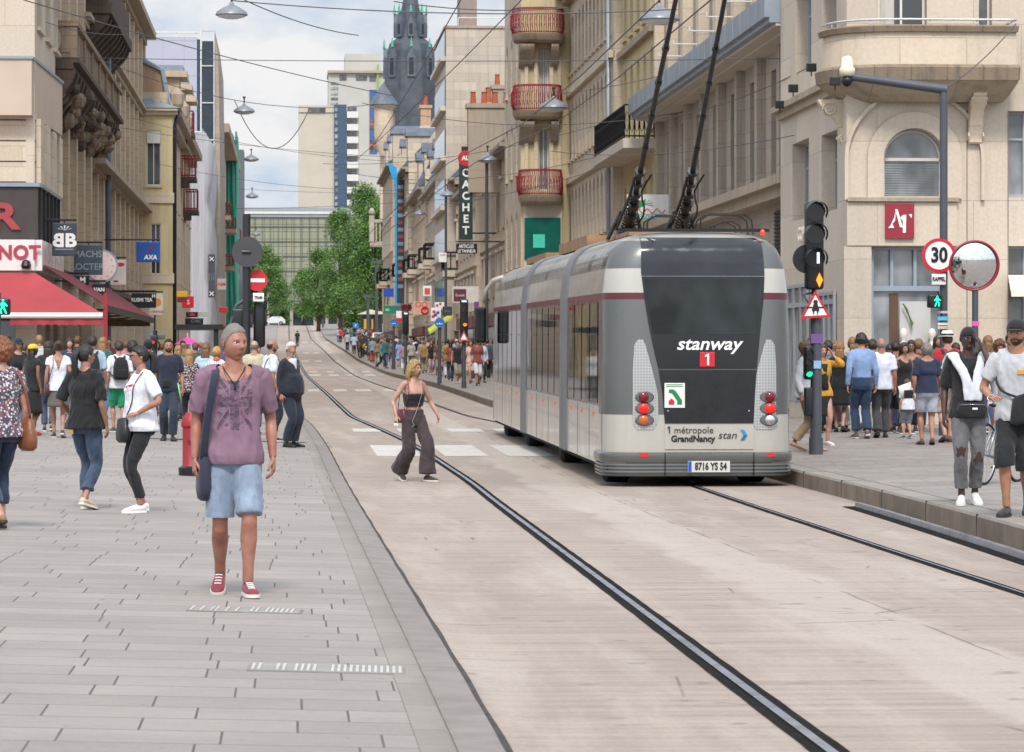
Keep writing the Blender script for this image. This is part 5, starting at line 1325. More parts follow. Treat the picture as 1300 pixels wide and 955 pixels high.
mb=MB();rg=[]
for k in range(9):
 rr=r_*(1-k/8.0)+.001;rg.append([(rr*math.cos(2*PI*i/40),-.035-.1*(1-(rr/r_)**2),rr*math.sin(2*PI*i/40))for i in range(40)])
mb.rings(rg,cap=False);mb.build('mirror_dome',mat('mirror_glass',(.75,.76,.76),.04,1.,var=0),o_,smooth=True)
mb=MB();mb.box(-.06,.06,-.062,-.058,LP(0,414)[1],LP(0,408)[1]);mb.build('sticker',mat('pink_sticker','#e34fa0',.6),t)
t,d,LP,h=post('sign_pole',313,545,272,.085,'dark street pole with the back of a round sign and a no entry sign','pole',M['darkmetal'],dd=70)
mb=MB();x_,z_=LP(314,320);mb.disc((x_,-.09,z_),19.5*d/FPX,(0,-1,0),.03,36);mb.build('sign_back',mat('dark_sign_back','#3f3e43',.5),t,smooth=40)
mb=MB();mb.tube([(-.09,-.13,z_),(.09,-.13,z_)],.04,8);mb.build('clamp',M['darkmetal'],t)
x_,z_=LP(326,356);o_=rounddisc(t,x_,z_,13.5*d/FPX,.1,M['red'],None);
mb=MB();mb.box(x_-.17,x_+.17,.06,.072,z_-.04,z_+.04);mb.build('white_bar',M['white'],o_)
rbox('plate',M['white'],t,LP(321,0)[0],LP(335,0)[0],.02,.05,LP(0,383)[1],LP(0,372)[1],.01)
text('TRAM',.09,(LP(328,0)[0],.015,LP(0,378)[1]),M['black'],t,bold=.003,sx=.7,name='plate_text')
for(px,py,w,hh)in((303,414,20,46),(329,412,15,58),(322,365,10,26)):
 a,z_=LP(px,py);rbox('signal_back',M['black'],t,a-w*d/FPX/2,a+w*d/FPX/2,.15,.45,z_-hh*d/FPX/2,z_+hh*d/FPX/2,.06)
mb=MB();mb.tube([LP(285,430)and(LP(285,430)[0],.2,LP(0,440)[1]),(LP(300,0)[0],.2,LP(0,388)[1]),(LP(322,0)[0],.2,LP(0,372)[1])],.05,6);mb.build('cable_arm',M['polegrey'],t)
t,d,LP,h=post('pedestrian_signal',-4,560,372,.06,'black pedestrian signal with a lit green walking figure at the left edge','traffic light',dd=48)
rbox('housing',M['black'],t,LP(-8,0)[0],LP(13,0)[0],-.15,.1,LP(0,400)[1],LP(0,379)[1],.03)
greenman(t,LP(5,0)[0],-.155,LP(0,390)[1],.22,GREEN,-1)
t,d,LP,h=post('traffic_light',197,556,420,.05,'small dark traffic light showing red between the crowd and the wine red awning','traffic light',M['darkmetal'],dd=76)
rbox('housing',M['black'],t,LP(192,0)[0],LP(200,0)[0],-.12,.1,LP(0,441)[1],LP(0,426)[1],.02)
lens(t,LP(194.5,0)[0],LP(0,434)[1],.045,-.125,RLIT,hd=.08)
rbox('side_box',mat('grey_signal_box','#51585a',.5),t,LP(190,0)[0],LP(209,0)[0],.12,.2,LP(0,431)[1],LP(0,424)[1],.02)
def bluesign(px,pyf,pys,r,label,bar=True):
 t,d,LP,h=post('mandatory_sign',px,pyf,pys-r,.07,label,'road sign',M['polegrey'],'round blue signs along the far pavement')
 x_,z_=LP(px,pys);o_=rounddisc(t,x_,z_,r*d/FPX,-.1,mat('sign_blue','#1f6fb8',.4),None)
 mb=MB();R_=r*d/FPX
 for k in range(3):mb.box(x_-R_*.6+k*R_*.42,x_-R_*.3+k*R_*.42,-.13,-.126,z_-R_*.3,z_-R_*.12+(k%2)*R_*.1)
 mb.build('white_mark',M['white'],o_)
bluesign(558,488,410,6.3,'round blue sign with white marks on a tall post nearest the tram')
bluesign(500,468,410,4.6,'smaller round blue sign further up the right pavement')
t,d,LP,h=post('tram_signal',589,493,430,.07,'black tram signal showing amber above a red bordered triangle, by the front of the tram','traffic light')
rbox('housing',M['black'],t,LP(584,0)[0],LP(594,0)[0],-.15,.1,LP(0,430)[1],LP(0,380)[1],.04)
for py,m_ in((386,DARKLENS),(398,DARKLENS),(412,OLIT)):lens(t,LP(590 if py==412 else 589,0)[0],LP(0,py)[1],.07,-.155,m_,hd=.1)
mb=MB();mb.box(LP(586,0)[0],LP(592,0)[0],-.16,-.151,LP(0,383.5)[1],LP(0,382)[1]);mb.build('white_bar',WLIT,t)
tr=[LP(582,433),LP(595,433),LP(588.5,420)];mb=MB();mb.prism(tr,lambda a,b,o:(a,-.2-o,b),0,.03);o_=mb.build('warning_triangle',mat('faded_red','#b0524c',.5),t)
c_=(sum(p[0]for p in tr)/3,sum(p[1]for p in tr)/3);mb=MB();mb.prism([(c_[0]+(p[0]-c_[0])*.6,c_[1]+(p[1]-c_[1])*.6)for p in tr],lambda a,b,o:(a,-.231-o,b),0,.004);mb.build('triangle_field',M['white'],o_)
t,d,LP,h=post('tram_signal',515,475,424,.08,'dark tram signal further up the street with a blank red display above','traffic light')
rbox('housing',M['black'],t,LP(511,0)[0],LP(519,0)[0],-.15,.1,LP(0,424)[1],LP(0,396)[1],.04)
mb=MB();mb.box(LP(513,0)[0],LP(517,0)[0],-.16,-.151,LP(0,399)[1],LP(0,397.5)[1]);mb.build('white_bar',WLIT,t)
rbox('display_box',M['black'],t,LP(510,0)[0],LP(522,0)[0],-.1,.1,LP(0,395)[1],LP(0,386)[1],.03)
mb=MB();
for k in(0,1):xx=LP(513.5+k*5,0)[0];mb.tube([(xx+.16*math.cos(a),-.115,LP(0,390.5)[1]+.16*math.sin(a))for a in[2*PI*i/12 for i in range(13)]],.03,4)
mb.build('display_ring',mat('dim_red_ring','#8a2b33',.5),t)
for px,pyf,pyt,lab in((499.5,469,442,'short dark bollard post on the far right pavement'),):
 post('bollard',px,pyf,pyt,.1,lab,'bollard',M['polegrey'])
d,x,y,z=at(243,604)
t=empty('fire_hydrant',(x,y,z),'red fire hydrant on a dark base behind the man in the purple shirt','hydrant')
redp=mat('hydrant_red','#8d1c24',.5,var=.1)
mb=MB();mb.lathe([(.13,.12),(.115,.14),(.115,.62),(.135,.64),(.135,.68),(.12,.74),(.06,.82),(0,.83)],(0,0,0),18);mb.build('barrel',redp,t,smooth=40)
mb=MB();mb.tube([(0,-.1,.5),(0,-.17,.5)],.05,10);mb.tube([(.1,0,.45),(.17,0,.45)],.05,10);mb.build('outlet',redp,t,smooth=40)
mb=MB();mb.lathe([(.16,-.02),(.17,.1),(.13,.125)],(0,0,0),16);mb.build('base',M['black'],t)
def panel(name,label,px0,px1,py0,py1,d,mt,arm=True,th=.1,group=None,toX=XL):
 x0,y=W(px0,d);x1,_=W(px1,d)
 t=empty(name,(x0,y,Z(py1,d)),label,'shop sign',group,world=True)
 me=MB().box(x0,x1,y,y+th,Z(py1,d),Z(py0,d)).mesh('board',mt);bevel(me,.015);link('board',me,t)
 if arm:mb=MB();mb.tube([(toX,y+th/2,Z(py0,d)+.08),(x1 if toX<x0 else x0,y+th/2,Z(py0,d)+.08)],.03,6);mb.tube([((x0+x1)/2,y+th/2,Z(py0,d)+.08),((x0+x1)/2,y+th/2,Z(py0,d)-.02)],.02,5);mb.build('arm',M['darkmetal'],t)
 def wr(s,px,py,size,m_,**k):
  x_,_=W(px,d);o=text(s,size,(x_,y-.004,Z(py,d)),m_,t,**k);return o
 return t,(x0,x1,y,d),wr
whitep=M['white']
t,q,wr=panel('hanging_sign','dark square hanging sign with a white double B and small crown',66,97,283,325,90,mat('slate_sign','#343c48',.5))
wr('B',89.5,306,.5,whitep,bold=.02,sx=1.1);o=wr('B',74.5,306,.5,whitep,bold=.02,sx=-1.1)
mb=MB();cxx=W(82,90)[0]
for k in range(5):an=PI*(.15+.7*k/4);mb.prism([(cxx,Z(293,90)),(cxx+.2*math.cos(an)-.02,Z(293,90)+.14*math.sin(an)),(cxx+.2*math.cos(an)+.02,Z(293,90)+.14*math.sin(an))],lambda a,b,o:(a,q[2]-.002-o,b),0,.008+k*.0005)
mb.build('crown_mark',whitep,t)
mb=MB();mb.box(W(70,90)[0],W(93,90)[0],q[2]-.008,q[2]-.001,Z(317.3,90),Z(316,90));mb.build('small_line',M['zinc'],t)
t,q,wr=panel('hanging_sign','blue grey hanging sign with faded two line lettering below the double B sign',94,130,311,349,101,mat('bluegrey_sign','#3c4956',.5))
wr('MACHS',111,323,.28,M['zinc'],bold=.004,sx=.95);wr('LOCTER',111,339,.28,M['zinc'],bold=.002,sx=.95)
t=empty('round_sign',(*W(129,103),Z(340,103)),'round pale pink clock like sign with a grey rim under the blue grey sign','shop sign',world=True)
xx,yy=W(129,103);mb=MB();mb.disc((xx,yy,Z(338,103)),.52,(0,-1,0),.12,36);mb.build('rim',M['zinc'],t,smooth=40)
mb=MB();mb.disc((xx,yy-.121,Z(338,103)),.46,(0,-1,0),.01,36);fo=mb.build('face',mat('pale_pink_face','#d8c2c0',.5),t)
mb=MB()
for k in range(12):an=PI/6*k;mb.box(xx+.37*math.cos(an)-.02,xx+.37*math.cos(an)+.02,yy-.135,yy-.132,Z(338,103)+.37*math.sin(an)-.025,Z(338,103)+.37*math.sin(an)+.025)
mb.build('marker',M['zinc'],fo)
t,q,wr=panel('hanging_sign','white hanging sign with a red oval and red dash behind the round sign',140,160,330,362,112,mat('offwhite_sign','#c6c1bd',.5))
mb=MB();xx=W(153,112)[0];mb.rings([[(xx+.14*s_*math.cos(a),q[2]-.002-.004*(s_<1),Z(336,112)+.07*s_*math.sin(a))for a in[2*PI*k/16 for k in range(16)]]for s_ in(1.,.98)]);mb.box(W(136.5,112)[0]+.2,W(150,112)[0],q[2]-.01,q[2]-.001,Z(358,112),Z(356,112));mb.build('red_oval',M['red'],t)
t,q,wr=panel('hanging_sign','bright blue square sign with white mark and a red slash',173,203,307,333,128,mat('royal_blue_sign','#1d4f9e',.4),toX=XL)
wr('AXA',191,327,.24,whitep,bold=.01,shear=.1);mb=MB();mb.tube([(W(187,128)[0],q[2]-.02,Z(321,128)),(W(195,128)[0],q[2]-.02,Z(312,128))],.018,4);mb.build('red_slash',M['red'],t)
t,q,wr=panel('hanging_sign','black sign lettered in white just above the end of the wine red awning',167,198,372,391,128,M['black'])
wr('KUSMI TEA',180,381,.2,whitep,bold=.006,sx=.82);wr('H',195,376,.18,whitep,bold=.006)
t,q,wr=panel('hanging_sign','small black sign with pale blocky letter, under the blue grey sign',93,113,350,362,99,M['black']);wr('M',105,356,.22,whitep,bold=.01)
t,q,wr=panel('hanging_sign','small dark sign with white letters reading down, left of the red pole',117,134,360,377,100,M['black']);wr('VAN',126,368,.16,whitep,bold=.006)
t,q,wr=panel('hanging_sign','white and orange shop sign low on the left behind the black lettered sign',190,207,373,400,138,mat('cream_sign','#cfc8ba',.5));wr('ORANGE',200,396,.12,M['red'],bold=.003)
mb=MB();mb.disc((W(200,138)[0],q[2],Z(384,138)),.16,(0,-1,0),.01,16);mb.build('orange_mark',mat('orange_mark','#d88a4a',.5),t)
t,q,wr=panel('hanging_sign','small yellow shield sign over a dark red oval, left of the white sheeting',224,238,370,377,150,mat('yellow_sign','#d8a92a',.5),arm=False)
t,q,wr=panel('hanging_sign','dark red oval like sign under the yellow shield',225,237,377,384,151,mat('maroon_sign','#7b2a30',.5),arm=False)
t,q,wr=panel('hanging_sign','small red square sign right of the dark red oval',231,246,376,391,158,M['red'],arm=False);wr('S',239,384,.3,whitep)
t,q,wr=panel('hanging_sign','grey square sign with red H and M letters beside the green net',276,287,354,368,210,mat('grey_square_sign','#9a9696',.5),arm=False);wr('H&M',281.5,361,.3,M['red'],bold=.01,sx=.75)
t,q,wr=panel('hanging_sign','small red sign at the foot of the green net',278,289,390,397,200,M['red'],arm=False)
t,q,wr=panel('hanging_sign','black strip sign below the white sheeting',235,258,404,412,170,M['black'],arm=False);wr('CHIC',249,408,.22,M['zinc'])
t,q,wr=panel('hanging_sign','dark sign with red spot below the red square sign',236,251,396,403,165,M['black'],arm=False)
mb=MB();mb.box(W(241,165)[0],W(247,165)[0],q[2]-.01,q[2]-.001,Z(401,165),Z(398,165));mb.build('red_spot',M['red'],t)
t,q,wr=panel('hanging_sign','small white box sign right of the dark sign with a red spot',251,263,396,402,175,mat('offwhite_sign','#c6c1bd',.5),arm=False)
dd=120.;x0,yy=W(222,dd);x1,_=W(282,dd)
t=empty('terrace_canopy',(x0,yy,2),'flat dark grey terrace canopy with square posts behind the man in navy','canopy',world=True)
mb=MB();mb.box(x0,x1,yy,yy+6,Z(418,dd),Z(412,dd));mb.build('beam',M['darkmetal'],t)
for px in(274,226):mb=MB();w=3 if px>250 else.6;mb.box(W(px-w,dd)[0],W(px+w,dd)[0],yy+.1,yy+.3,gz(x0,yy),Z(418,dd));mb.build('post',M['darkmetal'],t)
dd=105.;x0,yy=W(238,dd);z0=gz(x0,yy)
t=empty('parasol',(x0,yy,z0),'bright pink parasol behind the crowd on the left','parasol');R_=16.5*dd/FPX;zt_=Z(427,dd)-z0;zb_=Z(437,dd)-z0
mb=MB();n=8;mb.add([(0,0,zt_)]+[(R_*math.cos(PI/4*k),R_*math.sin(PI/4*k),zb_)for k in range(8)],[(0,k+1,(k+1)%8+1)for k in range(8)]);mb.build('canopy',mat('hot_pink_canvas','#d6479b',.7),t)
mb=MB();mb.tube([(0,0,0),(0,0,zt_+.1)],.025,8);mb.build('pole',M['frame_white'],t)
mb=MB()
for k in range(8):mb.tube([(0,0,zt_-.06),(R_*.97*math.cos(PI/4*k),R_*.97*math.sin(PI/4*k),zb_-.02)],.012,4)
mb.build('ribs',M['frame_white'],t)
dd=84.;x0,yy=W(134,dd)
t=empty('awning_post',(x0,yy,gz(x0,yy)),'thin red post holding the corner of the red awning','post')
mb=MB();mb.box(-.05,.05,-.05,.05,0,Z(372,dd)-gz(x0,yy));mb.build('shaft',mat('red_post_paint','#8f2029',.5),t)
d,x,y,z=at(206,539)
t=empty('brass_post',(x,y,z),'polished brass queue post between the woman in white and the man in navy','post')
mb=MB();mb.lathe([(.17,0),(.17,.03),(.06,.07),(.03,.12),(.03,.95),(.05,.97),(.05,1.03),(0,1.06)],n=16);mb.build('shaft',mat('brass','#b58b3c',.25,1.,var=.1),t,smooth=40)
dd=150.;xa,yy=W(583,dd);xb,_=W(600,dd)
t=empty('vertical_sign',(xb,yy,Z(303,dd)),'tall dark green vertical sign spelling CACHET under a red disc','shop sign',world=True)
me=MB().box(xa,xb,yy,yy+.25,Z(304,dd),Z(207,dd)).mesh('board',mat('dark_green_board','#1d3330',.5));link('board',me,t)
for k,ch in enumerate('CACHET'):text(ch,.5,((xa+xb)/2,yy-.01,Z(220+k*14.6,dd)),whitep,t,bold=.015,name='letter')
xx=W(591.5,dd)[0];mb=MB();mb.disc((xx,yy+.1,Z(201,dd)),10*dd/FPX,(0,-1,0),.12,28);mb.build('red_disc',M['red'],t,smooth=40)
text('AU',.3,(xx,yy-.03,Z(201,dd)),whitep,t,bold=.01,sx=.9,name='letter')
mb=MB();[mb.tube([(xb,yy+.1,Z(p,dd)),(9.3,yy+.1,Z(p,dd))],.04,5)for p in(215,296)];mb.box(W(586,dd)[0],W(597,dd)[0],yy+.02,yy+.2,Z(192,dd),Z(186,dd));mb.build('arm',M['darkmetal'],t)
def rpanel(name,label,px0,px1,py0,py1,d,mt,**k):return panel(name,label,px0,px1,py0,py1,d,mt,toX=10.5,**k)
t,q,wr=rpanel('hanging_sign','black sign lettered ARTICLES LE TANNEUR below the green vertical sign',579,606,309,322,148,M['black'])
wr('ARTICLES',592,313,.22,whitep,bold=.004,sx=.72);wr('LE TANNEUR',592.5,319,.2,whitep,bold=.004,sx=.68)
t,q,wr=rpanel('hanging_sign','tilted maroon sign on a white board beside the dark signal',576,592,367,383,140,mat('maroon_board','#5c2738',.5),arm=False);wr('Grosset',584,375,.15,whitep,sx=.8)
t,q,wr=rpanel('hanging_sign','white shop box behind the tilted maroon sign',574,608,364,385,141,mat('offwhite_sign','#c6c1bd',.5),arm=False)
t,q,wr=rpanel('hanging_sign','small white and red sign on the narrow cream building',557,567,321,333,165,M['white'],arm=False);wr('SUPER',562,324,.12,M['red'],sx=.8)
t,q,wr=rpanel('hanging_sign','white square sign with a red and yellow figure above the fries shop',537,548,363,376,170,M['white'],arm=False)
mb=MB();mb.box(W(539,170)[0],W(546,170)[0],q[2]-.01,q[2]-.001,Z(374,170),Z(366,170));mb.build('figure_mark',mat('orange_red_mark','#d0553c',.5),t)
t,q,wr=rpanel('hanging_sign','pinkish shop fascia with red rings and a round red number',524,546,383,400,172,mat('pinkish_fascia','#c9a08c',.6),arm=False)
wr('OO',535,387,.4,M['red']);mb=MB();mb.tube([(W(539.5,172)[0]+.17*math.cos(a),q[2]-.04,Z(394,172)+.17*math.sin(a))for a in[2*PI*i/16 for i in range(17)]],.045,5);mb.build('red_ring',M['red'],t);wr('8',539.5,394,.22,M['red'])
t,q,wr=rpanel('hanging_sign','white sign with coloured splashes beside the blue round sign',547,560,391,408,168,M['white'],arm=False)
for k,(px,py,c)in enumerate(((550,402,'#c9403c'),(553,400,'#3b57b0'),(556,397,'#3b57b0'),(551,396,'#c9403c'),(557,404,'#d7b32e'))):
 mb=MB();mb.disc((W(px,168)[0],q[2],Z(py,168)),.09,(0,-1,0),.008,8);mb.build('splash_mark',mat('splash%d'%k,c,.6),t)
t,q,wr=rpanel('hanging_sign','white sign with red hearts above the splashed sign',552,564,384,391,169,M['white'],arm=False)
mb=MB();mb.disc((W(555,169)[0],q[2],Z(388,169)),.07,(0,-1,0),.008,8);mb.disc((W(559,169)[0],q[2],Z(386,169)),.07,(0,-1,0),.008,8);mb.build('heart_mark',M['red'],t)
t,q,wr=rpanel('hanging_sign','small dark slate sign right of the white sign with hearts',562,574,389,401,150,mat('slate_sign','#343c48',.5),arm=False);wr('m-ca',568,395,.14,M['zinc'])
t,q,wr=rpanel('hanging_sign','violet square sign by the head of the tram',602,608,383,397,130,mat('violet_sign','#6b3a7c',.5),arm=False)
t,q,wr=rpanel('hanging_sign','small blue sign at the foot of the blue banner',487,500,366,377,230,mat('sign_blue2','#2346a0',.5),arm=False)
t,q,wr=rpanel('hanging_sign','green sign with white script left of the red ringed display',487,498,388,398,225,mat('sign_green','#0f7a5a',.5),arm=False);wr('ec',492,393,.3,whitep)
t,q,wr=rpanel('hanging_sign','dark teal sign beside the green sign',498,508,388,398,227,mat('sign_teal','#2f6b66',.5),arm=False)
t,q,wr=rpanel('hanging_sign','round white sign on a red bar above the smaller blue sign',503,510,395,404,215,M['white'],arm=False)
mb=MB();mb.box(W(502,215)[0],W(511,215)[0],q[2]-.02,q[2]-.001,Z(408,215),Z(404.5,215));mb.build('red_bar',M['red'],t)
t,q,wr=rpanel('hanging_sign','small blue parking sign in front of the van',448,455,410,417,330,mat('sign_blue','#1f6fb8',.4),arm=False);wr('P',451.5,413.5,.35,whitep)
dd=250.;xa,yy=W(504,dd);xb,_=W(513,dd)
t=empty('vertical_banner',(xb,yy,Z(385,dd)),'very tall dark vertical banner edged in bright blue on the right','banner',world=True)
mb=MB();mb.box(xa,xb,yy,yy+.3,Z(385,dd),Z(225,dd));mb.build('board',mat('dark_banner','#3a3f4a',.6,var=.3,vscale=2),t)
blu=mat('bright_blue_edge','#1f9fd6',.5);mb=MB();mb.box(xa-.14,xa-.003,yy-.1,yy+.3,Z(385,dd),Z(212,dd));mb.add([(xa-.14,yy-.1,Z(212,dd)),(xa-.7,yy-.1,Z(206,dd)),(xa-.6,yy-.1,Z(214,dd)),(xa-.14,yy-.1,Z(235,dd))],[(0,1,2,3)]);mb.build('blue_edge',blu,t)
for k in range(15):mb=MB();z=Z(240+k*9,dd);mb.box(xa+.06,xb-.06,yy-.04,yy-.01,z,z+.28);mb.build('letter_mark',[M['zinc'],mat('dull_red_mark','#8d4a4a',.6)][k%2],t)
dd=160.;x0,yy=W(545,dd);x1,_=W(575,dd)
t=empty('awning',(x1,yy,3),'small lime yellow awning hanging askew on the right pavement side','awning',world=True)
mb=MB();mb.add([(x0,yy,Z(425,dd)),(x1,yy,Z(403,dd)),(x1,yy+2,Z(400,dd)),(x0,yy+2,Z(420,dd)),(x0,yy,Z(422,dd)),(x1,yy,Z(400,dd)),(x1,yy+2,Z(397,dd)),(x0,yy+2,Z(417,dd))],[(0,1,2,3),(4,5,6,7),(0,1,5,4),(1,2,6,5),(2,3,7,6),(3,0,4,7)]);mb.build('canvas',mat('lime_canvas','#c3c23f',.7),t)
dd=350.;x0,yy=W(453,dd);x1,_=W(486,dd)
t=empty('bus_shelter',(x0,yy,gz(x0,yy)),'pale roofed shelter with a yellow panel under the far trees','shelter',world=True)
mb=MB();mb.prism([(x0,Z(399,dd)),(x0+.3,Z(398,dd)),((x0+x1)/2,Z(393,dd)),(x1,Z(396,dd)),(x1,Z(399,dd))],lambda a,b,o:(a,yy+o,b),0,3);mb.build('roof',mat('pale_canvas','#cfc6b4',.7),t)
for px in(459,470,484):mb=MB();mb.box(W(px,dd)[0]-.12,W(px,dd)[0]+.12,yy+.1,yy+.3,gz(x0,yy)-.5,Z(398.5,dd));mb.build('post',M['darkmetal'],t)
mb=MB();mb.box(W(462,dd)[0],W(474,dd)[0],yy+.4,yy+.5,Z(418,dd),Z(405,dd));mb.build('yellow_panel',mat('yellow_panel','#c9a22f',.5),t)
mb=MB();mb.box(W(461,dd)[0],W(485,dd)[0],yy+1.4,yy+1.5,Z(422,dd),Z(400,dd));mb.build('back_wall',mat('brown_wall','#5b4a40',.7),t)
for px,yt,yb_,d_,lab in((432,345,400,480,'grey lamp mast in front of the trees, left one of the three far masts'),(478,335,410,340,'grey mast rising in front of the tallest tree'),(410,375,415,520,'short dark signal mast on the crest of the street'),(467,378,402,345,'slim mast beside the pale roofed shelter')):
 x,y=W(px,d_);t=empty('mast',(x,y,gz(x,y)),lab,'mast');mb=MB();mb.tube([(0,0,0),(0,0,Z(yt,d_)-gz(x,y))],.16,8);mb.build('pole',M['polegrey'],t)
 mb=MB();mb.box(-.5,.5,-.2,.2,Z(yt,d_)-gz(x,y),Z(yt,d_)-gz(x,y)+.3);mb.build('head',M['polegrey'],t)
WIRE=mat('dark_cable','#4a4c50',.6)
def px3(px,py,d):x,y=W(px,d);return Vector((x,y,Z(py,d)))
def wire(a,b,r=.012,sag=.15,label='',cat='cable',mt=None,n=14):
 a,b=px3(*a),px3(*b);pts=[a.lerp(b,i/n)-Vector((0,0,sag*4*(i/n)*(1-i/n)))for i in range(n+1)]
 mb=MB();mb.tube(pts,r,5);o=mb.build('overhead_cable',mt or WIRE,smooth=True);tag(o,label,cat,'overhead cables across the street');return o
WL=[((0,2,90),(180,42,100),.35,'cable starting at the top left corner above the blackened balcony'),((30,0,60),(500,122,90),.1,'long cable slanting from the top left down to the spire'),((125,75,95),(480,132,110),.6,'cable passing below the tall lilac block from the old building'),((295,1,60),(860,12,60),.15,'upper cable crossing the top of the picture at the nearest lamp'),((500,2,62),(720,10,62),.1,'second cable along the very top right of the spire'),((40,72,100),(1040,74,74),.1,'almost level thin cable across the whole street at mid height of the red balconies'),((460,131,110),(1005,110,92),.9,'cable from the spire towards the cream arched windows'),((168,150,150),(500,205,170),.35,'cable below the yellow house eave running to the right'),((150,162,140),(560,202,160),.25,'cable just under the previous one across the lower sky'),((200,208,160),(560,240,170),.5,'cable in front of the white sheeting'),((410,208,150),(790,150,112),.5,'cable rising to the right across the cachet sign'),((420,215,150),(850,172,105),.9,'cable rising to the right below the red balconies'),((560,260,150),(790,205,112),.2,'short cable in front of the row right of the vertical sign'),((300,265,170),(700,240,150),.2,'level cable across the glass block and the blue banner'),((300,240,200),(580,246,190),.1,'thin level cable above the glass block roof'),((400,312,260),(585,305,190),.15,'cable in front of the far trees'),((380,330,300),(560,322,230),.15,'lowest thin cable in front of the far trees'),((450,205,130),(662,0,60),.1,'steep cable climbing from the spire to the top edge'),((470,190,120),(585,0,60),.1,'steepest cable climbing beside the spire'),((700,120,110),(960,60,88),.2,'cable ending at the zinc canopy'),((840,150,92),(1045,76,68),.2,'cable from the dark iron balcony to the curved balcony'),((1290,30,62),(1200,112,60),.1,'cable from the camera mast to the right edge'),((1008,172,70),(700,192,100),.25,'cable at the floodlights running left'),((455,45,75),(310,0,60),.1,'faint cable in the sky left of the spire')]
for a,b,s_,lab in WL:wire(a,b,.011,s_,lab)
wire((298,128,100),(392,140,100),.014,1.3,'looping cable hanging below the second street lamp','cable')
for k,(a,b,lab)in enumerate((((835,-60,41),(372,330,330),'left trolley wire running up the street above the tram lane'),((872,-55,41),(378,330,330),'right trolley wire running up the street above the tram lane'))):pass
def lamp(px,py,d,s,label,stem=True):
 s*=.84
 p=px3(px,py,d);t=empty('street_lamp',p,label,'street lamp','hanging street lamps over the roadway')
 mb=MB();mb.lathe([(.02*s,.30*s),(.05*s,.26*s),(.07*s,.22*s),(.2*s,.16*s),(.34*s,.07*s),(.37*s,0),(.36*s,-.015*s)],n=24);mb.build('lamp_shade',mat('lamp_shade_grey','#7f8288',.4,.3),t,smooth=40)
 mb=MB();mb.lathe([(.33*s,0),(.3*s,-.05*s),(.15*s,-.09*s),(0,-.1*s)],n=20);mb.build('diffuser',mat('lamp_diffuser','#b9bcc0',.2),t,smooth=True)
 mb=MB();mb.tube([(0,0,.24*s),(0,0,.5*s)],.025*s,6);mb.box(-.05*s,.05*s,-.03*s,.03*s,.46*s,.52*s);mb.build('hanger',M['darkmetal'],t)
 return t
lamp(294,19,60,.95,'largest hanging street lamp at the top, above the lilac block')
lamp(310,142,100,1.05,'hanging street lamp in the sky with a looping cable below it')
lamp(319,203,125,.95,'hanging street lamp beside the dark slab tower')
lamp(320,250,150,.95,'hanging street lamp level with the roof of the glass block')
lamp(325,298,190,.9,'small hanging street lamp over the left trees')
lamp(837,25,62,1.25,'large hanging street lamp between the two trolley poles')
lamp(703,137,104,1.5,'hanging street lamp in front of the middle red balcony')
lamp(619,204,145,1.5,'hanging street lamp right of the vertical green sign')
lamp(568,248,180,1.3,'hanging street lamp left of the vertical green sign')
lamp(533,272,220,1.3,'hanging street lamp near the curved stone bay')
for(px,y0,y1,d_,lab)in((618,206,440,145,'tall thin lamp pole against the beige eaved building'),(566,250,430,180,'thin lamp pole against the narrow cream building')):
 x,y=W(px,d_);t=empty('lamp_pole',(x,y,gz(x,y)),lab,'pole');mb=MB();mb.tube([(0,0,0),(0,0,Z(y0,d_)-gz(x,y))],.07,8);mb.build('pole',M['polegrey'],t)
TX,TY,TZ=5.36,43.35,-.185
tram=empty('tram',(TX,TY,TZ),'long silver and white articulated tram seen from behind, two black trolley poles raised','tram')
tram.rotation_euler=(math.atan(.16/24.5),0,0)
def silver(name,col,rough=.3,metal=.75,dirt=.25):
 m,t,b,N,L=nt(name);co=objco(N)
 n=nz(N,L,vmap(N,L,co,(1,1,.35)),1.6,7,.65);c=srgb(col)
 c1=mix_rgb(N,L,mth(N,L,'MULTIPLY',ramp(N,L,n,.42,.72),dirt),c,tuple(x*.45 for x in c))
 sp=N.new('ShaderNodeSeparateXYZ');L.new(co,sp.inputs[0])
 st=nz(N,L,vmap(N,L,co,(5,5,.25)),1.5,6,.7)
 c1=mix_rgb(N,L,mth(N,L,'MULTIPLY',mth(N,L,'MULTIPLY',ramp(N,L,st,.5,.8),ramp(N,L,sp.outputs[2],.9,.2)),.3),c1,srgb('#6f6558'))
 L.new(c1,b.inputs['Base Color']);b.inputs['Metallic'].default_value=metal
 L.new(ramp(N,L,n,.3,.7,rough-.06,rough+.12),b.inputs['Roughness']);b.inputs['Coat Weight'].default_value=.3
 bumpn(N,L,b,nz(N,L,co,1.2,2),.06,.02);return m
TM=[silver('tram_silver','#707170',.3,.7),silver('tram_white','#b9b6ad',.16,.2),mat('tram_burgundy','#5a1f2c',.35,var=.1),mat('tram_black_band','#0c0d0f',.12,var=.2),silver('tram_roof','#a8a399',.35,.3,.45),silver('tram_pale_silver','#7c7871',.28,.5)]
TG=glass('tram_glass',(.010,.012,.014),.03,.5);TG.node_tree.nodes['Principled BSDF'].inputs['Specular IOR Level'].default_value=.4
HR=[.3,.5,.97,1.07,1.6,2.1,2.49,2.58,2.75,2.9,3.05,3.17,3.27,3.34,3.385,3.41]
def wid(h):return 1.25-.02*max(0,h-.5)*.3 if h<2.6 else lerp([(2.58,1.237),(2.9,1.2),(3.05,1.16),(3.17,1.1),(3.27,1.0),(3.34,.86),(3.385,.68),(3.41,.4)],h)
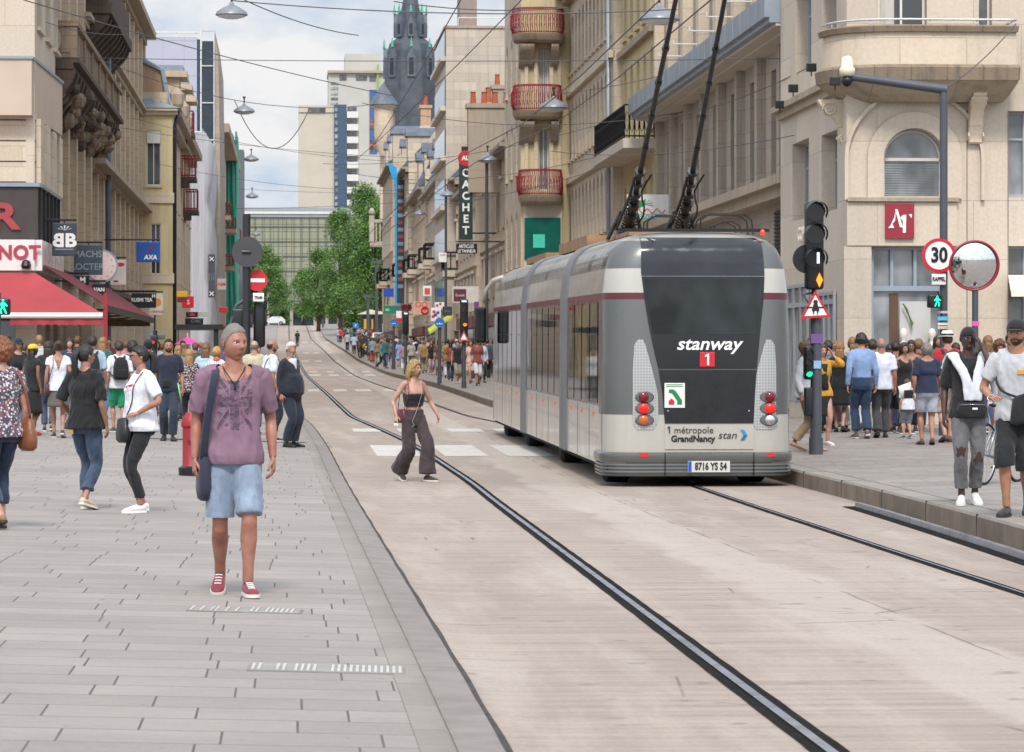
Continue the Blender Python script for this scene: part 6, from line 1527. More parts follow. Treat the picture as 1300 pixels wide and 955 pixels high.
def yrear(h):return.0 if h<1.4 else.10*((h-1.4)/1.8)**1.6 if h<3.0 else lerp([(3.0,.085),(3.17,.13),(3.27,.22),(3.34,.36),(3.385,.55),(3.41,.85)],h)
def perim(h,y1,n=9,side=12):
 """left side (front to rear), round the rear, right side; rear end at yrear(h)"""
 w,y0=wid(h),yrear(h);r=min(.42,w*.6);P=[]
 for i in range(side):P.append((-w,y1+(y0+r-y1)*i/side))
 for i in range(n+1):a=PI/2*i/n;P.append((-w+r-r*math.cos(a),y0+r-r*math.sin(a)))
 for i in range(1,9):P.append((-w+r+(2*w-2*r)*i/9,y0))
 for i in range(n+1):a=PI/2*i/n;P.append((w-r+r*math.sin(a),y0+r-r*math.cos(a)))
 for i in range(1,side+1):P.append((w,y0+r+(y1-y0-r)*i/side))
 return P
def rearsurf(x,h):
 w,y0=wid(h),yrear(h);r=min(.42,w*.6);a=abs(x)-(w-r)
 return y0 if a<=0 else y0+r-math.sqrt(max(0,r*r-a*a))
def module(name,y_a,y_b,rear=False,front=False):
 mb=MB();mats_rows=[]
 rows=[]
 for h in HR:
  if rear:P=perim(h,y_b)
  elif front:
   P=[(x,y_b-y)for x,y in perim(h,y_b-y_a)]
  else:P=[(-wid(h),y_a),(-wid(h),y_b),(wid(h),y_b),(wid(h),y_a)]
  rows.append([(x,y,h)for x,y in P])
 n=len(rows[0]);vs=[p for r in rows for p in r];fs=[];ms=[]
 for i in range(len(rows)-1):
  hm=(HR[i]+HR[i+1])/2
  for k in range(n-1):
   fs.append((i*n+k,i*n+k+1,(i+1)*n+k+1,(i+1)*n+k))
   a,b_=rows[i][k],rows[i][k+1];ym=(a[1]+b_[1])/2
   corner=(rear and ym<.95)or(front and False)
   if hm<.97:m=1
   elif hm<1.07:m=0 if corner else 1
   elif hm<2.49:m=0 if corner else 3
   elif hm<2.58:m=2
   elif hm<2.9:m=1
   elif hm<3.27:m=0 if corner else 5
   else:m=4
   ms.append(m)
 mb.v=vs;mb.f=fs;mb.m=ms
 mb.add(rows[-1],[tuple(range(n))],4);mb.add(rows[0],[tuple(range(n))],3)
 return mb.build(name,TM,tram,smooth=35)
MODS=[(0,6.05),(7.0,14.7),(15.65,24.6)]
module('rear_car',*MODS[0],rear=True);module('middle_car',*MODS[1]);module('front_car',*MODS[2],front=True)
grub=mat('gaiter_grey','#6c6d70',.5,var=.1)
for(a,b_)in((6.05,7.0),(14.7,15.65)):
 mb=MB();rings=[]
 prof=[(a-.06,.02),(a+.02,.035),(a+.3,.03),((a+b_)/2,-.02),(b_-.3,.03),(b_-.02,.035),(b_+.06,.02)]
 for y,o in prof:
  r=[(-(wid(h)+o),y,h+(o if h>3.2 else 0))for h in HR]+[((wid(h)+o),y,h+(o if h>3.2 else 0))for h in reversed(HR)];rings.append(r)
 mb.rings(rings);mb.build('gaiter',grub,tram,smooth=35)
 for yy in(a+.0,b_-.0):
  pass
def sidepanel(name,s,y0,y1,h0,h1,mt,o=.006,parent=None,n=1):
 mb=MB();rows=[h0+(h1-h0)*i/3 for i in range(4)]
 A=[(s*(wid(h)+o),y0,h)for h in rows];B_=[(s*(wid(h)+o),y1,h)for h in rows]
 mb.add(A+B_,[(i,i+1,5+i,4+i)for i in range(3)]);return mb.build(name,mt,parent or tram,smooth=True)
for s in(-1,1):
 for(a,b_),k in zip([(1.0,5.95),(7.15,14.55),(15.8,23.7)],(4,6,6)):
  w=(b_-a)/k
  for i in range(k):
   y0,y1=a+i*w+.07,a+(i+1)*w-.07
   g_=sidepanel('side_window',s,y0,y1,1.1,2.46,TG)
   if i%2==0:
    mb=MB();mb.box(s*1.252-.005,s*1.252+.005,y0,y1,2.02,2.035);mb.build('window_bar',TM[3],g_)
 for y in(1.6,3.4,5.2,8.2,10.6,13.2,17.,19.5,22.):
  mb=MB();mb.box(s*1.25-.012,s*1.25+.012,y,y+.09,.93,.98);mb.build('amber_marker',mat('amber_lens','#c9682a',.3,var=.05,emit=.15),tram)
 for(a,b_)in((.4,6.),(7.05,14.65),(15.7,23.9)):
  k=3
  for i in range(k+1):
   mb=MB();y=a+(b_-a)*i/k;x=s*(wid(.7)+.001);mb.box(min(x,x+s*.003),max(x,x+s*.003),y,y+.012,.31,1.05);mb.build('panel_joint',TM[3],tram)
for(y,w)in((.55,.55),(2.75,.5),(10.6,.55),(18.7,.55),(5.0,.01)):
 if w<.1:continue
 for s in(-1,1):
  mb=MB();
  A=lambda yy,h,o:(s*(wid(h)+o),yy,h)
  for i in range(4):
   for j in range(5):
    ya_,yb_=y+w*(i+.12)/4,y+w*(i+.88)/4;ha,hb=2.93+.22*(j+.12)/5,2.93+.22*(j+.88)/5
    mb.add([A(ya_,ha,.004),A(yb_,ha,.004),A(yb_,hb,.004),A(ya_,hb,.004)],[(0,1,2,3)])
  o_=mb.build('vent_grille',TM[3],tram)
px2x=lambda px:(px-892.)*.01032
py2h=lambda py:1.55+(453-py)*.01032+.185
EDGE=[(300,819,975),(345,818,977),(352,819,977),(385,823,975),(410,827,972),(440,833,969),(470,840,966),(500,845,964),(538,848,962),(571,848,962)]
def el(py):return lerp([(a,b_)for a,b_,c in EDGE],py)
def er(py):return lerp([(a,c)for a,b_,c in EDGE],py)
def rearpanel(name,p0,p1,mt,o,inset=0.,n=10,parent=None,xl=None,xr=None,cols=14):
 mb=MB();rows=[]
 for i in range(n+1):
  py=p0+(p1-p0)*i/n;h=py2h(py);a,b_=px2x((xl or el)(py))+inset,px2x((xr or er)(py))-inset
  rows.append([(a+(b_-a)*k/cols,rearsurf(a+(b_-a)*k/cols,h)-o,h)for k in range(cols+1)])
 m=cols+1
 mb.add([p for r in rows for p in r],[(i*m+k,i*m+k+1,(i+1)*m+k+1,(i+1)*m+k)for i in range(n)for k in range(cols)])
 for k in(0,cols):mb.add([r[k]for r in rows]+[(r[k][0],r[k][1]+o+.01,r[k][2])for r in rows],[(i,i+1,n+2+i,n+1+i)for i in range(n)])
 return mb.build(name,mt,parent or tram,smooth=True)
blk=mat('gloss_black_panel','#141519',.16,var=.25,vscale=1.5)
rp_=rearpanel('rear_fairing',300,349.5,mat('dark_grey_fairing','#23262c',.14,var=.25),.012)
rearpanel('rear_surround',350.5,468.5,blk,.012)
RG=glass('rear_glass',(.012,.016,.018),.05,.7);rw=rearpanel('rear_window',354.5,424,RG,.018,.035)
rearpanel('rear_hatch',470,538,mat('satin_black_hatch','#191a1e',.3,var=.2),.014)
rearpanel('rear_white_panel',539.3,571,TM[1],.016)
mb=MB()
RG.node_tree.nodes['Principled BSDF'].inputs['Specular IOR Level'].default_value=.35
dots=None
def dotmat():
 m,t,b,N,L=nt('dotted_silver');co=objco(N);v=N.new('ShaderNodeTexVoronoi');L.new(vmap(N,L,co,(1,0,1)),v.inputs['Vector']);v.inputs['Scale'].default_value=26;v.inputs['Randomness'].default_value=0.
 L.new(mix_rgb(N,L,ramp(N,L,v.outputs['Distance'],.2,.35),srgb('#8d8f90'),srgb('#b3b4b4')),b.inputs['Base Color']);b.inputs['Metallic'].default_value=.5;b.inputs['Roughness'].default_value=.4;return m
DM=dotmat()
LI=[(431,814,820),(437,809,823),(470,807,832),(500,807,839),(530,807,840),(543,808,837),(546,812,833)]
litr=mat('lit_tail_red','#e01810',.3,var=0,emit=.4);dkr=mat('dark_tail_red','#6d1018',.12,var=.1);amb=mat('amber_tail','#b35f2e',.15,var=.1)
for s in(-1,1):
 f=(lambda py:lerp([(a,b_)for a,b_,c in LI],py))if s<0 else(lambda py:2*894.5-lerp([(a,c)for a,b_,c in LI],py)+10)
 g2=(lambda py:lerp([(a,c)for a,b_,c in LI],py))if s<0 else(lambda py:2*894.5-lerp([(a,b_)for a,b_,c in LI],py)+10)
 clus=rearpanel('light_cluster',431,546,DM,.01,0,16,None,f,g2,4)
 cx=px2x(820.5 if s<0 else 983)
 for py,m_ in((504.5,dkr),(519,litr),(534,amb if s<0 else M['chrome'])):
  h=py2h(py);y=rearsurf(cx,h)
  mb=MB();rr=[]
  for k in range(6):q=k/5;rr.append([(cx+s*-.015+.125*(1-q*.15)*math.cos(a),y-.02-.02*q,h+.078*(1-q*.15)*math.sin(a))for a in[2*PI*i/20 for i in range(20)]])
  mb.rings(rr);mb.build('light_bezel',TM[0],clus,smooth=40)
  mb=MB();mb.lathe([(.068,0),(.066,.02),(.05,.035),(.02,.042),(0,.043)],n=20);o_=mb.build('lamp',m_,clus,smooth=40,loc=(cx,y-.035,h));o_.rotation_euler=(PI/2,0,0)
 mb=MB();cx2=px2x(821 if s<0 else 984);h=py2h(578.5);y=rearsurf(cx2,.5);mb.box(cx2-.06,cx2+.06,y-.055,y-.02,h-.02,h+.025);mb.build('reflector',mat('red_reflector','#c9201f',.2,var=0,emit=.2),tram)
 mb=MB();cx2=px2x(852 if s<0 else 956);mb.disc((cx2,rearsurf(cx2,1.2)-.014,py2h(522)),.012,(0,-1,0),.012,10);mb.build('hatch_lock',M['chrome'],tram)
def bump_ring(h,o):
 w=1.25+o;r=.44;P=[]
 for i in range(4):P.append((-w,1.1+(-o+r-1.1)*i/4))
 for i in range(10):a=PI/2*i/9;P.append((-w+r-r*math.cos(a),-o+r-r*math.sin(a)))
 for i in range(1,10):P.append((-w+r+(2*w-2*r)*i/10,-o))
 for i in range(10):a=PI/2*i/9;P.append((w-r+r*math.sin(a),-o+r-r*math.cos(a)))
 for i in range(1,5):P.append((w,-o+r+(1.1+o-r)*i/4))
 return[(x,y,h)for x,y in P]
def ringset(levels,name,mt):
 mb=MB();rows=[bump_ring(h,o)for h,o in levels];mb.rings(rows,0,False,False);mb.add(rows[0],[tuple(range(len(rows[0])))]);mb.add(rows[-1],[tuple(range(len(rows[-1])))]);return mb.build(name,mt,tram,smooth=30)
lev=[(.15,-.05),(.165,.02)]
for k in range(4):h=.19+k*.045;lev+=[(h,.028),(h+.004,.004),(h+.016,.004),(h+.02,.03)]
lev+=[(.40,.045),(.455,.04),(.475,.015),(.476,-.02)]
ringset(lev,'bumper',TM[0])
for px in(848,962):mb=MB();x=px2x(px);mb.box(x-.006,x+.006,-.049,-.03,.16,.47);mb.build('bumper_seam',TM[3],tram)
mb=MB();mb.box(-.72,.72,.35,24.,.14,.31);mb.box(-1.2,1.2,.2,24.2,.24,.31);mb.build('underframe',mat('underframe_black','#101010',.9,var=.3),tram)  # black underframe box, put in to stand for the shade beneath the cars
mb=MB();mb.tube([(0,.6,.1),(0,.9,.02)],.06,8);mb.lathe([(.03,-.02),(.12,0),(.03,.02)],(0,.55,.1),12);mb.build('guide_roller',M['darkmetal'],tram)
for y in(1.75,8.9,16.6,22.4):
 for s in(-1,1):
  mb=MB();pr=[(.28,-.17),(.42,-.19),(.475,-.14),(.485,0),(.475,.14),(.42,.19),(.28,.17)]
  mb.rings([[(s*.93+o,y+r*math.cos(a),.485+r*math.sin(a))for a in[2*PI*i/28 for i in range(28)]]for r,o in pr]);w_=mb.build('wheel',M['rubber'],tram,smooth=40)
  mb=MB();mb.disc((s*.93+s*.16,y,.485),.27,(s,0,0),.02,20);mb.build('rim',M['zinc'],w_)
npx0,npx1=px2x(877),px2x(931);h0,h1=py2h(600.3),py2h(586)
mb=MB();mb.box(npx0,npx1,-.062,-.05,h0,h1);npl=mb.build('number_plate',mat('plate_white','#c9c8c2',.4,var=.03),tram)
mb=MB();mb.box(npx0+.004,npx0+.05,-.064,-.0621,h0+.004,h1-.004);mb.build('plate_band',mat('plate_blue','#1d4fa8',.4),npl)
text('8716 YS 54',.135,((npx0+npx1)/2+.025,-.068,(h0+h1)/2),M['black'],npl,bold=.003,sx=.68,name='plate_number')
def rt(s,px,py,size,m_,**k):
 h=py2h(py);x=px2x(px);o=text(s,size,(x,rearsurf(x,h)-.0235,h),m_,tram,ext=.002,**k);return o
rt('stanway',904,437,.235,M['white'],bold=.004,shear=.25,sx=1.12,name='line_name')
x0,x1=px2x(892.5),px2x(912);mb=MB();me=MB().box(x0,x1,-.035,-.02,py2h(466),py2h(447)).mesh('line_badge',M['red']);bevel(me,.02,3,80);lb=link('line_badge',me,tram);lb.location=(0,rearsurf(.1,1.7)+.0,0)
def digit1(px,py,hgt,m_,dy=0.):
 x,h=px2x(px),py2h(py);y=rearsurf(x,h)-.03-dy;k=hgt
 mb=MB();mb.prism([(x-.02*k,h-.5*k),(x+.16*k,h-.5*k),(x+.16*k,h+.5*k),(x+.02*k,h+.5*k),(x-.2*k,h+.36*k),(x-.2*k,h+.2*k),(x-.02*k,h+.3*k)],lambda a,b_,o:(a,y-o,b_),0,.005);mb.build('line_number',m_,tram)
digit1(902,456.5,.15,M['white'],.02)
blackt=mat('dark_grey_letter','#2c2c30',.5,var=0)
digit1(853,546,.09,blackt);rt('m\u00e9tropole',885,547,.125,blackt,sx=.98,name='lettering');rt('GrandNancy',884,558,.115,M['black'],bold=.004,sx=.98,name='lettering')
rt('stan',928,553.5,.14,blackt,shear=.25,sx=1.1,name='lettering')
cx,ch=px2x(949),py2h(553);mb=MB();b1=mat('chevron_blue','#2a86b0',.5,var=0);b2=mat('chevron_deep_blue','#1c5f92',.5,var=0)
mb.prism([(cx-.045,ch+.07),(cx+.005,ch+.07),(cx+.05,ch),(cx-.0,ch-.0)],lambda a,b_,o:(a,-.022-o,b_),0,.004);mb.build('chevron_mark',b1,tram)
mb=MB();mb.prism([(cx+.05,ch-.002),(cx,ch-.002),(cx-.04,ch-.07),(cx+.01,ch-.07)],lambda a,b_,o:(a,-.022-o,b_),0,.004);mb.build('chevron_mark',b2,tram)
sx0,sx1,sh0,sh1=px2x(847.5),px2x(873.5),py2h(518),py2h(486.5)
mb=MB();mb.box(sx0,sx1,-.024,-.02,sh0,sh1);stk=mb.build('safety_sticker',mat('sticker_white','#dcdcd6',.5,var=.02),tram)
U=lambda u,v:(sx0+(sx1-sx0)*u,sh0+(sh1-sh0)*v);pl_=lambda a,b_,o:(a,-.0245-o,b_)
mb=MB();mb.prism([U(.62,.12),U(.86,.12),U(.86,.3),U(.55,.68),U(.42,.74),U(.22,.74),U(.2,.6),U(.36,.58),U(.62,.28)],pl_,0,.003);mb.build('green_road',mat('sticker_green','#0f7a45',.5,var=0),stk)
mb=MB();mb.prism([U(.2,.12),U(.48,.12),U(.48,.27),U(.34,.38),U(.2,.27)],pl_,0,.003);mb.build('red_house',M['red'],stk)
for v in(.93,.86):mb=MB();mb.prism([U(.08,v-.015),U(.9,v-.015),U(.9,v+.015),U(.08,v+.015)],pl_,0,.002);mb.build('small_print',mat('sticker_green','#0f7a45',.5,var=0),stk)
mb=MB();mb.box(-.92,1.0,.5,.62,3.395,3.44);mb.box(-1.0,-.2,.62,.64,3.40,3.43);mb.build('roof_bar',TM[3],tram)
for bx_ in((-.7,.75,2.2,5.6,3.4,3.46),(-.75,.8,8.2,13.6,3.4,3.58),(-.75,.8,16.6,21.5,3.4,3.52)):mb=MB();mb.box(*bx_);mb.build('roof_equipment',mat('roof_box_tan','#8d6a4c',.7,var=.3),tram)
for k,(x0,y0,w,hh)in enumerate(((-.42,2.6,.55,.27),(.3,2.4,.75,.29),(.62,3.4,.4,.22))):
 mb=MB();pts=[(x0,y0,3.42),(x0+.02,y0,3.42+hh*.7),(x0+.14,y0,3.42+hh),(x0+w-.14,y0,3.42+hh),(x0+w-.02,y0,3.42+hh*.7),(x0+w,y0,3.42)]
 mb.tube(pts,.012,6);mb.tube([(p[0],p[1]+.5,p[2])for p in pts],.012,6);mb.build('roof_hoop',M['iron'],tram)
ppl=mat('trolley_pole_black','#141517',.45,.2,var=.3,vscale=4)
for s,pxb,pxt in((-1,799,862),(1,868,925)):
 xb=px2x(pxb)*48.2/43.3-.04+(0 if s<0 else.0);
 Bp=Vector((W(pxb,47.6)[0]-TX,4.3,3.5));tip=Vector((W(pxt,41.6)[0]-TX,41.6-TY+.1,Z(-8,41.6)-TZ))
 dirv=(tip-Bp).normalized();a1=Bp+dirv*.75;a2=Bp+dirv*1.25
 pole=MB();pole.tube([Bp,a1,a2,tip,tip+dirv*.7],[.06,.055,.04,.031,.029],10)
 p_=pole.build('trolley_pole',ppl,tram,smooth=40)
 mb=MB();mb.lathe([(.2,0),(.2,.06),(.1,.1),(.09,.2)],(Bp.x,Bp.y,3.38),14);mb.box(Bp.x-.14,Bp.x+.14,Bp.y-.18,Bp.y+.2,3.46,3.56);mb.build('pole_base',ppl,p_)
 mb=MB()
 for o in(-.1,.1):
  c=[];
  for k in range(60):t_=k/59;q=Bp+Vector((o,.15,-.05))*(1-t_)+(a2-Bp)*t_*.95+Vector((o*.3*t_,0,0));an=k*1.5;c.append(q+Vector((.03*math.cos(an),.03*math.sin(an),0)))
  mb.tube(c,.011,4)
 mb.tube([Bp+Vector((-.16,.1,.05)),a2+Vector((-.09,0,-.05)),a2+dirv*.5+Vector((-.06,0,0))],.022,6)
 mb.tube([Bp+Vector((-.3,-.1,-.1)),Bp+Vector((-.1,0,.3)),a1+Vector((.02,0,0))],.03,6);mb.tube([Bp+Vector((.22,0,-.1)),Bp+Vector((.1,0,.4))],.03,6);mb.build('spring_gear',ppl,p_)
 mb=MB()
 for k in range(5):q=Bp+dirv*(.6+k*.32);mb.tube([q-dirv*.03,q+dirv*.03],.1-k*.005,8)
 for k in range(4):q=Bp+dirv*(2.6+k*.9);mb.tube([q-dirv*.04,q+dirv*.04],.05,8)
 mb.build('clamp',ppl,p_)
 mb=MB();c=[Bp+Vector((.08*s,-.1,.02))]+[Bp+dirv*(.3+.25*k)+Vector((.13+.05*math.sin(k*1.2),0,0))for k in range(7)];mb.tube(c,.014,5);mb.build('loose_cable',ppl,p_)
mb=MB();mb.lathe([(0,-.01),(.03,0),(.035,.03),(.02,.06),(0,.065)],(px2x(979),.4,3.36),10);mb.build('roof_lamp',mat('lit_roof_red','#ff3a22',.3,var=0,emit=.8),tram)
mb=MB();mb.tube([(-1.05,24.1,3.2),(-1.22,24.4,3.14),(-1.36,24.6,2.95),(-1.42,24.65,2.7)],[.05,.055,.045,.03],8);mr=mb.build('mirror_arm',TM[1],tram,smooth=True)
me=MB().box(-1.6,-1.36,24.55,24.7,1.85,2.6).mesh('mirror',TM[3]);bevel(me,.05,3);link('mirror',me,mr)
for s,lab in((-1,'left trolley wire running up the street above the tram'),(1,'right trolley wire running up the street above the tram')):
 mb=MB();pts=[]
 for y in[8,20,32,41.5,55,68,83,110,142,190,245,330,455,560]:pts.append((smooth(RRIGHT,y,4)-.2+s*.33,y,road_z(y)+6.35+.0*y))
 mb.tube(pts,.011,5);tag(mb.build('trolley_wire',WIRE,smooth=True),lab,'cable')
def V3(*a):return Vector(a)
def frame_of(t):
 t=t.normalized();a=Vector((1,0,0))if abs(t.x)<.9 else Vector((0,1,0))
 a=(a-t*a.dot(t)).normalized();return a,t.cross(a)
def limb(mb,pts,radii,n=12,flat=1.,mi=0):
 """tapered tube through points; each radius r or (ra, rb)"""
 pts=[Vector(p)for p in pts];rings=[];pa=None
 for i,p in enumerate(pts):
  t=(pts[min(i+1,len(pts)-1)]-pts[max(i-1,0)])
  a,b=frame_of(t)
  if pa is not None and a.dot(pa)<0:a,b=-a,-b
  pa=a;r=radii[i];ra,rb=r if isinstance(r,tuple)else(r,r)
  rings.append([p+a*ra*math.cos(2*PI*k/n)+b*rb*math.sin(2*PI*k/n)for k in range(n)])
 mb.rings(rings,mi)
def dens(pts,radii,m=4):
 """resample a polyline with Catmull-Rom, radii interpolated"""
 P=[Vector(p)for p in pts];R=[r if isinstance(r,tuple)else(r,r)for r in radii];oP,oR=[],[]
 for i in range(len(P)-1):
  p0,p1,p2,p3=P[max(i-1,0)],P[i],P[i+1],P[min(i+2,len(P)-1)]
  for k in range(m):
   t=k/m
   oP.append(.5*((2*p1)+(p2-p0)*t+(2*p0-5*p1+4*p2-p3)*t*t+(3*p1-p0-3*p2+p3)*t**3))
   oR.append((R[i][0]+(R[i+1][0]-R[i][0])*t,R[i][1]+(R[i+1][1]-R[i][1])*t))
 oP.append(P[-1]);oR.append(R[-1]);return oP,oR
def slimb(mb,pts,radii,n=12,m=4,mi=0):p,r=dens(pts,radii,m);limb(mb,p,r,n,mi=mi)
def ik(a,b,l1,l2,hint):
 """joint position between a and b"""
 d=b-a;L=d.length
 if L>(l1+l2)*.999:b=a+d*((l1+l2)*.999/L);d=b-a;L=d.length
 x=(l1*l1-l2*l2+L*L)/(2*L);h=math.sqrt(max(1e-6,l1*l1-x*x));u=d/L
 hv=hint-u*hint.dot(u);hv=hv.normalized()if hv.length>1e-6 else Vector((0,1,0))
 return a+u*x+hv*h,b
def remesh(me,vox,it=3,name='part'):
 o=bpy.data.objects.new('tmp',me);COL.objects.link(o)
 r=o.modifiers.new('r','REMESH');r.mode='VOXEL';r.voxel_size=vox;r.use_smooth_shade=True
 s=o.modifiers.new('s','SMOOTH');s.iterations=it;s.factor=.5
 bpy.context.view_layer.update();dg=bpy.context.evaluated_depsgraph_get()
 out=bpy.data.meshes.new_from_object(o.evaluated_get(dg));bpy.data.objects.remove(o);bpy.data.meshes.remove(me)
 out.name=name
 return out
def joinm(mes,name):
 bm=bmesh.new()
 off=0;mats=[]
 for me in mes:
  n0=len(bm.faces);bm.from_mesh(me);bm.faces.ensure_lookup_table()
  idx=[]
  for m in me.materials:
   if m not in mats:mats.append(m)
   idx.append(mats.index(m))
  for f in bm.faces[n0:]:f.material_index=idx[f.material_index]if idx else 0
 out=bpy.data.meshes.new(name);bm.to_mesh(out);bm.free()
 for m in mats:out.materials.append(m)
 out.polygons.foreach_set('use_smooth',[True]*len(out.polygons));return out
def cutplane(me,z):
 bm=bmesh.new();bm.from_mesh(me)
 bmesh.ops.bisect_plane(bm,geom=bm.verts[:]+bm.edges[:]+bm.faces[:],plane_co=(0,0,z),plane_no=(0,0,1),clear_inner=True)
 bm.to_mesh(me);bm.free()
def wrinkle(me,amp,sc=(9,9,5),seed=0.,pin=None):
 n=len(me.vertices);co=np.empty(n*3);me.vertices.foreach_get('co',co);no=np.empty(n*3);me.vertices.foreach_get('normal',no)
 co=co.reshape(-1,3);no=no.reshape(-1,3)
 for i in range(n):
  p=Vector((co[i][0]*sc[0]+seed,co[i][1]*sc[1],co[i][2]*sc[2]+co[i][0]*4))
  v=noise.noise(p);v=(1-abs(v)*3.2)*.45+(.5-abs(noise.noise(p*1.9))*2.2)*.4
  co[i]+=no[i]*amp*v
 me.vertices.foreach_set('co',co.ravel());me.update()
def cutmesh(me,fn):
 """delete faces whose centre satisfies fn"""
 bm=bmesh.new();bm.from_mesh(me)
 bmesh.ops.delete(bm,geom=[f for f in bm.faces if fn(f.calc_center_median())],context='FACES')
 bm.to_mesh(me);bm.free()
def skinmat(key):
 cols=dict(tan=('#a67c67','#8f6654'),fair=('#bb9280','#a37565'),dark=('#4a3228','#3a251e'),olive=('#a87c60','#8f5f4c'),brown=('#8a5f47','#744a38'),ruddy=('#a87866','#925a4c'))
 nm='skin_'+key
 if nm in MC:return MC[nm]
 a,c=[srgb(x)for x in cols[key]]
 m,t,b,N,L=nt(nm);co=objco(N)
 L.new(mix_rgb(N,L,ramp(N,L,nz(N,L,co,9,5,.6),.35,.7),a,c),b.inputs['Base Color'])
 b.inputs['Roughness'].default_value=.5;b.inputs['Subsurface Weight'].default_value=.12;b.inputs['Subsurface Radius'].default_value=(.012,.005,.003)
 bumpn(N,L,b,nz(N,L,co,120,3),.1,.002);MC[nm]=m;return m
def cloth(col,kind='cotton',rough=.85):
 nm='cloth_%s_%s'%(kind,col)
 if nm in MC:return MC[nm]
 m,t,b,N,L=nt(nm);co=objco(N);c=srgb(col)
 n=ramp(N,L,nz(N,L,co,6,5,.6),.35,.7)
 if kind=='denim':
  w=ramp(N,L,nz(N,L,vmap(N,L,co,(1,1,.4)),5,6,.7),.4,.68)
  cc=mix_rgb(N,L,w,tuple(x*.8 for x in c),tuple(min(1,x*1.2+.02)for x in c))
  fine=nz(N,L,vmap(N,L,co,(300,300,60)),1,2)
 elif kind=='floral':
  v=N.new('ShaderNodeTexVoronoi');L.new(co,v.inputs['Vector']);v.inputs['Scale'].default_value=38
  cc=mix_rgb(N,L,ramp(N,L,v.outputs['Distance'],.3,.45),srgb('#c9c6c4'),c);fine=nz(N,L,co,200,2)
  cc=mix_rgb(N,L,ramp(N,L,nz(N,L,co,30,3),.5,.6,0,.5),cc,srgb('#a05a66'))
 elif kind=='stripes':
  wv=N.new('ShaderNodeTexWave');L.new(co,wv.inputs['Vector']);wv.inputs['Scale'].default_value=9;wv.bands_direction='X'
  cc=mix_rgb(N,L,ramp(N,L,wv.outputs[0],.45,.55),c,srgb('#e4e4e8'));fine=nz(N,L,co,200,2)
 else:
  cc=mix_rgb(N,L,n,tuple(x*.88 for x in c),tuple(min(1,x*1.08)for x in c));fine=nz(N,L,co,240,2)
 L.new(cc,b.inputs['Base Color']);b.inputs['Roughness'].default_value=rough;b.inputs['Sheen Weight'].default_value=.15
 h=mth(N,L,'ADD',mth(N,L,'MULTIPLY',nz(N,L,vmap(N,L,co,(1,1,.5)),11,4,.55),1.),mth(N,L,'MULTIPLY',fine,.05))
 bumpn(N,L,b,h,.6,.02);MC[nm]=m;return m
def hairmat(col):
 nm='hair_'+col
 if nm in MC:return MC[nm]
 m,t,b,N,L=nt(nm);co=objco(N);c=srgb(col)
 st=nz(N,L,vmap(N,L,co,(90,90,7)),1.2,4,.6)
 L.new(mix_rgb(N,L,ramp(N,L,st,.35,.65),tuple(x*.5 for x in c),tuple(min(1,x*1.45)for x in c)),b.inputs['Base Color'])
 b.inputs['Roughness'].default_value=.45;bumpn(N,L,b,st,.6,.01);MC[nm]=m;return m
LIPS=mat('lips','#8a5349',.4,var=0);EYEW=mat('eye_white','#d8d2cc',.2,var=0);IRIS=mat('iris','#2d2018',.1,var=0)
SHADE=dict(fair='ruddy',ruddy='olive',tan='olive',olive='brown',brown='brown',dark='dark')
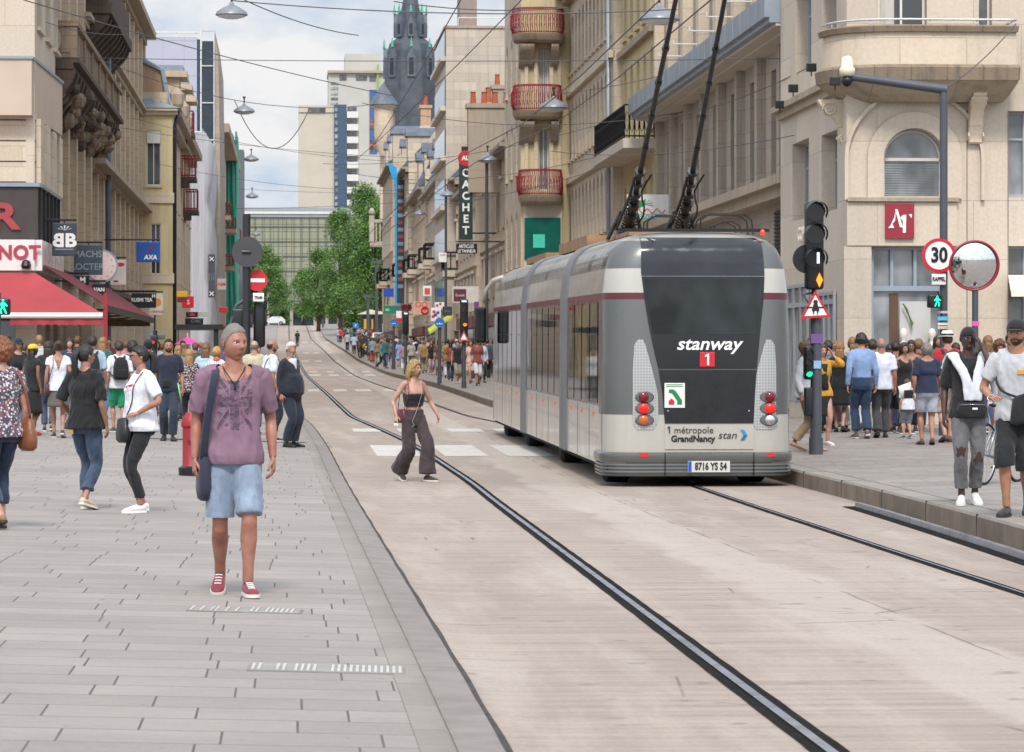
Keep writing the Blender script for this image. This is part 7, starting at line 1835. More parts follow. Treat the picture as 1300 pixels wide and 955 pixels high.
def head_mesh(skin,brow,S=1.,female=False,stubble=None,look=0.,beard=None,hd=1,mouth=0.):
 """face looks along -Y, centre of the skull at the origin; about .235 m tall"""
 nu,nv=(72,56)if hd==2 else((44,34)if hd else(18,12))
 mb=MB();Vv=[];info=[]
 for j in range(nv+1):
  ph=PI*j/nv
  for i in range(nu):
   th=2*PI*i/nu
   x,y,z=math.sin(ph)*math.sin(th),-math.sin(ph)*math.cos(th),math.cos(ph)
   X,Y,Zz=x*.076,y*.096,z*.118
   if z<.1:
    q=(.1-z)/1.1;X*=1-(.32 if female else.2)*q**1.3;
    if y>0:Y*=1-.45*q
    else:Y*=1-.10*q**2
   if z>.3 and y<0:Y*=1-.06*(z-.3)
   if y<0 and hd:
    g=lambda cx,cz,sx,sz:math.exp(-((X-cx)/sx)**2-((Zz-cz)/sz)**2)
    d=0
    d+=.023*g(0,-.022,.009,.014)+.010*g(0,.0,.007,.018)+.005*(g(.011,-.027,.007,.007)+g(-.011,-.027,.007,.007))
    d-=.013*(g(.031,.008,.014,.010)+g(-.031,.008,.014,.010))
    d+=.007*(g(.03,.027,.02,.008)+g(-.03,.027,.02,.008))
    d+=.006*g(0,-.058,.02,.005)+.006*g(0,-.068,.018,.005)-.003*g(0,-.0625,.02,.0025)-.003*g(0,-.08,.02,.006)
    d+=.008*g(0,-.1,.018,.012)+.003*(g(.042,-.02,.015,.015)+g(-.042,-.02,.015,.015))
    Y-=d
   Vv.append((X*S,Y*S,Zz*S));info.append((X,y,Zz))
 fs=[];ms=[]
 for j in range(nv):
  for i in range(nu):
   i2=(i+1)%nu;f=(j*nu+i,(j+1)*nu+i,(j+1)*nu+i2,j*nu+i2);fs.append(f)
   X,y,Zz=info[j*nu+i];m=0
   if y<-.3 and hd:
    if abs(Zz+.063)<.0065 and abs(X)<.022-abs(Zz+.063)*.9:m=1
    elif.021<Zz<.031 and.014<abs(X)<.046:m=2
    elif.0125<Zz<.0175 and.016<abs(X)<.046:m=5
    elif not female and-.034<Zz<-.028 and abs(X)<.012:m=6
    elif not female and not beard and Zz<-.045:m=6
    elif.0<Zz<.021 and.014<abs(X)<.046:m=6  # eye sockets: shade put into the colour with a darker skin
    elif beard and((Zz<-.05 and not(abs(Zz+.063)<.009 and abs(X)<.022))or(-.052<Zz<-.043 and abs(X)<.03)):m=3
   elif beard and hd and Zz<-.03 and y<.1:m=3
   ms.append(m)
 mb.add(Vv,fs);mb.m=ms
 if hd:
  for s in(-1,1):
   rings=[]
   for k in range(5):
    a=PI/2*k/4;r=math.cos(a)
    rings.append([(S*(s*.031+.0135*r*math.cos(t)),S*(-.0745-.006*math.sin(a)),S*(.008+.0062*r*math.sin(t)))for t in[2*PI*q/12 for q in range(12)]])
   mb.rings(rings,4)
   mb.rings([[(S*(s*.031+look+r*math.cos(t)),S*yy,S*(.008+r*math.sin(t)))for t in[2*PI*q/10 for q in range(10)]]for r,yy in((.0058,-.0792),(.0045,-.0812))],5)
   er=[]
   for k in range(7):
    a=PI*k/6;er.append([(S*(s*(.073+.012*math.sin(a)*(1 if q<4 else.3))),S*(.008+.016*math.sin(a)*math.cos(PI/4*q)-.004),S*(.002+.03*math.cos(a)+.003*math.sin(PI/4*q)))for q in range(8)])
   mb.rings(er,0)
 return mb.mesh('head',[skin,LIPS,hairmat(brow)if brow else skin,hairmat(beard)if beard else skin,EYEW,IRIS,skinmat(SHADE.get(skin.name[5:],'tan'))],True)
def hair_mesh(style,col,S=1.,hd=1,seed=0.):
 """cap of hair following the skull, with the face left free"""
 nu,nv=(76,56)if hd==2 else((48,34)if hd else(18,12));out=MB();V_=[];keep=[]
 th_=dict(short=.011,crop=.006,bald=.003,bob=.022,long=.016,tied=.009,curly=.034,wavy=.022,fluffy=.022,neat=.014)[style]
 low=dict(short=-.4,crop=-.35,bald=-.3,bob=-.85,long=-.7,tied=-.45,curly=-.7,wavy=-.85,fluffy=-.45,neat=-.4)[style]
 if style in('bob','wavy','curly','long'):HL=[(-1,.52),(-.8,.46),(-.62,.15),(-.5,low)]
 elif style=='bald':HL=[(-.1,1.2),(.0,.1),(.2,.0),(.3,low)]
 elif style=='crop':HL=[(-1,.68),(-.8,.64),(-.62,.58),(-.42,.42),(-.26,.12),(-.14,-.08),(-.06,.1),(.16,.1),(.3,low)]
 else:HL=[(-1,.56),(-.75,.5),(-.5,.42),(-.3,.2),(-.12,.02),(.16,.02),(.3,low)]
 line=lambda x,y:lerp(HL,y)+.05*noise.noise(Vector((x*5+seed,y*5,0)))
 for j in range(nv+1):
  ph=PI*j/nv
  for i in range(nu):
   th=2*PI*i/nu;x,y,z=math.sin(ph)*math.sin(th),-math.sin(ph)*math.cos(th),math.cos(ph)
   n=noise.noise(Vector((x*3+seed,y*3,z*3)));n2=noise.noise(Vector((x*9+seed,y*9,z*6)))
   k=th_*(1+.5*n+(.5 if style in('curly','wavy','fluffy')else.3)*n2)
   if style in('short','neat')and z>.45 and y<.2:k+=.012
   if style=='crop' and z>.55:k+=.007*(z-.55)/.45+.004*noise.noise(Vector((x*30,y*30,z*30)))
   k=.001+k*max(0,min(1,(z-line(x,y)+.02)/.16))
   Y=y*(.096+k);X=x*(.076+k+.002)
   if z<.1 and y>0:Y*=1-.35*(.1-z)/1.1
   if z<.1:X*=1-.18*(.1-z)
   V_.append((X*S,Y*S,z*(.118+k)*S));keep.append((x,y,z))
 fs=[]
 for j in range(nv):
  for i in range(nu):
   i2=(i+1)%nu;x,y,z=[sum(keep[q][c]for q in(j*nu+i,(j+1)*nu+i,(j+1)*nu+i2,j*nu+i2))/4 for c in range(3)]
   if z>line(x,y)and not(style=='bald' and z>.35):fs.append((j*nu+i,(j+1)*nu+i,(j+1)*nu+i2,j*nu+i2))
 out.add(V_,fs)
 if style in('long',):
  rings=[[(S*rx*math.cos(a),S*(cy+ry*math.sin(a)),S*z)for a in[2*PI*q/16 for q in range(16)]]for z,rx,ry,cy in((.03,.07,.05,.05),(-.06,.085,.05,.06),(-.14,.09,.045,.065),(-.22,.095,.035,.075),(-.3,.08,.025,.08),(-.36,.05,.012,.082))]
  out.rings(rings)
 if style=='wavy':
  for k in range(9):
   a=PI*(.0+k/8.);x0=.088*math.cos(a);y0=.02+.085*math.sin(a)*.8
   slimb(out,[(S*x0*.8,S*y0*.8,S*.05),(S*x0*1.08,S*y0,S*-.04),(S*x0*1.15,S*(y0+.01),S*-.11),(S*x0*.98,S*(y0+.005),S*(-.16-.015*(k%3)))],[.03*S,.034*S,.028*S,.008*S],8,3)
 me=out.mesh('hair',hairmat(col)if style!='crop' else mat('cropped_hair_'+col,col,.7,var=.3,vscale=160,bump=.4,bscale=300),True);return me
def hand(mb,wrist,dirv,palm,side,S=1.,curl=.5,mi=0,grip=0.):
 """palm with four bent fingers and a thumb leaving its side. dirv: along the hand, palm: palm normal, side: towards the thumb"""
 d,n=dirv.normalized(),palm.normalized();s=n.cross(d).normalized()
 if s.dot(side)<0:s=-s
 L=.085*S
 limb(mb,[wrist-d*.02*S,wrist+d*.02*S,wrist+d*.055*S,wrist+d*L],[(.026*S,.019*S)]*1+[(.034*S,.016*S),(.041*S,.015*S),(.037*S,.012*S)],10)if False else None
 rings=[]
 for t,w,h in((-.25,.023,.017),(.1,.028,.016),(.5,.038,.015),(.85,.041,.013),(1.,.038,.010)):
  c=wrist+d*L*t;rings.append([c+s*w*S*math.cos(a)+n*h*S*math.sin(a)for a in[2*PI*q/10 for q in range(10)]])
 mb.rings(rings,mi)
 for k,(o,l)in enumerate(((.029,.072),(.010,.08),(-.010,.074),(-.029,.058))):
  b=wrist+d*L*.88+s*o*S;a1=curl*.55*(1+.12*k);a2=curl*1.1*(1+.12*k);a3=curl*1.5*(1+.1*k)
  p1=b+(d*math.cos(a1)+n*math.sin(a1))*l*.45*S;p2=p1+(d*math.cos(a2)+n*math.sin(a2))*l*.32*S;p3=p2+(d*math.cos(a3)+n*math.sin(a3))*l*.25*S
  limb(mb,[b-d*.012*S,b,p1,p2,p3],[.0085*S,.0092*S,.0086*S,.0078*S,.0052*S],7,mi=mi)
 b=wrist+d*L*.22+s*.024*S;p1=b+(d*.6+s*.75+n*.25).normalized()*.036*S;p2=p1+(d*.9+s*.3+n*.4).normalized()*.03*S;p3=p2+(d*.95+n*.35).normalized()*.02*S
 limb(mb,[b-s*.012*S,b,p1,p2,p3],[.012*S,.013*S,.0105*S,.009*S,.006*S],7,mi=mi)
def shoe(name,ankle,toe_dir,mt,solem,parent,S=1.,pitch=0.,high=False,sandal=False,lace=None):
 """ankle: point above the heel at sole level"""
 t=toe_dir.normalized();up0=Vector((0,0,1));sd=t.cross(up0).normalized()
 R=Matrix.Rotation(-pitch,3,sd);
 fwd,up=R@t,R@up0
 c0=ankle
 def ring(u,w,z0,z1,sh=0.):c=c0+fwd*u*S+sd*sh*S;return[c+sd*w*S*math.cos(a)+up*S*(z0+(z1-z0)*(.5+.5*math.sin(a)))for a in[2*PI*q/14 for q in range(14)]]
 mb=MB();h=.1 if high else.075
 mb.rings([ring(-.062,.016,.02,.06),ring(-.055,.028,.012,h),ring(-.02,.036,.01,h+.015),ring(.03,.036,.01,h+.005),ring(.08,.04,.01,.075),ring(.13,.045,.01,.058),ring(.175,.043,.01,.048),ring(.205,.03,.012,.036),ring(.215,.012,.014,.026)])
 o=mb.build(name,mt,parent,smooth=True)
 mb=MB();prof=[(-.066,.012),(-.055,.032),(-.02,.038),(.03,.036),(.08,.042),(.13,.049),(.175,.047),(.208,.034),(.222,.012)]
 rr=[]
 for z in(0,.022):
  rr.append([c0+fwd*u*S+sd*w*S+up*z*S for u,w in prof]+[c0+fwd*u*S-sd*w*S+up*z*S for u,w in reversed(prof)])
 mb.rings(rr);mb.build('sole',solem,o,smooth=40)
 if lace:
  mb=MB()
  for k in range(4):c=c0+fwd*(.05+.028*k)*S+up*(.082-.009*k)*S;limb(mb,[c-sd*.022*S,c+up*.003*S,c+sd*.022*S],[.004*S]*3,5)
  mb.build('lace',lace,o)
 return o
def person(px,py,label,stance=0.,shw=1.,h_px=None,H=None,face=0.,near=1,skin='fair',hair=('short','#3a2a1e'),female=False,build=1.,top=None,sleeve=.5,neck='crew',tuck=False,bottom=None,hem=.06,leg='slim',skirt=None,shoes=('#2b2b2e','#d8d5cf'),stride=.0,phase=1,arms=(None,None),headturn=0.,nod=0.,lean=0.,beard=None,d=None,group=None,fat=1.,shirt_len=.49,high=False,lace=None,open_top=None,topmat=None,botmat=None,cat='person',socks=None,curl=.5,stubble=None,knees=None,hatless=True):
 """px,py: where the feet stand in the photo; h_px: height in photo pixels"""
 dd=d or hit(px,py);x,y=W(px,dd);z=gz(x,y)
 H=H or(h_px*dd/FPX if h_px else 1.75);S=H/1.75
 root=empty('person',(x,y,z),label,cat,group);root.rotation_euler=(0,0,face)
 hd=near>=1;lo=near==0
 sk=skinmat(skin)
 wS=.93 if female else 1.;hw=1.04 if female else.95
 hipz,kz,az=.90,.49,.085
 step=stride
 feet=[]
 for s in(-1,1):
  sgn=phase*s
  fy=-step*.5 if sgn>0 else step*.55
  lift=0. if sgn>0 else min(.06,step*.09)
  feet.append((Vector((s*((.07 if step else.09)+stance),fy,az+lift)),0. if sgn>0 else min(.7,step*.95)))
 drop=.9-math.sqrt(max(.3,.81-(step*.5)**2))if step else 0
 hipz-=drop*.8
 lv=Vector((0,-math.sin(lean),math.cos(lean)))
 pel=Vector((0,0,hipz));ch=pel+lv*.36;nk=pel+lv*.58;hdc=nk+Vector((0,-.022-math.sin(lean)*.05,.138))
 sh=[Vector((s*.172*shw*wS*build**.5,0.008,0))+pel+lv*.512 for s in(-1,1)]
 inn=lambda s:pel+lv*.505+Vector((s*.09*wS,.004,0))
 hips=[Vector((s*.085*hw,0,hipz-.0))for s in(-1,1)]
 legs=[]
 for i,s in enumerate((-1,1)):
  k,f=ik(hips[i],feet[i][0],.43,.425,Vector((s*.06,-1,0)));legs.append((hips[i],k,f))
 armp=[]
 for i,s in enumerate((-1,1)):
  a=arms[i]or('hang',.0)
  l1,l2=.295,.255
  if a[0]=='hang':
   sw=a[1];tgt=sh[i]+Vector((s*.065,-.02-sw*.4,-.535+abs(sw)*.08));hint=Vector((s*.3,1,0));hdv=Vector((s*.05,-.12-sw*.3,-1));pn=Vector((-s,.2,0));td=Vector((0,-1,0))
  else:
   tgt=sh[i]+Vector(a[1]);hint=Vector(a[2]);hdv=Vector(a[3]);pn=Vector(a[4]);td=Vector(a[5])
  e,w_=ik(sh[i],tgt,l1,l2,hint);armp.append((sh[i],e,w_,hdv,pn,td))
 fm=build*fat
 def torso(mb,infl=0.,z0=0.,z1=1.,ext=None):
  """z as fraction along pelvis(-.08) to neck"""
  sec=[(-.10,.150*hw,.095),(-.02,.165*hw*fm**.5,.115*fm),(.10,(.142 if not female else.13)*fm,.105*fm**1.3),(.2,(.135 if not female else.118)*fm,.10*fm**1.4),(.3,.150*wS*build,.108*fm),(.4,.165*wS*build,.112*build),(.47,.160*wS*build,.10),(.52,.125*wS,.078),(.56,.065,.06),(.60,.052,.055)]
  rings=[]
  ts=[z0+(z1-z0)*k/16 for k in range(17)]
  for t in ts:
   w=lerp([(a,b)for a,b,c in sec],t);dp=lerp([(a,c)for a,b,c in sec],t)
   if female and.28<t<.46:dp+=.022*math.sin((t-.28)/.18*PI)
   inf=infl if not callable(infl)else infl(t)
   c=pel+lv*t+Vector((0,(-.012 if.28<t<.46 and female else 0)+(-.02*(fat-1)*6 if.0<t<.3 else 0),0))
   rings.append([c+Vector(((w+inf)*abs(math.cos(a))**.85*(1 if math.cos(a)>0 else-1),(dp+inf)*abs(math.sin(a))**.85*(1 if math.sin(a)>0 else-1),0))for a in[2*PI*q/20 for q in range(20)]])
  mb.rings(rings)
 def sc(me):
  for v in me.vertices:v.co*=S
  me.update();return me
 vox=.0085 if near>=2 else(.015 if near==1 else.03)
 def finish(mb,mt,it=3,w=0.,smo=True,sd=0.,vx=None):
  if lo:me=mb.mesh('m',mt,True)
  else:
   me=remesh(mb.mesh('m',mt),vx or vox,it)
   if w:wrinkle(me,w,seed=sd)
  if not me.materials:me.materials.append(mt)
  return me
 n_=8 if lo else 12
 lc=.8 if bottom and leg not in('shorts','jeanshort')else 1.;tc=.8 if bottom else 1.
 mb=MB();torso(mb,(lambda t:-.03 if(top and.1<t<.45 and neck!='tube')or t<=.1 else-.014),-.06,.58)
 ft=.92 if female else 1.
 for(a,k,f)in legs:
  cf=(f-k).normalized();bk=Vector((0,1,0))
  slimb(mb,[a+Vector((0,0,.02)),a.lerp(k,.5),k,k.lerp(f,.33)+bk*.012,k.lerp(f,.72),f],[.082*fm*tc,.068*fm*(lc if lc<1 else(.9 if bottom else 1.)),.05*lc,.053*build*lc,.037*(.9 if lc<1 else 1.),.036],n_,2 if lo else 4)
 for j_,(a,e,w_,hv,pn,td)in enumerate(armp):
  s_=(-1,1)[j_];ac=.86 if top and sleeve>.6 else 1.
  slimb(mb,[inn(s_),a+Vector((-s_*.012,0,-.008)),a.lerp(e,.5),e,e.lerp(w_,.35),w_],[.055*ft,.05*ft*build*ac,.043*ft*build*ac,.036*ft*ac,.037*ft*build*ac,(.022*ft,.026*ft)],n_,2 if lo else 4)
  slimb(mb,[nk+Vector((0,0,.0)),pel+lv*.545+Vector((s_*.08,.01,0)),a+Vector((-s_*.03,0,.01))],[.05*ft,.036*ft,.034],n_,2)
 limb(mb,[pel+lv*.5,nk+Vector((0,-.006,.03)),hdc+Vector((0,.012,-.03))],[.062*build*ft,.054*build*ft,.05*ft],n_)
 pieces=[finish(mb,sk)]
 mb=MB()
 for i,(a,e,w_,hv,pn,td)in enumerate(armp):
  if lo:limb(mb,[w_,w_+hv.normalized()*.08,w_+hv.normalized()*.16],[(.022,.028),(.03,.02),(.012,.01)],6)
  else:hand(mb,w_,hv,pn,td,ft*.98,curl if not isinstance(curl,tuple)else curl[i])
 pieces.append(mb.mesh('hands',sk,True))
 hm=head_mesh(sk,hair[1]if hair[0]!='bald' else '#5a4a3c',1.0 if not female else.96,female,beard=beard,hd=near)
 HM=Matrix.Translation(hdc)@Matrix.Rotation(headturn,4,'Z')@Matrix.Rotation(nod,4,'X')
 hm.transform(HM);pieces.append(hm)
 body=sc(joinm(pieces,'body'));link('body',body,root)
 if hair[0]!='none':
  he=hair_mesh(hair[0],hair[1],1.0 if not female else.98,near,seed=px*.1)
  if hair[0]in('tied',)and len(hair)>2:
   mb=MB()
   if hair[2]=='pony':slimb(mb,[(0,.09,.04),(0,.13,.01),(.0,.14,-.08),(0,.125,-.2),(0,.11,-.29)],[.03,.035,.036,.03,.008],10)
   elif hair[2]=='bun':slimb(mb,[(0,.085,.05),(0,.115,.06),(0,.14,.055)],[.035,.045,.02],10)
   p2=mb.mesh('p',hairmat(hair[1]),True);he=joinm([he,p2],'hair')
  he.transform(HM);link('hair',sc(he),root)
 if bottom:
  bm_=botmat or cloth(bottom,'denim' if leg in('jeans','jeansroll','jeanshort')else 'cotton')
  mb=MB();torso(mb,.008 if not tuck else.012,-.09,.12 if neck!='tube' else.14)
  for i,(a,k,f)in enumerate(legs):
   wide=dict(slim=(.094,.08,.06,.06,.048),jeans=(.096,.083,.065,.067,.06),jeansroll=(.096,.083,.065,.065,.056),straight=(.096,.088,.076,.078,.078),wide=(.1,.1,.1,.115,.135),shorts=(.096,.092,.088,.09,.09),jeanshort=(.094,.09,.086,.09,.09))[leg]
   fn=1. if not female else.96
   end=hem;kn=k;pts=[a+Vector((0,0,.03)),a.lerp(k,.5),k,k.lerp(f,.5)+Vector((0,.008,0)),f]
   R_=[r*fn*(fm**.5 if q<2 else 1)for q,r in enumerate(wide)]
   P_,RR=dens(pts,R_,5)
   tot=[0.]
   for q in range(1,len(P_)):tot.append(tot[-1]+(P_[q]-P_[q-1]).length)
   keepn=[q for q in range(len(P_))if tot[q]<=tot[-1]*(1-hem)]
   cut=keepn[-1]+1
   PP=P_[:cut];R2=RR[:cut]
   if cut<len(P_):
    t_=(tot[-1]*(1-hem)-tot[cut-1])/(tot[cut]-tot[cut-1]);PP.append(P_[cut-1].lerp(P_[cut],t_));R2.append(RR[cut])
   limb(mb,PP,R2,n_+2)
   if leg=='jeansroll':limb(mb,[PP[-2].lerp(PP[-1],.2),PP[-1]],[(R2[-1][0]+.008,)*2]*2,n_+2)
  me=finish(mb,bm_,3,(0,.010,.012)[near],sd=px)
  if not lo:cutplane(me,min(v.co.z for v in me.vertices)+(.03 if leg in('shorts','jeanshort')else.016))
  link('trousers' if leg not in('shorts','jeanshort')else 'shorts',sc(me),root)
 if skirt:
  mb=MB();c0,hz,fl=skirt
  rings=[]
  for k in range(9):
   t=k/8;z=hipz+.1-(hipz+.1-hz)*t
   w=.135*fm+(.045+fl)*t**.6;dp=.11*fm+(.02+fl)*t**.6;yo=(feet[0][0].y+feet[1][0].y)*.25*t
   m_=28 if not lo else 12
   rings.append([Vector(((w+.012*t*fl*8*math.sin(a*7+px))*math.cos(a),(dp+.012*t*fl*8*math.sin(a*7+px))*math.sin(a)+yo,z))for a in[2*PI*q/m_ for q in range(m_)]])
  mb.rings(rings);me=mb.mesh('skirt',cloth(c0),True);link('skirt',sc(me),root)
 if top:
  tm=topmat or cloth(top);low=(.10 if tuck else-.07)if shirt_len==.49 else shirt_len
  mb=MB();torso(mb,(lambda t:.015+.02*max(0,min(1,(.3-t)/.3)))if not tuck else(lambda t:.011),low,.535 if neck!='tube' else.36)
  if neck!='tube' and sleeve>=0:
   for(a,e,w_,hv,pn,td)in armp:
    s_=1 if a.x>0 else-1;mb_pts=[inn(s_),a+Vector((-s_*.012,0,-.002)),a.lerp(e,.5),e,e.lerp(w_,.5),w_-(w_-e).normalized()*.012]
    q_r=.93 if female else 1.;rr=[.06*q_r,.056*build*q_r,.057*build*q_r,.05,.046,.036]
    P_,RR=dens(mb_pts,rr,5);m_=min(len(P_),max(4,5+int(round((len(P_)-5)*sleeve))))
    limb(mb,P_[:m_],[(r[0]+(.008 if sleeve<.6 else 0),)*2 for r in RR[:m_]],n_+2)
    slimb(mb,[pel+lv*.555,pel+lv*.545+Vector((s_*.085,.008,0)),a+Vector((-s_*.03,0,.014))],[.058*q_r,.048*q_r,.046*q_r],n_,2)
  me=finish(mb,tm,3,(0,.011,.014)[near],sd=px*1.3)
  if not lo and not tuck:cutplane(me,pel.z+low+.02)
  nb=pel+lv*.56
  if not lo:
   if neck in('crew','polo'):cutmesh(me,lambda c:(c-nb-Vector((0,-.015,.035))).length<.082)
   elif neck=='scoop':cutmesh(me,lambda c:((c.x-nb.x)/.115)**2+((c.y-nb.y+.05)/.12)**2+((c.z-nb.z-.01)/.105)**2<1)
   elif neck=='wide':cutmesh(me,lambda c:((c.x-nb.x)/.12)**2+((c.y-nb.y)/.12)**2+((c.z-nb.z-.01)/.07)**2<1)
   elif neck=='vback':cutmesh(me,lambda c:c.y>.02 and abs(c.x)<.09*(c.z-(nb.z-.25))/.25 or(c-nb).length<.085)
   elif neck=='tank':cutmesh(me,lambda c:((c.x-nb.x)/.1)**2+((c.z-nb.z-.02)/.13)**2<1 or(abs(c.x)>.135 and c.z>nb.z-.2))
  link('shirt',sc(me),root)
  if neck=='polo' and not lo:
   mb=MB();mb.rings([[nb+Vector((r*math.cos(a),r*.9*math.sin(a)-.012,z+.012*math.sin(a)))for a in[2*PI*q/20 for q in range(20)]]for r,z in((.072,-.03),(.064,.012),(.07,.018),(.085,-.02))],cap=False);link('collar',sc(mb.mesh('collar',tm,True)),root)
 if shoes:
  sm,so_=cloth(shoes[0],rough=.6),mat('sole_'+shoes[1],shoes[1],.6)
  for i in range(2):
   f,pit=feet[i];s=(-1,1)[i]
   td_=Vector((s*.14,-1,0));
   if pit>.05:
    a_=Vector((f.x,f.y,f.z));base_=a_+Vector((0,0,-az));
    L_=.2;hz=math.sin(pit)*L_;base_=Vector((f.x,f.y+.0,hz+.0))
   else:base_=Vector((f.x,f.y+.0,0.003))
   if lo:
    mb=MB();t_=td_.normalized();limb(mb,[(base_-t_*.07+Vector((0,0,.03)))*S,(base_+Vector((0,0,.045)))*S,(base_+t_*.12+Vector((0,0,.03)))*S,(base_+t_*.2+Vector((0,0,.02-pit*.1)))*S],[.03*S,.04*S,.035*S,.015*S],8);mb.build('shoe',sm,root,smooth=True)
   else:
    shoe('shoe',base_*S,td_,sm,so_,root,S,pit,high,lace=lace)
 info=dict(root=root,S=S,sh=sh,pel=pel,lv=lv,hdc=hdc,HM=HM,arm=armp,d=dd,nk=nk,hipz=hipz,legs=legs,feet=feet)
 return info
def wpt(inf,p):
 """local metres (H = 1.75) to world"""
 r=inf['root'];return Matrix.Translation(r.location)@Matrix.Rotation(r.rotation_euler[2],4,'Z')@(Vector(p)*inf['S'])
def carried(inf,name,label,cat,mbs,group=None):
 """a thing carried by a person: top-level, in the person's local frame"""
 r=inf['root'];t=empty(name,r.location,label,cat,group);t.rotation_euler=(0,0,r.rotation_euler[2])
 for nm,mb,mt,bv in mbs:
  me=mb.mesh(nm,mt,True)
  if bv:me.polygons.foreach_set('use_smooth',[False]*len(me.polygons));bevel(me,bv,3);me.polygons.foreach_set('use_smooth',[True]*len(me.polygons));me.set_sharp_from_angle(angle=.9)
  for v in me.vertices:v.co*=inf['S']
  link(nm,me,t)
 return t
def strap_path(inf,front=True,side=1,low=(.2,0,-.02),w=.02,shoulder=.11,same=True,off=.03):
 """strap from a shoulder down to a bag at the hip"""
 pel,lv=inf['pel'],inf['lv'];s=side
 top_=pel+lv*.545+Vector((s*shoulder*(1 if same else-1),0,.02))
 y=-1 if front else 1
 pts=[top_+Vector((0,.0,.0)),top_+Vector((0,y*.09,-.05)),pel+lv*.35+Vector((s*(shoulder+.02 if same else.0),y*(.125+off),0)),pel+lv*.12+Vector((s*.15,y*(.1+off),0)),pel+Vector(low)]
 return pts
def backpack(inf,label,col,col2=None,big=1.,top_=.5,group=None):
 pel,lv=inf['pel'],inf['lv'];c=pel+lv*.31+Vector((0,.19,0));mb=MB()
 rings=[]
 for t,w,dp in((-.2,.11,.05),(-.19,.135,.08),(-.1,.15,.095),(.05,.145,.09),(.16,.12,.07),(.22,.07,.04),(.235,.03,.02)):
  cc=c+Vector((0,0,t*big));rings.append([cc+Vector((w*big*abs(math.cos(a))**.6*(1 if math.cos(a)>0 else-1),dp*big*abs(math.sin(a))**.7*(1 if math.sin(a)>0 else-1),0))for a in[2*PI*q/20 for q in range(20)]])
 mb.rings(rings);pk=MB();pk.box(c.x-.09,c.x+.09,c.y+.085*big,c.y+.115*big,c.z-.16,c.z+.0)
 st=MB()
 for s in(-1,1):
  slimb(st,[c+Vector((s*.07,-.04,.17)),pel+lv*.535+Vector((s*.1,.04,.035)),pel+lv*.5+Vector((s*.115,-.1,0)),pel+lv*.38+Vector((s*.13,-.14,0)),pel+lv*.25+Vector((s*.16,-.05,0)),c+Vector((s*.12,-.03,-.14))],[(.022,.008)]*6,6,4)
 return carried(inf,'backpack',label,'backpack',[('bag',mb,cloth(col),0),('pocket',pk,cloth(col2 or col),.02),('strap',st,cloth(col2 or col),0)],group)
def cap(inf,col,brimcol=None,brim=True,name='cap'):
 mb=MB();rings=[]
 for k in range(7):
  a=PI/2*k/6;rings.append([(.089*math.cos(a)**.7*math.cos(t),.108*math.cos(a)**.7*math.sin(t)+.004,.035+.098*math.sin(a))for t in[2*PI*q/24 for q in range(24)]])
 mb.rings(rings)
 if brim:
  n=14;A=[(.085*math.cos(PI+PI*i/n),.1*math.sin(PI+PI*i/n),.04)for i in range(n+1)];B_=[(.078*math.cos(PI+PI*i/n),.1*math.sin(PI+PI*i/n)-.075*math.sin(PI*i/n),.03)for i in range(n+1)]
  mb.add(A+B_,[(i,i+1,n+2+i,n+1+i)for i in range(n)]);mb.add([(p[0],p[1],p[2]-.006)for p in A+B_],[(i,i+1,n+2+i,n+1+i)for i in range(n)])
 me=mb.mesh(name,cloth(col),True);me.transform(inf['HM'])
 for v in me.vertices:v.co*=inf['S']
 return link(name,me,inf['root'])
def headpiece(inf,mb,name,mt):
 me=mb.mesh(name,mt,True);me.transform(inf['HM'])
 for v in me.vertices:v.co*=inf['S']
 return link(name,me,inf['root'])
def glasses(inf,dark=True):
 mb=MB()
 for s in(-1,1):
  c=[(s*.031+.021*math.cos(a),-.099,.008+.016*math.sin(a))for a in[2*PI*q/14 for q in range(15)]];mb.tube(c,.0028,5)
  mb.tube([(s*.05,-.097,.01),(s*.078,-.05,.012),(s*.08,.01,.01)],.0025,5)
 mb.tube([(-.011,-.101,.012),(.011,-.101,.012)],.0025,5);return headpiece(inf,mb,'glasses',M['black'])
def local(inf,mb,name,mt,smooth=True,bv=0):
 me=mb.mesh(name,mt,smooth)
 if bv:me.polygons.foreach_set('use_smooth',[False]*len(me.polygons));bevel(me,bv,2)
 for v in me.vertices:v.co*=inf['S']
 return link(name,me,inf['root'])
rnd=random.Random(3)
RIGHTP,LEFTP=PI/2,-PI/2
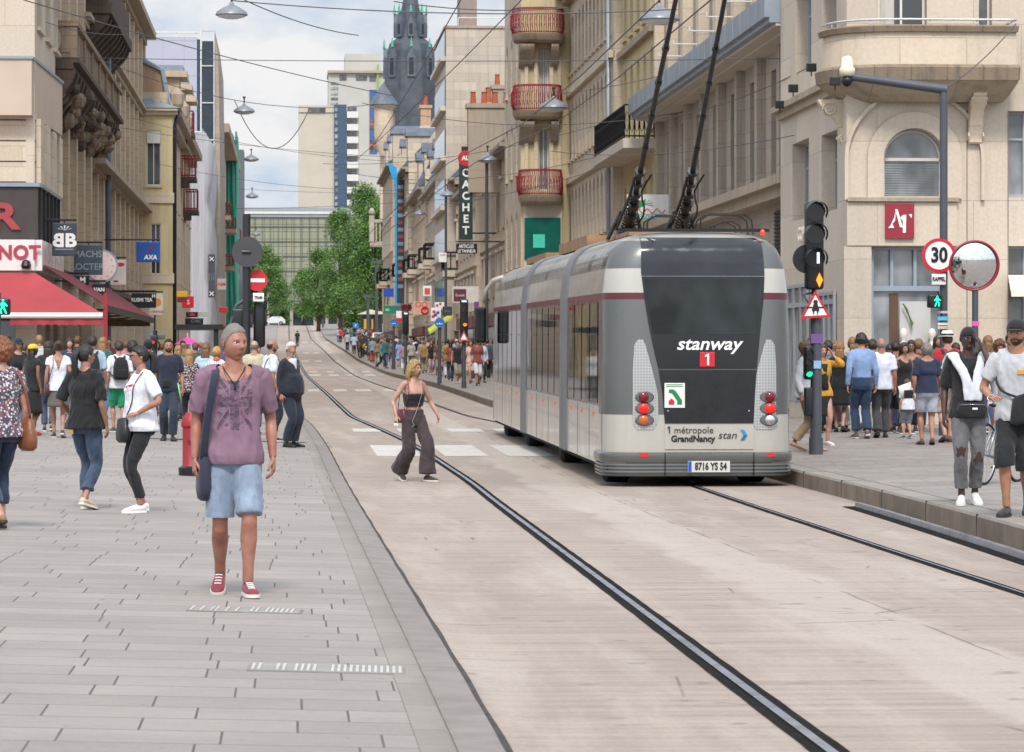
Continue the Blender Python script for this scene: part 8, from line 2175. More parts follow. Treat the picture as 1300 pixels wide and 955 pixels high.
def printmat():
 m,t,b,N,L=nt('cloth_purple_print');co=objco(N);c=srgb('#7d6072')
 sp=N.new('ShaderNodeSeparateXYZ');L.new(co,sp.inputs[0])
 x=mth(N,L,'ADD',sp.outputs[0],-.0);z=mth(N,L,'ADD',sp.outputs[2],-1.265)
 ax,az=mth(N,L,'ABSOLUTE',x),mth(N,L,'ABSOLUTE',z)
 inside=mth(N,L,'MULTIPLY',mth(N,L,'LESS_THAN',ax,.115),mth(N,L,'LESS_THAN',az,.185))
 cross=mth(N,L,'MAXIMUM',mth(N,L,'LESS_THAN',ax,.030),mth(N,L,'LESS_THAN',az,.034))
 dg=mth(N,L,'ABSOLUTE',mth(N,L,'SUBTRACT',mth(N,L,'MULTIPLY',ax,1.55),az))
 diag=mth(N,L,'LESS_THAN',dg,.022)
 blocks=mth(N,L,'GREATER_THAN',nz(N,L,co,22,3,.6),.57)
 gapx=mth(N,L,'MULTIPLY',mth(N,L,'GREATER_THAN',ax,.038),mth(N,L,'GREATER_THAN',az,.043))
 pat=mth(N,L,'MAXIMUM',mth(N,L,'MAXIMUM',cross,mth(N,L,'MULTIPLY',diag,gapx)),mth(N,L,'MULTIPLY',blocks,mth(N,L,'GREATER_THAN',dg,.034)))
 worn=ramp(N,L,nz(N,L,co,34,5,.8),.42,.55,.25,1.)
 front=mth(N,L,'LESS_THAN',sp.outputs[1],-.02)
 f=mth(N,L,'MULTIPLY',mth(N,L,'MULTIPLY',mth(N,L,'MULTIPLY',pat,inside),worn),mth(N,L,'MULTIPLY',front,.85))
 base=mix_rgb(N,L,ramp(N,L,nz(N,L,co,5,5,.6),.35,.7),tuple(v*.85 for v in c),tuple(v*1.12 for v in c))
 L.new(mix_rgb(N,L,f,base,srgb('#3a2f40')),b.inputs['Base Color']);b.inputs['Roughness'].default_value=.85
 bumpn(N,L,b,nz(N,L,vmap(N,L,co,(1,1,.5)),11,4,.55),.35,.012);return m
p=person(297,755,'man with short grey hair in a purple printed T-shirt and light denim shorts walking on the left pavement',H=1.79,near=2,stance=.012,shw=1.05,skin='ruddy',hair=('crop','#7a746d'),build=1.05,fat=1.0,top='#8a6380',topmat=printmat(),sleeve=.42,neck='scoop',bottom='#7b8a9e',leg='jeanshort',hem=.5,shoes=('#7c2434','#d9d4cc'),stride=.3,phase=1,face=.06,headturn=.5,lace=M['white'],arms=(('hang',.02),('hang',-.06)),stubble=1,curl=.7)
p['root']['label']='grey haired man in a purple printed T-shirt and light denim shorts, walking nearest the camera'
pel,lv=p['pel'],p['lv']
mb=MB();slimb(mb,[pel+lv*.545+V3(-.115,.03,.03),pel+lv*.50+V3(-.13,-.135,.0),pel+lv*.3+V3(-.165,-.15,0),pel+lv*.05+V3(-.195,-.1,0),pel+V3(-.2,-.02,-.1)],[(.026,.005)]*5,6,5)
slimb(mb,[pel+lv*.545+V3(-.115,.03,.03),pel+lv*.4+V3(-.14,.14,0),pel+lv*.1+V3(-.19,.12,0),pel+V3(-.2,.03,-.1)],[(.026,.005)]*4,6,5)
bg=MB();bg.rings([[pel+V3(-.185+w*math.cos(a),.0+dp*math.sin(a),z)for a in[2*PI*q/16 for q in range(16)]]for z,w,dp in((.0,.03,.08),(-.04,.05,.12),(-.2,.06,.145),(-.27,.05,.13),(-.285,.03,.1))])
carried(p,'shoulder_bag','dark navy fabric bag on a wide strap, carried by the man in the purple shirt','bag',[('bag',bg,cloth('#23283a'),0),('strap',mb,cloth('#20263a'),0)])
mb=MB();nk=p['pel']+p['lv']*.55;mb.tube([nk+V3(-.075,.0,.03),nk+V3(-.06,-.085,-.005),nk+V3(-.02,-.125,-.065),nk+V3(.0,-.135,-.09),nk+V3(.02,-.125,-.065),nk+V3(.06,-.085,-.005),nk+V3(.075,0,.03)],.004,5);mb.tube([nk+V3(0,-.138,-.09),nk+V3(0,-.142,-.125)],.006,5);local(p,mb,'necklace',M['iron'])
mb=MB();mb.box(-.006,.006,-.125,-.118,p['hipz']-.06,p['hipz']+.02);mb.rings([[p['pel']+V3(.168*math.cos(a),.125*math.sin(a),z)for a in[2*PI*q/24 for q in range(24)]]for z in(-.07,-.062)],cap=False);
p=person(525,611,'blonde woman in a black strapless top and wide brown trousers crossing the roadway',H=1.70,near=2,skin='fair',female=True,hair=('wavy','#957a4e'),top='#15161d',neck='tube',shirt_len=.19,tuck=True,bottom='#3a2e30',leg='wide',hem=.03,shoes=('#2d2a28','#d9d2c6'),stride=.5,phase=1,face=.55,headturn=.35,arms=(('to',(-.17,-.06,-.46),(-.2,1,0),(-.25,-.3,-1),(.9,.3,.2),(0,-1,0)),('to',(.12,-.2,-.44),(.5,1,0),(.1,-.25,-1),(-1,.2,0),(0,-1,0))))
q_=p['arm'][0][2];mb=MB();c=q_+V3(-.035,-.05,-.12);mb.box(c.x-.006,c.x+.006,c.y-.05,c.y+.05,c.z-.015,c.z+.02)
carried(p,'smartphone','small pale phone held low by the crossing woman','phone',[('phone',mb,M['white'],.004)])
mb=MB();pel,lv=p['pel'],p['lv'];slimb(mb,[pel+lv*.52+V3(.05,-.11,.03),pel+lv*.36+V3(.03,-.155,0),pel+lv*.25+V3(.0,-.15,0),pel+lv*.1+V3(-.06,-.15,0),pel+V3(-.11,-.14,-.02),pel+V3(-.09,-.15,-.07),pel+V3(-.12,-.13,-.1)],[.0018]*7,5,4);local(p,mb,'earphone_cord',M['frame_white'])
mb=MB();b_=pel+V3(-.16,.08,.05);mb.rings([[b_+V3(w*math.cos(a),dp*math.sin(a),z)for a in[2*PI*q/14 for q in range(14)]]for z,w,dp in((.1,.02,.06),(.08,.04,.1),(-.06,.05,.12),(-.1,.03,.09))])
st=MB();slimb(st,[b_+V3(0,-.08,.08),pel+lv*.4+V3(-.14,-.09,0),pel+lv*.54+V3(-.12,0,.02),pel+lv*.4+V3(-.14,.12,0),b_+V3(0,.08,.08)],[.006]*5,6,4)
carried(p,'handbag','small burgundy bag hanging behind the elbow of the crossing woman','handbag',[('bag',mb,cloth('#5b1f30',rough=.4),0),('strap',st,cloth('#5b1f30',rough=.4),0)])
p=person(2,672,'woman with wavy auburn hair and a floral top at the left edge, seen from behind',H=1.68,near=2,skin='fair',female=True,hair=('curly','#7a4a2c'),topmat=cloth('#3f4352','floral'),top='x',sleeve=.34,bottom='#1f2f4a',leg='jeans',hem=.16,shoes=('#8a6a4c','#3a2a20'),stride=.3,phase=-1,face=PI+.5,build=1.0,fat=1.08)
pel,lv=p['pel'],p['lv'];mb=MB();b_=pel+V3(-.23,.06,-.02);mb.rings([[b_+V3(dp*math.sin(a),w*math.cos(a),z)for a in[2*PI*q/16 for q in range(16)]]for z,w,dp in((.16,.04,.02),(.1,.09,.05),(-.05,.15,.075),(-.13,.14,.07),(-.16,.1,.04))])
st=MB();slimb(st,[b_+V3(.0,-.06,.14),pel+lv*.4+V3(-.17,-.09,0),pel+lv*.55+V3(-.11,.01,.03),pel+lv*.4+V3(-.17,.12,0),b_+V3(0,.06,.14)],[(.014,.006)]*5,6,4)
carried(p,'handbag','brown leather bag on the shoulder of the woman in the floral top','handbag',[('bag',mb,cloth('#7a4423',rough=.4),0),('strap',st,cloth('#6b3a1e',rough=.4),0)])
p=person(108,647,'woman in a black T-shirt and turned up blue jeans walking away, dark ponytail',H=1.66,near=2,skin='tan',female=True,hair=('tied','#1d1614','pony'),top='#101115',sleeve=.46,bottom='#33475f',leg='jeansroll',hem=.13,shoes=('#c9b49a','#d8d5cf'),stride=.26,phase=1,face=PI-.45,headturn=-.5,build=1.05,fat=1.12,arms=(('hang',.1),('to',(.08,-.16,-.42),(.3,1,0),(.1,-.4,-1),(-1,0,0),(0,-1,0))))
glasses(p)
mb=MB();pz=p['pel'];mb.box(.06,.13,.135,.15,p['hipz']-.1,p['hipz']-.05);local(p,mb,'jeans_label',cloth('#a5855a',rough=.7),False)
p=person(180,651,'woman in a white T-shirt with a red label and black trousers, hand on her hip',H=1.66,near=2,skin='tan',female=True,hair=('tied','#1a1412','pony'),top='#d9dae2',sleeve=.42,bottom='#17181c',leg='slim',hem=.08,shoes=('#dcdad8','#e4e2df'),stride=.08,phase=1,face=-1.15,headturn=-.25,build=1.05,fat=1.15,lace=M['white'],arms=(('hang',0.),('to',(.03,-.13,-.375),(.9,.9,-.1),(-.55,-.75,-.15),(-.5,.1,-1),(0,.3,1))))
glasses(p)
pel,lv=p['pel'],p['lv'];mb=MB();b_=pel+V3(-.02,-.2,-.03);mb.rings([[b_+V3(w*math.cos(a),dp*math.sin(a),z)for a in[2*PI*q/16 for q in range(16)]]for z,w,dp in((.12,.05,.02),(.1,.1,.05),(-.04,.12,.07),(-.11,.12,.065),(-.14,.08,.04))])
st=MB();slimb(st,[b_+V3(.06,0,.1),pel+lv*.25+V3(.1,-.15,0),pel+lv*.42+V3(.12,-.135,0),pel+lv*.545+V3(.11,0,.025),pel+lv*.35+V3(.02,.14,0),pel+lv*.1+V3(-.12,.12,0),b_+V3(-.08,.05,.1)],[.006]*7,6,4)
carried(p,'handbag','black crossbody bag on the woman in the white T-shirt','handbag',[('bag',mb,cloth('#121214',rough=.4),0),('strap',st,cloth('#121214',rough=.4),0)])
mb=MB();c=pel+lv*.40+V3(.0,0,0);rows=[]
for k in range(9):
 a=-.62+1.24*k/8;rows.append([c+V3(.178*math.sin(a),-.152*math.cos(a)**.8-.012,.02+.035*math.sin(a)),c+V3(.178*math.sin(a),-.156*math.cos(a)**.8-.012,-.055+.035*math.sin(a)+(.015 if k in(0,8)else 0)+.012*math.sin(PI*k/8*2)**2)])
mb.rings(rows,cap=False,close=False);lab=local(p,mb,'red_label',M['red'])
mb=MB()
for k,a in enumerate((-.42,-.24,-.06,.1,.26,.42)):
 u=c+V3(.18*math.sin(a),-.156*math.cos(a)**.8-.018,-.015+.035*math.sin(a));mb.tube([u+V3(0,0,-.02),u+V3(0,0,.02-.014*(k%2))],.006,4);mb.tube([u+V3(0,0,-.02),u+V3(.018,.0,-.018)],.005,4)
lo_=local(p,mb,'label_letters',M['white']);lo_.parent=lab
def P(px,py,label,**k):k.setdefault('near',1);return person(px,py,label,**k)
def bag_side(p,s,col,label,name='handbag',z=0.,long=False):
 pel,lv=p['pel'],p['lv'];b_=pel+V3(s*.2,.02,z);mb=MB();mb.rings([[b_+V3(dp*math.sin(a),w*math.cos(a),zz_)for a in[2*PI*q/14 for q in range(14)]]for zz_,w,dp in((.11,.05,.02),(.08,.11,.05),(-.06,.13,.06),(-.12,.09,.035))])
 st=MB();slimb(st,[b_+V3(0,-.07,.1),pel+lv*.4+V3(s*.1,-.14,0),pel+lv*.55+V3(s*.1,0,.03),pel+lv*.38+V3(s*.1,.15,0),b_+V3(0,.07,.1)],[.007]*5,5,3)
 return carried(p,name,label,name,[('bag',mb,cloth(col,rough=.5),0),('strap',st,cloth(col,rough=.5),0)])
p=P(23,550,'girl with a dark cap, long brown hair and a black T-shirt on the far left',H=1.72,female=True,skin='fair',hair=('long','#5a3c28'),top='#121318',sleeve=.45,bottom='#6d87a4',leg='straight',face=.35,shoes=('#9a2a2c','#d8d5cf'),stride=.12);cap(p,'#1c2130')
p=P(41,553,'person with a yellow cap, white top bag and black dress, beside the girl in the dark cap',H=1.62,female=True,skin='brown',hair=('long','#241a16'),top='#17171a',sleeve=.2,neck='crew',skirt=('#141416',.42,.06),shoes=('#c0282c','#c0282c'),face=2.4,stride=.2);p['root']['label']='woman with a yellow cap and a black skirt, beside the girl in the dark cap';cap(p,'#e3b71c',brim=False)
p=P(61,548,'dark haired person in black behind the woman with the grey skirt',H=1.68,female=True,skin='fair',hair=('long','#2e211a'),top='#1b1b20',bottom='#3c4a60',leg='jeans',face=PI,stride=.15)
p=P(74,556,'woman in a white V-back blouse and grey skirt seen from behind',H=1.7,female=True,skin='tan',hair=('tied','#3a281c','bun'),top='#d5d6de',neck='vback',sleeve=.22,skirt=('#5f5a57',.55,.02),shoes=('#26262a','#c9c4bd'),stride=.28,face=PI+.1);bag_side(p,1,'#4a1c2c','burgundy handbag on the woman in the white V-back blouse',z=-.02)
p=P(117,551,'young man in a pale blue T-shirt with a large black backpack',H=1.8,skin='tan',hair=('short','#2a1d16'),top='#9db4c8',bottom='#3f5d86',leg='jeans',face=PI,stride=.2);backpack(p,'large black backpack on the young man in pale blue','#1b1c22')
p=P(151,549,'young man in green shorts and white T-shirt with a backpack',H=1.72,skin='fair',hair=('short','#33241b'),top='#d8d8dc',bottom='#159469',leg='shorts',hem=.48,face=PI+.25,stride=.3,shoes=('#3a3c44','#d8d5cf'));backpack(p,'black backpack on the young man in green shorts','#16171c')
p=P(168,546,'curly dark haired person half hidden between the two backpack wearers',H=1.72,skin='tan',hair=('curly','#2c1f18'),top='#4a3f44',bottom='#2c2f38',face=PI,stride=.1)
p=P(188,549,'man in a dark cap and navy jacket walking away beside the red light',H=1.76,skin='tan',hair=('short','#1f1815'),top='#28344e',sleeve=1.,bottom='#2a2c33',face=PI,stride=.2);cap(p,'#1b1f2c',brim=False)
p=P(214,560,'bearded man in a navy polo shirt and dark jeans walking towards the camera',H=1.78,skin='olive',hair=('crop','#1c1512'),beard='#2a1e18',top='#1b2234',neck='polo',sleeve=.45,bottom='#26303f',leg='straight',hem=.03,shoes=('#17181b','#17181b'),stride=.2,face=.05,arms=(('hang',.1),('hang',-.02)))
q_=p['arm'][1][2];mb=MB();c=q_+V3(-.02,-.02,-.02);mb.hexa([(c.x-.01,c.y-.12,c.z-.2),(c.x+.01,c.y-.12,c.z-.2),(c.x+.01,c.y+.14,c.z-.16),(c.x-.01,c.y+.14,c.z-.16)],[(c.x-.07,c.y-.14,c.z+.12),(c.x-.05,c.y-.14,c.z+.12),(c.x-.05,c.y+.12,c.z+.16),(c.x-.07,c.y+.12,c.z+.16)]);carried(p,'folder','pale green folder carried by the man in the navy polo shirt','folder',[('cover',mb,mat('pale_green_card','#8fc79c',.6),0)])
mb=MB();c=p['pel']+p['lv']*.08;mb.box(c.x-.11,c.x+.03,c.y-.17,c.y-.11,c.z-.06,c.z+.07);st=MB();st.rings([[c+V3(.165*math.cos(a),.125*math.sin(a),z)for a in[2*PI*q/20 for q in range(20)]]for z in(-.0,.02)],cap=False);carried(p,'waist_pouch','black pouch on the belt of the man in the navy polo shirt','pouch',[('pouch',mb,cloth('#15161a'),.02),('belt',st,cloth('#15161a'),0)])
p=P(240,551,'blond woman in a flowered dark blouse left of the girl in pale denim',H=1.6,female=True,skin='fair',hair=('long','#9a7448'),topmat=cloth('#2d2430','floral'),top='x',sleeve=.9,bottom='#1c1c22',face=PI,stride=.1)
p=P(261,548,'girl with long light brown hair and a pale denim shirt, seen from behind',H=1.74,female=True,skin='fair',hair=('long','#6e4c30'),top='#a3b9c6',sleeve=1.,bottom='#27303f',leg='jeans',face=PI-.2,stride=.2)
p=P(275,550,'short blond haired woman in a white striped top with an orange collar',H=1.66,female=True,skin='fair',hair=('fluffy','#b0834c'),topmat=cloth('#8f93a8','stripes'),top='x',sleeve=.9,bottom='#3a3f4b',face=PI,stride=.1)
mb=MB();c=p['nk'];mb.rings([[c+V3(.075*math.cos(a),.07*math.sin(a)+.005,z)for a in[2*PI*q/18 for q in range(18)]]for z in(-.02,.03)],cap=False);local(p,mb,'scarf',cloth('#d8582c'))
p=P(323,552,'balding man in a pale khaki shirt behind the street pole',H=1.8,skin='fair',hair=('bald','#6b6158'),top='#b3ad92',sleeve=.5,bottom='#4a4c50',face=PI,stride=.05)
p=P(344,561,'heavy man in a white T-shirt with a dark shoulder strap, turned to the right',H=1.82,skin='tan',hair=('bald','#2a201a'),beard='#2a201a',top='#d3d6df',sleeve=.45,bottom='#1f2430',leg='straight',hem=.03,face=1.9,fat=1.35,build=1.1,stride=.08,arms=(('hang',.05),('to',(.05,-.2,-.42),(.2,1,0),(0,-.6,-1),(-1,0,0),(0,-1,0))));bag_side(p,-1,'#20242e','dark bag worn across the heavy man in the white T-shirt','shoulder_bag',-.05)
p=P(368,568,'white haired man in a dark navy blazer and dark trousers',H=1.77,skin='ruddy',hair=('neat','#c3bfba'),beard='#b5b0aa',top='#171b29',sleeve=1.,neck='scoop',shirt_len=-.12,bottom='#1d2536',leg='straight',hem=.02,shoes=('#121214','#121214'),face=.9,headturn=-.4,fat=1.3,build=1.08,stride=.04,curl=.9)
mb=MB();pel,lv=p['pel'],p['lv'];mb.rings([[pel+lv*t+V3(.07*w*math.cos(a),-.0+.1*math.sin(a)-.035,0)for a in[2*PI*q/14 for q in range(14)]]for t,w in((.1,.8),(.3,1.),(.45,1.),(.54,.9),(.58,.7))]);mb.rings([[pel+lv*t+V3(w*math.cos(a),-.012+.075*math.sin(a),0)for a in[2*PI*q/14 for q in range(14)]]for t,w in((.5,.08),(.57,.07))]);local(p,mb,'white_shirt',cloth('#cfd2e0'))
p=person(1229,641,'man with a black head scarf on the phone, grey ripped jeans and a white sweatshirt round his shoulders',H=1.79,near=2,skin='dark',hair=('none','#111111'),top='#16171c',sleeve=.46,bottom='#5d5c5f',leg='jeans',hem=.09,shoes=('#d2cfca','#dcd9d4'),stride=.16,phase=-1,face=-.12,headturn=.1,high=True,lace=M['white'],arms=(('hang',.05),('to',(-.045,-.14,.12),(.45,-.35,-1.),(-.45,.05,1),(-.9,.3,.2),(0,.6,.6))));p['root']['label']='man in a black head scarf and ripped grey jeans, phoning, white sweatshirt on his shoulders'
glasses(p)
mb=MB();mb.rings([[(.081*math.cos(a)**1*math.cos(t),.100*math.cos(a)*math.sin(t)+.002,.028+.097*math.sin(a))for t in[2*PI*q/24 for q in range(24)]]for a in[PI/2*k/6 for k in range(7)]]);headpiece(p,mb,'head_scarf',cloth('#101013'))
pel,lv=p['pel'],p['lv']
mb=MB()
for s in(-1,1):slimb(mb,[pel+lv*.42+V3(s*.17,.13,0),pel+lv*.53+V3(s*.15,.05,.03),pel+lv*.5+V3(s*.13,-.11,.02),pel+lv*.36+V3(s*.06+.02,-.17,0),pel+lv*.2+V3(s*.045+.03,-.17,0),pel+lv*.12+V3(s*.04+.03,-.165,0)],[(.09,.04),(.07,.03),(.05,.028),(.045,.03),(.045,.025),(.05,.02)],10,4)
mb.rings([[pel+lv*t+V3(w*math.cos(a),.12+.03*math.sin(a),0)for a in[2*PI*q/14 for q in range(14)]]for t,w in((.1,.12),(.2,.17),(.45,.19),(.53,.15))])
slimb(mb,[pel+lv*.5+V3(.2,-.02,0),pel+lv*.3+V3(.27,.05,0),pel+lv*.08+V3(.29,.08,0)],[(.05,.03),(.06,.035),(.05,.02)],10,4)
sw=remesh(mb.mesh('m',cloth('#cfd3dd')),.012,3);wrinkle(sw,.012,seed=4);sw.materials.clear();sw.materials.append(cloth('#cfd3dd'))
for v in sw.vertices:v.co*=p['S']
sw.name='sweatshirt';t_=empty('sweatshirt',p['root'].location,'white sweatshirt tied over the shoulders of the man on the phone','sweatshirt');t_.rotation_euler=p['root'].rotation_euler;link('cloth',sw,t_)
mb=MB();c=pel+lv*.03+V3(.03,-.155,0);mb.rings([[c+V3(w*math.cos(a),.045*math.sin(a),z)for a in[2*PI*q/16 for q in range(16)]]for z,w in((.075,.1),(.07,.13),(.0,.15),(-.06,.13),(-.075,.09))]);st=MB();st.rings([[pel+V3(.175*math.cos(a),.135*math.sin(a),z)for a in[2*PI*q/20 for q in range(20)]]for z in(.05,.085)],cap=False);lt_=MB();lt_.box(c.x-.005,c.x+.045,c.y-.05,c.y-.046,c.z-.0,c.z+.022);zp=MB();zp.tube([c+V3(-.12,-.035,.05),c+V3(0,-.05,.055),c+V3(.12,-.035,.05)],.003,5)
carried(p,'waist_bag','black waist bag with a small white label on the man on the phone','waist bag',[('bag',mb,cloth('#141418'),0),('belt',st,cloth('#141418'),0),('label',lt_,M['white'],0),('zip',zp,M['chrome'],0)])
for i,(a,k,f)in enumerate(p['legs']):
 mb=MB();c=k+V3(0,-.012,.02-.03*i);mb.rings([[c+V3(.055*math.cos(t),-.058*math.sin(t)*1.0,zz_+.012*math.sin(t*5+i))for t in[PI*q/12 for q in range(13)]]for zz_ in(.045,.02,-.02,-.04)],cap=False,close=False);local(p,mb,'bare_knee',mat('ripped_knee_dark','#3b211c',.6))
q_=p['arm'][1][2]+V3(-.03,0,.06);mb=MB();mb.box(q_.x-.05,q_.x-.04,q_.y-.03,q_.y+.03,q_.z-.06,q_.z+.07);carried(p,'smartphone','dark phone held to the ear of the man with the head scarf','phone',[('phone',mb,M['black'],.003)])
p=person(1291,655,'man in a black cap and grey T-shirt with black shorts at the right edge',H=1.83,near=2,skin='olive',hair=('crop','#201714'),beard='#2a1d17',top='#b1b3b8',sleeve=.4,bottom='#15161a',leg='shorts',hem=.42,shoes=('#1b1b1e','#2a2a2c'),stride=.3,phase=-1,face=-.35,headturn=-.1,build=1.05,arms=(('to',(-.02,-.24,-.36),(-.6,.7,-.3),(.5,-.8,.05),(.2,.3,-1),(0,0,1)),('hang',0.)))
cap(p,'#1a1a1e');
mb=MB();c=p['pel']+p['lv']*.08+V3(.12,-.17,0);mb.rings([[c+V3(w*math.cos(a),.05*math.sin(a),z+w*.3*math.cos(a))for a in[2*PI*q/14 for q in range(14)]]for z,w in((.12,.1),(.1,.14),(-.1,.16),(-.14,.1))]);st=MB();pel,lv=p['pel'],p['lv'];slimb(st,[c+V3(-.1,0,.08),pel+lv*.22+V3(-.12,-.13,0),pel+lv*.35+V3(-.17,-.02,0),pel+lv*.5+V3(0,.12,0),pel+lv*.545+V3(.11,0,.03),pel+lv*.35+V3(.13,-.15,0),c+V3(.1,0,.08)],[.012]*7,6,4)
carried(p,'shoulder_bag','black messenger bag worn by the man in the black cap','bag',[('bag',mb,cloth('#1a1b20'),0),('strap',st,cloth('#1a1b20'),0)])
w_=p['arm'][0][2];mb=MB();mb.tube([w_+V3(.03*math.cos(a),.015*math.sin(a),.03*math.sin(a))for a in[2*PI*q/12 for q in range(13)]],.005,5);local(p,mb,'bracelet',M['chrome'])
mb=MB();c=p['pel']+p['lv']*.36;mb.box(c.x+.02,c.x+.13,c.y-.142,c.y-.137,c.z-.0,c.z+.035);local(p,mb,'shirt_print',mat('mustard_print','#c9962c',.7),False)
p=P(1094,557,'man in a light blue long sleeved shirt with black headphones, walking away',H=1.82,skin='fair',hair=('fluffy','#2a1d17'),top='#7d97bd',tuck=True,sleeve=1.,neck='polo',bottom='#1f3552',leg='straight',hem=.05,shoes=('#54434c','#c9c4bd'),stride=.22,face=PI+.05,build=1.04,arms=(('hang',.1),('hang',-.1)))
mb=MB();mb.tube([(.088*math.cos(a),.01,.02+.118*math.sin(a))for a in[PI*q/12 for q in range(13)]],.008,6)
for s in(-1,1):mb.disc((s*.078,.005,.0),.038,(s,0,0),.035,14)
headpiece(p,mb,'headphones',M['black'])
p=P(1119,556,'bald man in a white T-shirt and dark grey jeans walking away',H=1.74,skin='ruddy',hair=('bald','#8a7a6c'),top='#cdcfdc',sleeve=.45,bottom='#3a3b40',leg='straight',hem=.02,shoes=('#17181b','#17181b'),stride=.24,phase=-1,face=PI-.1,build=1.05,fat=1.08)
p=P(1177,565,'grey haired woman in a navy top and pale shorts walking away',H=1.66,female=True,skin='tan',hair=('bob','#77706a'),top='#1b2540',neck='wide',sleeve=.42,shirt_len=-.03,bottom='#b3b8c6',leg='shorts',hem=.56,shoes=('#5a3a3a','#3a2a26'),stride=.2,face=PI,build=1.08,fat=1.22)
q_=p['arm'][1][2];mb=MB();mb.box(q_.x-.01,q_.x+.16,q_.y-.02,q_.y+.02,q_.z-.08,q_.z+.06);carried(p,'purse','black purse in the hand of the grey haired woman','purse',[('purse',mb,cloth('#121216'),.01)])
q_=p['arm'][1][2];mb=MB();mb.hexa([(q_.x+.0,q_.y-.05,q_.z-.06),(q_.x+.2,q_.y-.05,q_.z-.1),(q_.x+.2,q_.y-.04,q_.z-.1),(q_.x+.0,q_.y-.04,q_.z-.06)],[(q_.x+.04,q_.y-.05,q_.z+.2),(q_.x+.26,q_.y-.05,q_.z+.12),(q_.x+.26,q_.y-.04,q_.z+.12),(q_.x+.04,q_.y-.04,q_.z+.2)]);carried(p,'leaflet','white sheets of paper held by the grey haired woman','paper',[('sheet',mb,M['white'],0)])
p=P(1203,562,'man in a red shirt and white straw hat wearing a grey backpack',H=1.83,skin='fair',hair=('short','#3a2a20'),top='#a81e28',sleeve=.6,bottom='#c0a9a2',leg='shorts',hem=.46,shoes=('#5a4238','#3a2a20'),stride=.24,phase=-1,face=PI+.05,build=1.08)
backpack(p,'grey and black backpack on the man in the red shirt','#3a3b42','#24252b')
mb=MB();mb.lathe([(.15,.055),(.145,.065),(.098,.065),(.098,.07),(.092,.12),(.07,.15),(.0,.145)],n=24);hh=headpiece(p,mb,'straw_hat',cloth('#d8d3c6'));mb=MB();mb.lathe([(.101,.07),(.1,.1)],n=24);headpiece(p,mb,'hat_band',M['black']).parent=hh
p=P(1147,551,'young woman with long dark hair in a black vest top facing the camera, left of the pair',H=1.64,female=True,skin='tan',hair=('long','#2a1c16'),top='#141418',neck='tank',sleeve=-1,bottom='#26262c',face=.3,stride=.1);p['root']['label']='young dark haired woman in a black vest top, left of the pair facing us'
p=P(1157,549,'woman with long dark hair and glasses, the right of the pair facing us',H=1.68,female=True,skin='tan',hair=('long','#2c1d17'),top='#17171b',neck='tank',sleeve=-1,bottom='#26262c',face=-.2,stride=.1);glasses(p)
p=P(1152,557,'small child in a white and blue top and grey checked shorts',H=1.02,skin='fair',hair=('fluffy','#5a4030'),top='#cdd2dc',sleeve=.45,bottom='#6f727c',leg='shorts',hem=.42,shoes=('#2a5a66','#c9c4bd'),stride=.15,face=PI+.3,build=1.15,fat=1.2)
mb=MB();c=p['pel']+p['lv']*.47;mb.rings([[c+V3(.165*math.cos(a),.115*math.sin(a),z)for a in[2*PI*q/18 for q in range(18)]]for z in(-.04,.0,.035)],cap=False);local(p,mb,'blue_yoke',cloth('#2f6fc0'))
p=P(1137,550,'person in black shorts half hidden behind the bald man',H=1.66,skin='tan',hair=('short','#241a16'),top='#1c1c22',bottom='#2a2b31',leg='shorts',hem=.45,face=PI,stride=.2)
p=P(1066,549,'woman with long light brown hair in a black jacket and short black skirt',H=1.66,female=True,skin='fair',hair=('long','#8a6238'),top='#131316',sleeve=1.,skirt=('#131316',.52,.05),shoes=('#17171a','#17171a'),stride=.22,face=PI-.25)
bag_side(p,-1,'#131316','black shoulder bag on the woman in the black jacket','shoulder_bag')
p=P(1060,544,'woman with fair hair tied back and glasses behind the black jacket woman',H=1.68,female=True,skin='fair',hair=('tied','#7a5c40','bun'),top='#8d8f96',bottom='#3a3a40',face=.2,stride=.1);glasses(p)
p=P(1043,566,'young woman in a black dress and mustard jacket touching her hair',H=1.66,female=True,skin='fair',hair=('long','#4a3024'),top='#b98a24',sleeve=.8,skirt=('#141417',.5,.04),shoes=('#c9c4bd','#c9c4bd'),face=.25,stride=.15,arms=(('hang',.0),('to',(.0,-.12,.14),(.5,-.4,-1),(-.4,.1,1),(-.9,.3,0),(0,.6,.6))))
mb=MB();c=p['pel'];mb.rings([[c+p['lv']*t+V3(w*math.cos(a),-.02+dp*math.sin(a),0)for a in[2*PI*q/18 for q in range(18)]]for t,w,dp in((.05,.14,.13),(.2,.12,.12),(.38,.12,.145),(.5,.1,.12))]);local(p,mb,'dress_front',cloth('#141417'))
p=P(1021,573,'person in a white blouse and beige trousers half hidden by the tram',H=1.74,female=True,skin='tan',hair=('bob','#6a4a34'),top='#c9cad0',sleeve=.9,bottom='#b09a7c',leg='straight',hem=.08,shoes=('#b09078','#8a6a54'),face=1.2,stride=.35,phase=-1)
p=P(1268,556,'woman with curly brown hair in a white dress and dark cardigan, head lowered',H=1.68,female=True,skin='tan',hair=('curly','#5a3826'),top='#d2d0d2',neck='scoop',sleeve=.2,skirt=('#d2d0d2',.55,.03),shoes=('#8a3a3a','#6a3030'),face=.1,nod=.35,stride=.15)
p=P(1108,552,'dark haired person almost hidden behind the man in the light blue shirt',H=1.7,skin='fair',hair=('short','#2c2018'),top='#5c6a58',bottom='#343840',face=PI,stride=.1)
p=P(1246,552,'person in a red top and blue trousers behind the man on the phone',H=1.62,female=True,skin='fair',hair=('bob','#6a4a34'),top='#b04048',bottom='#41597a',leg='jeans',face=PI,stride=.2)
FARG='people far up the right pavement'
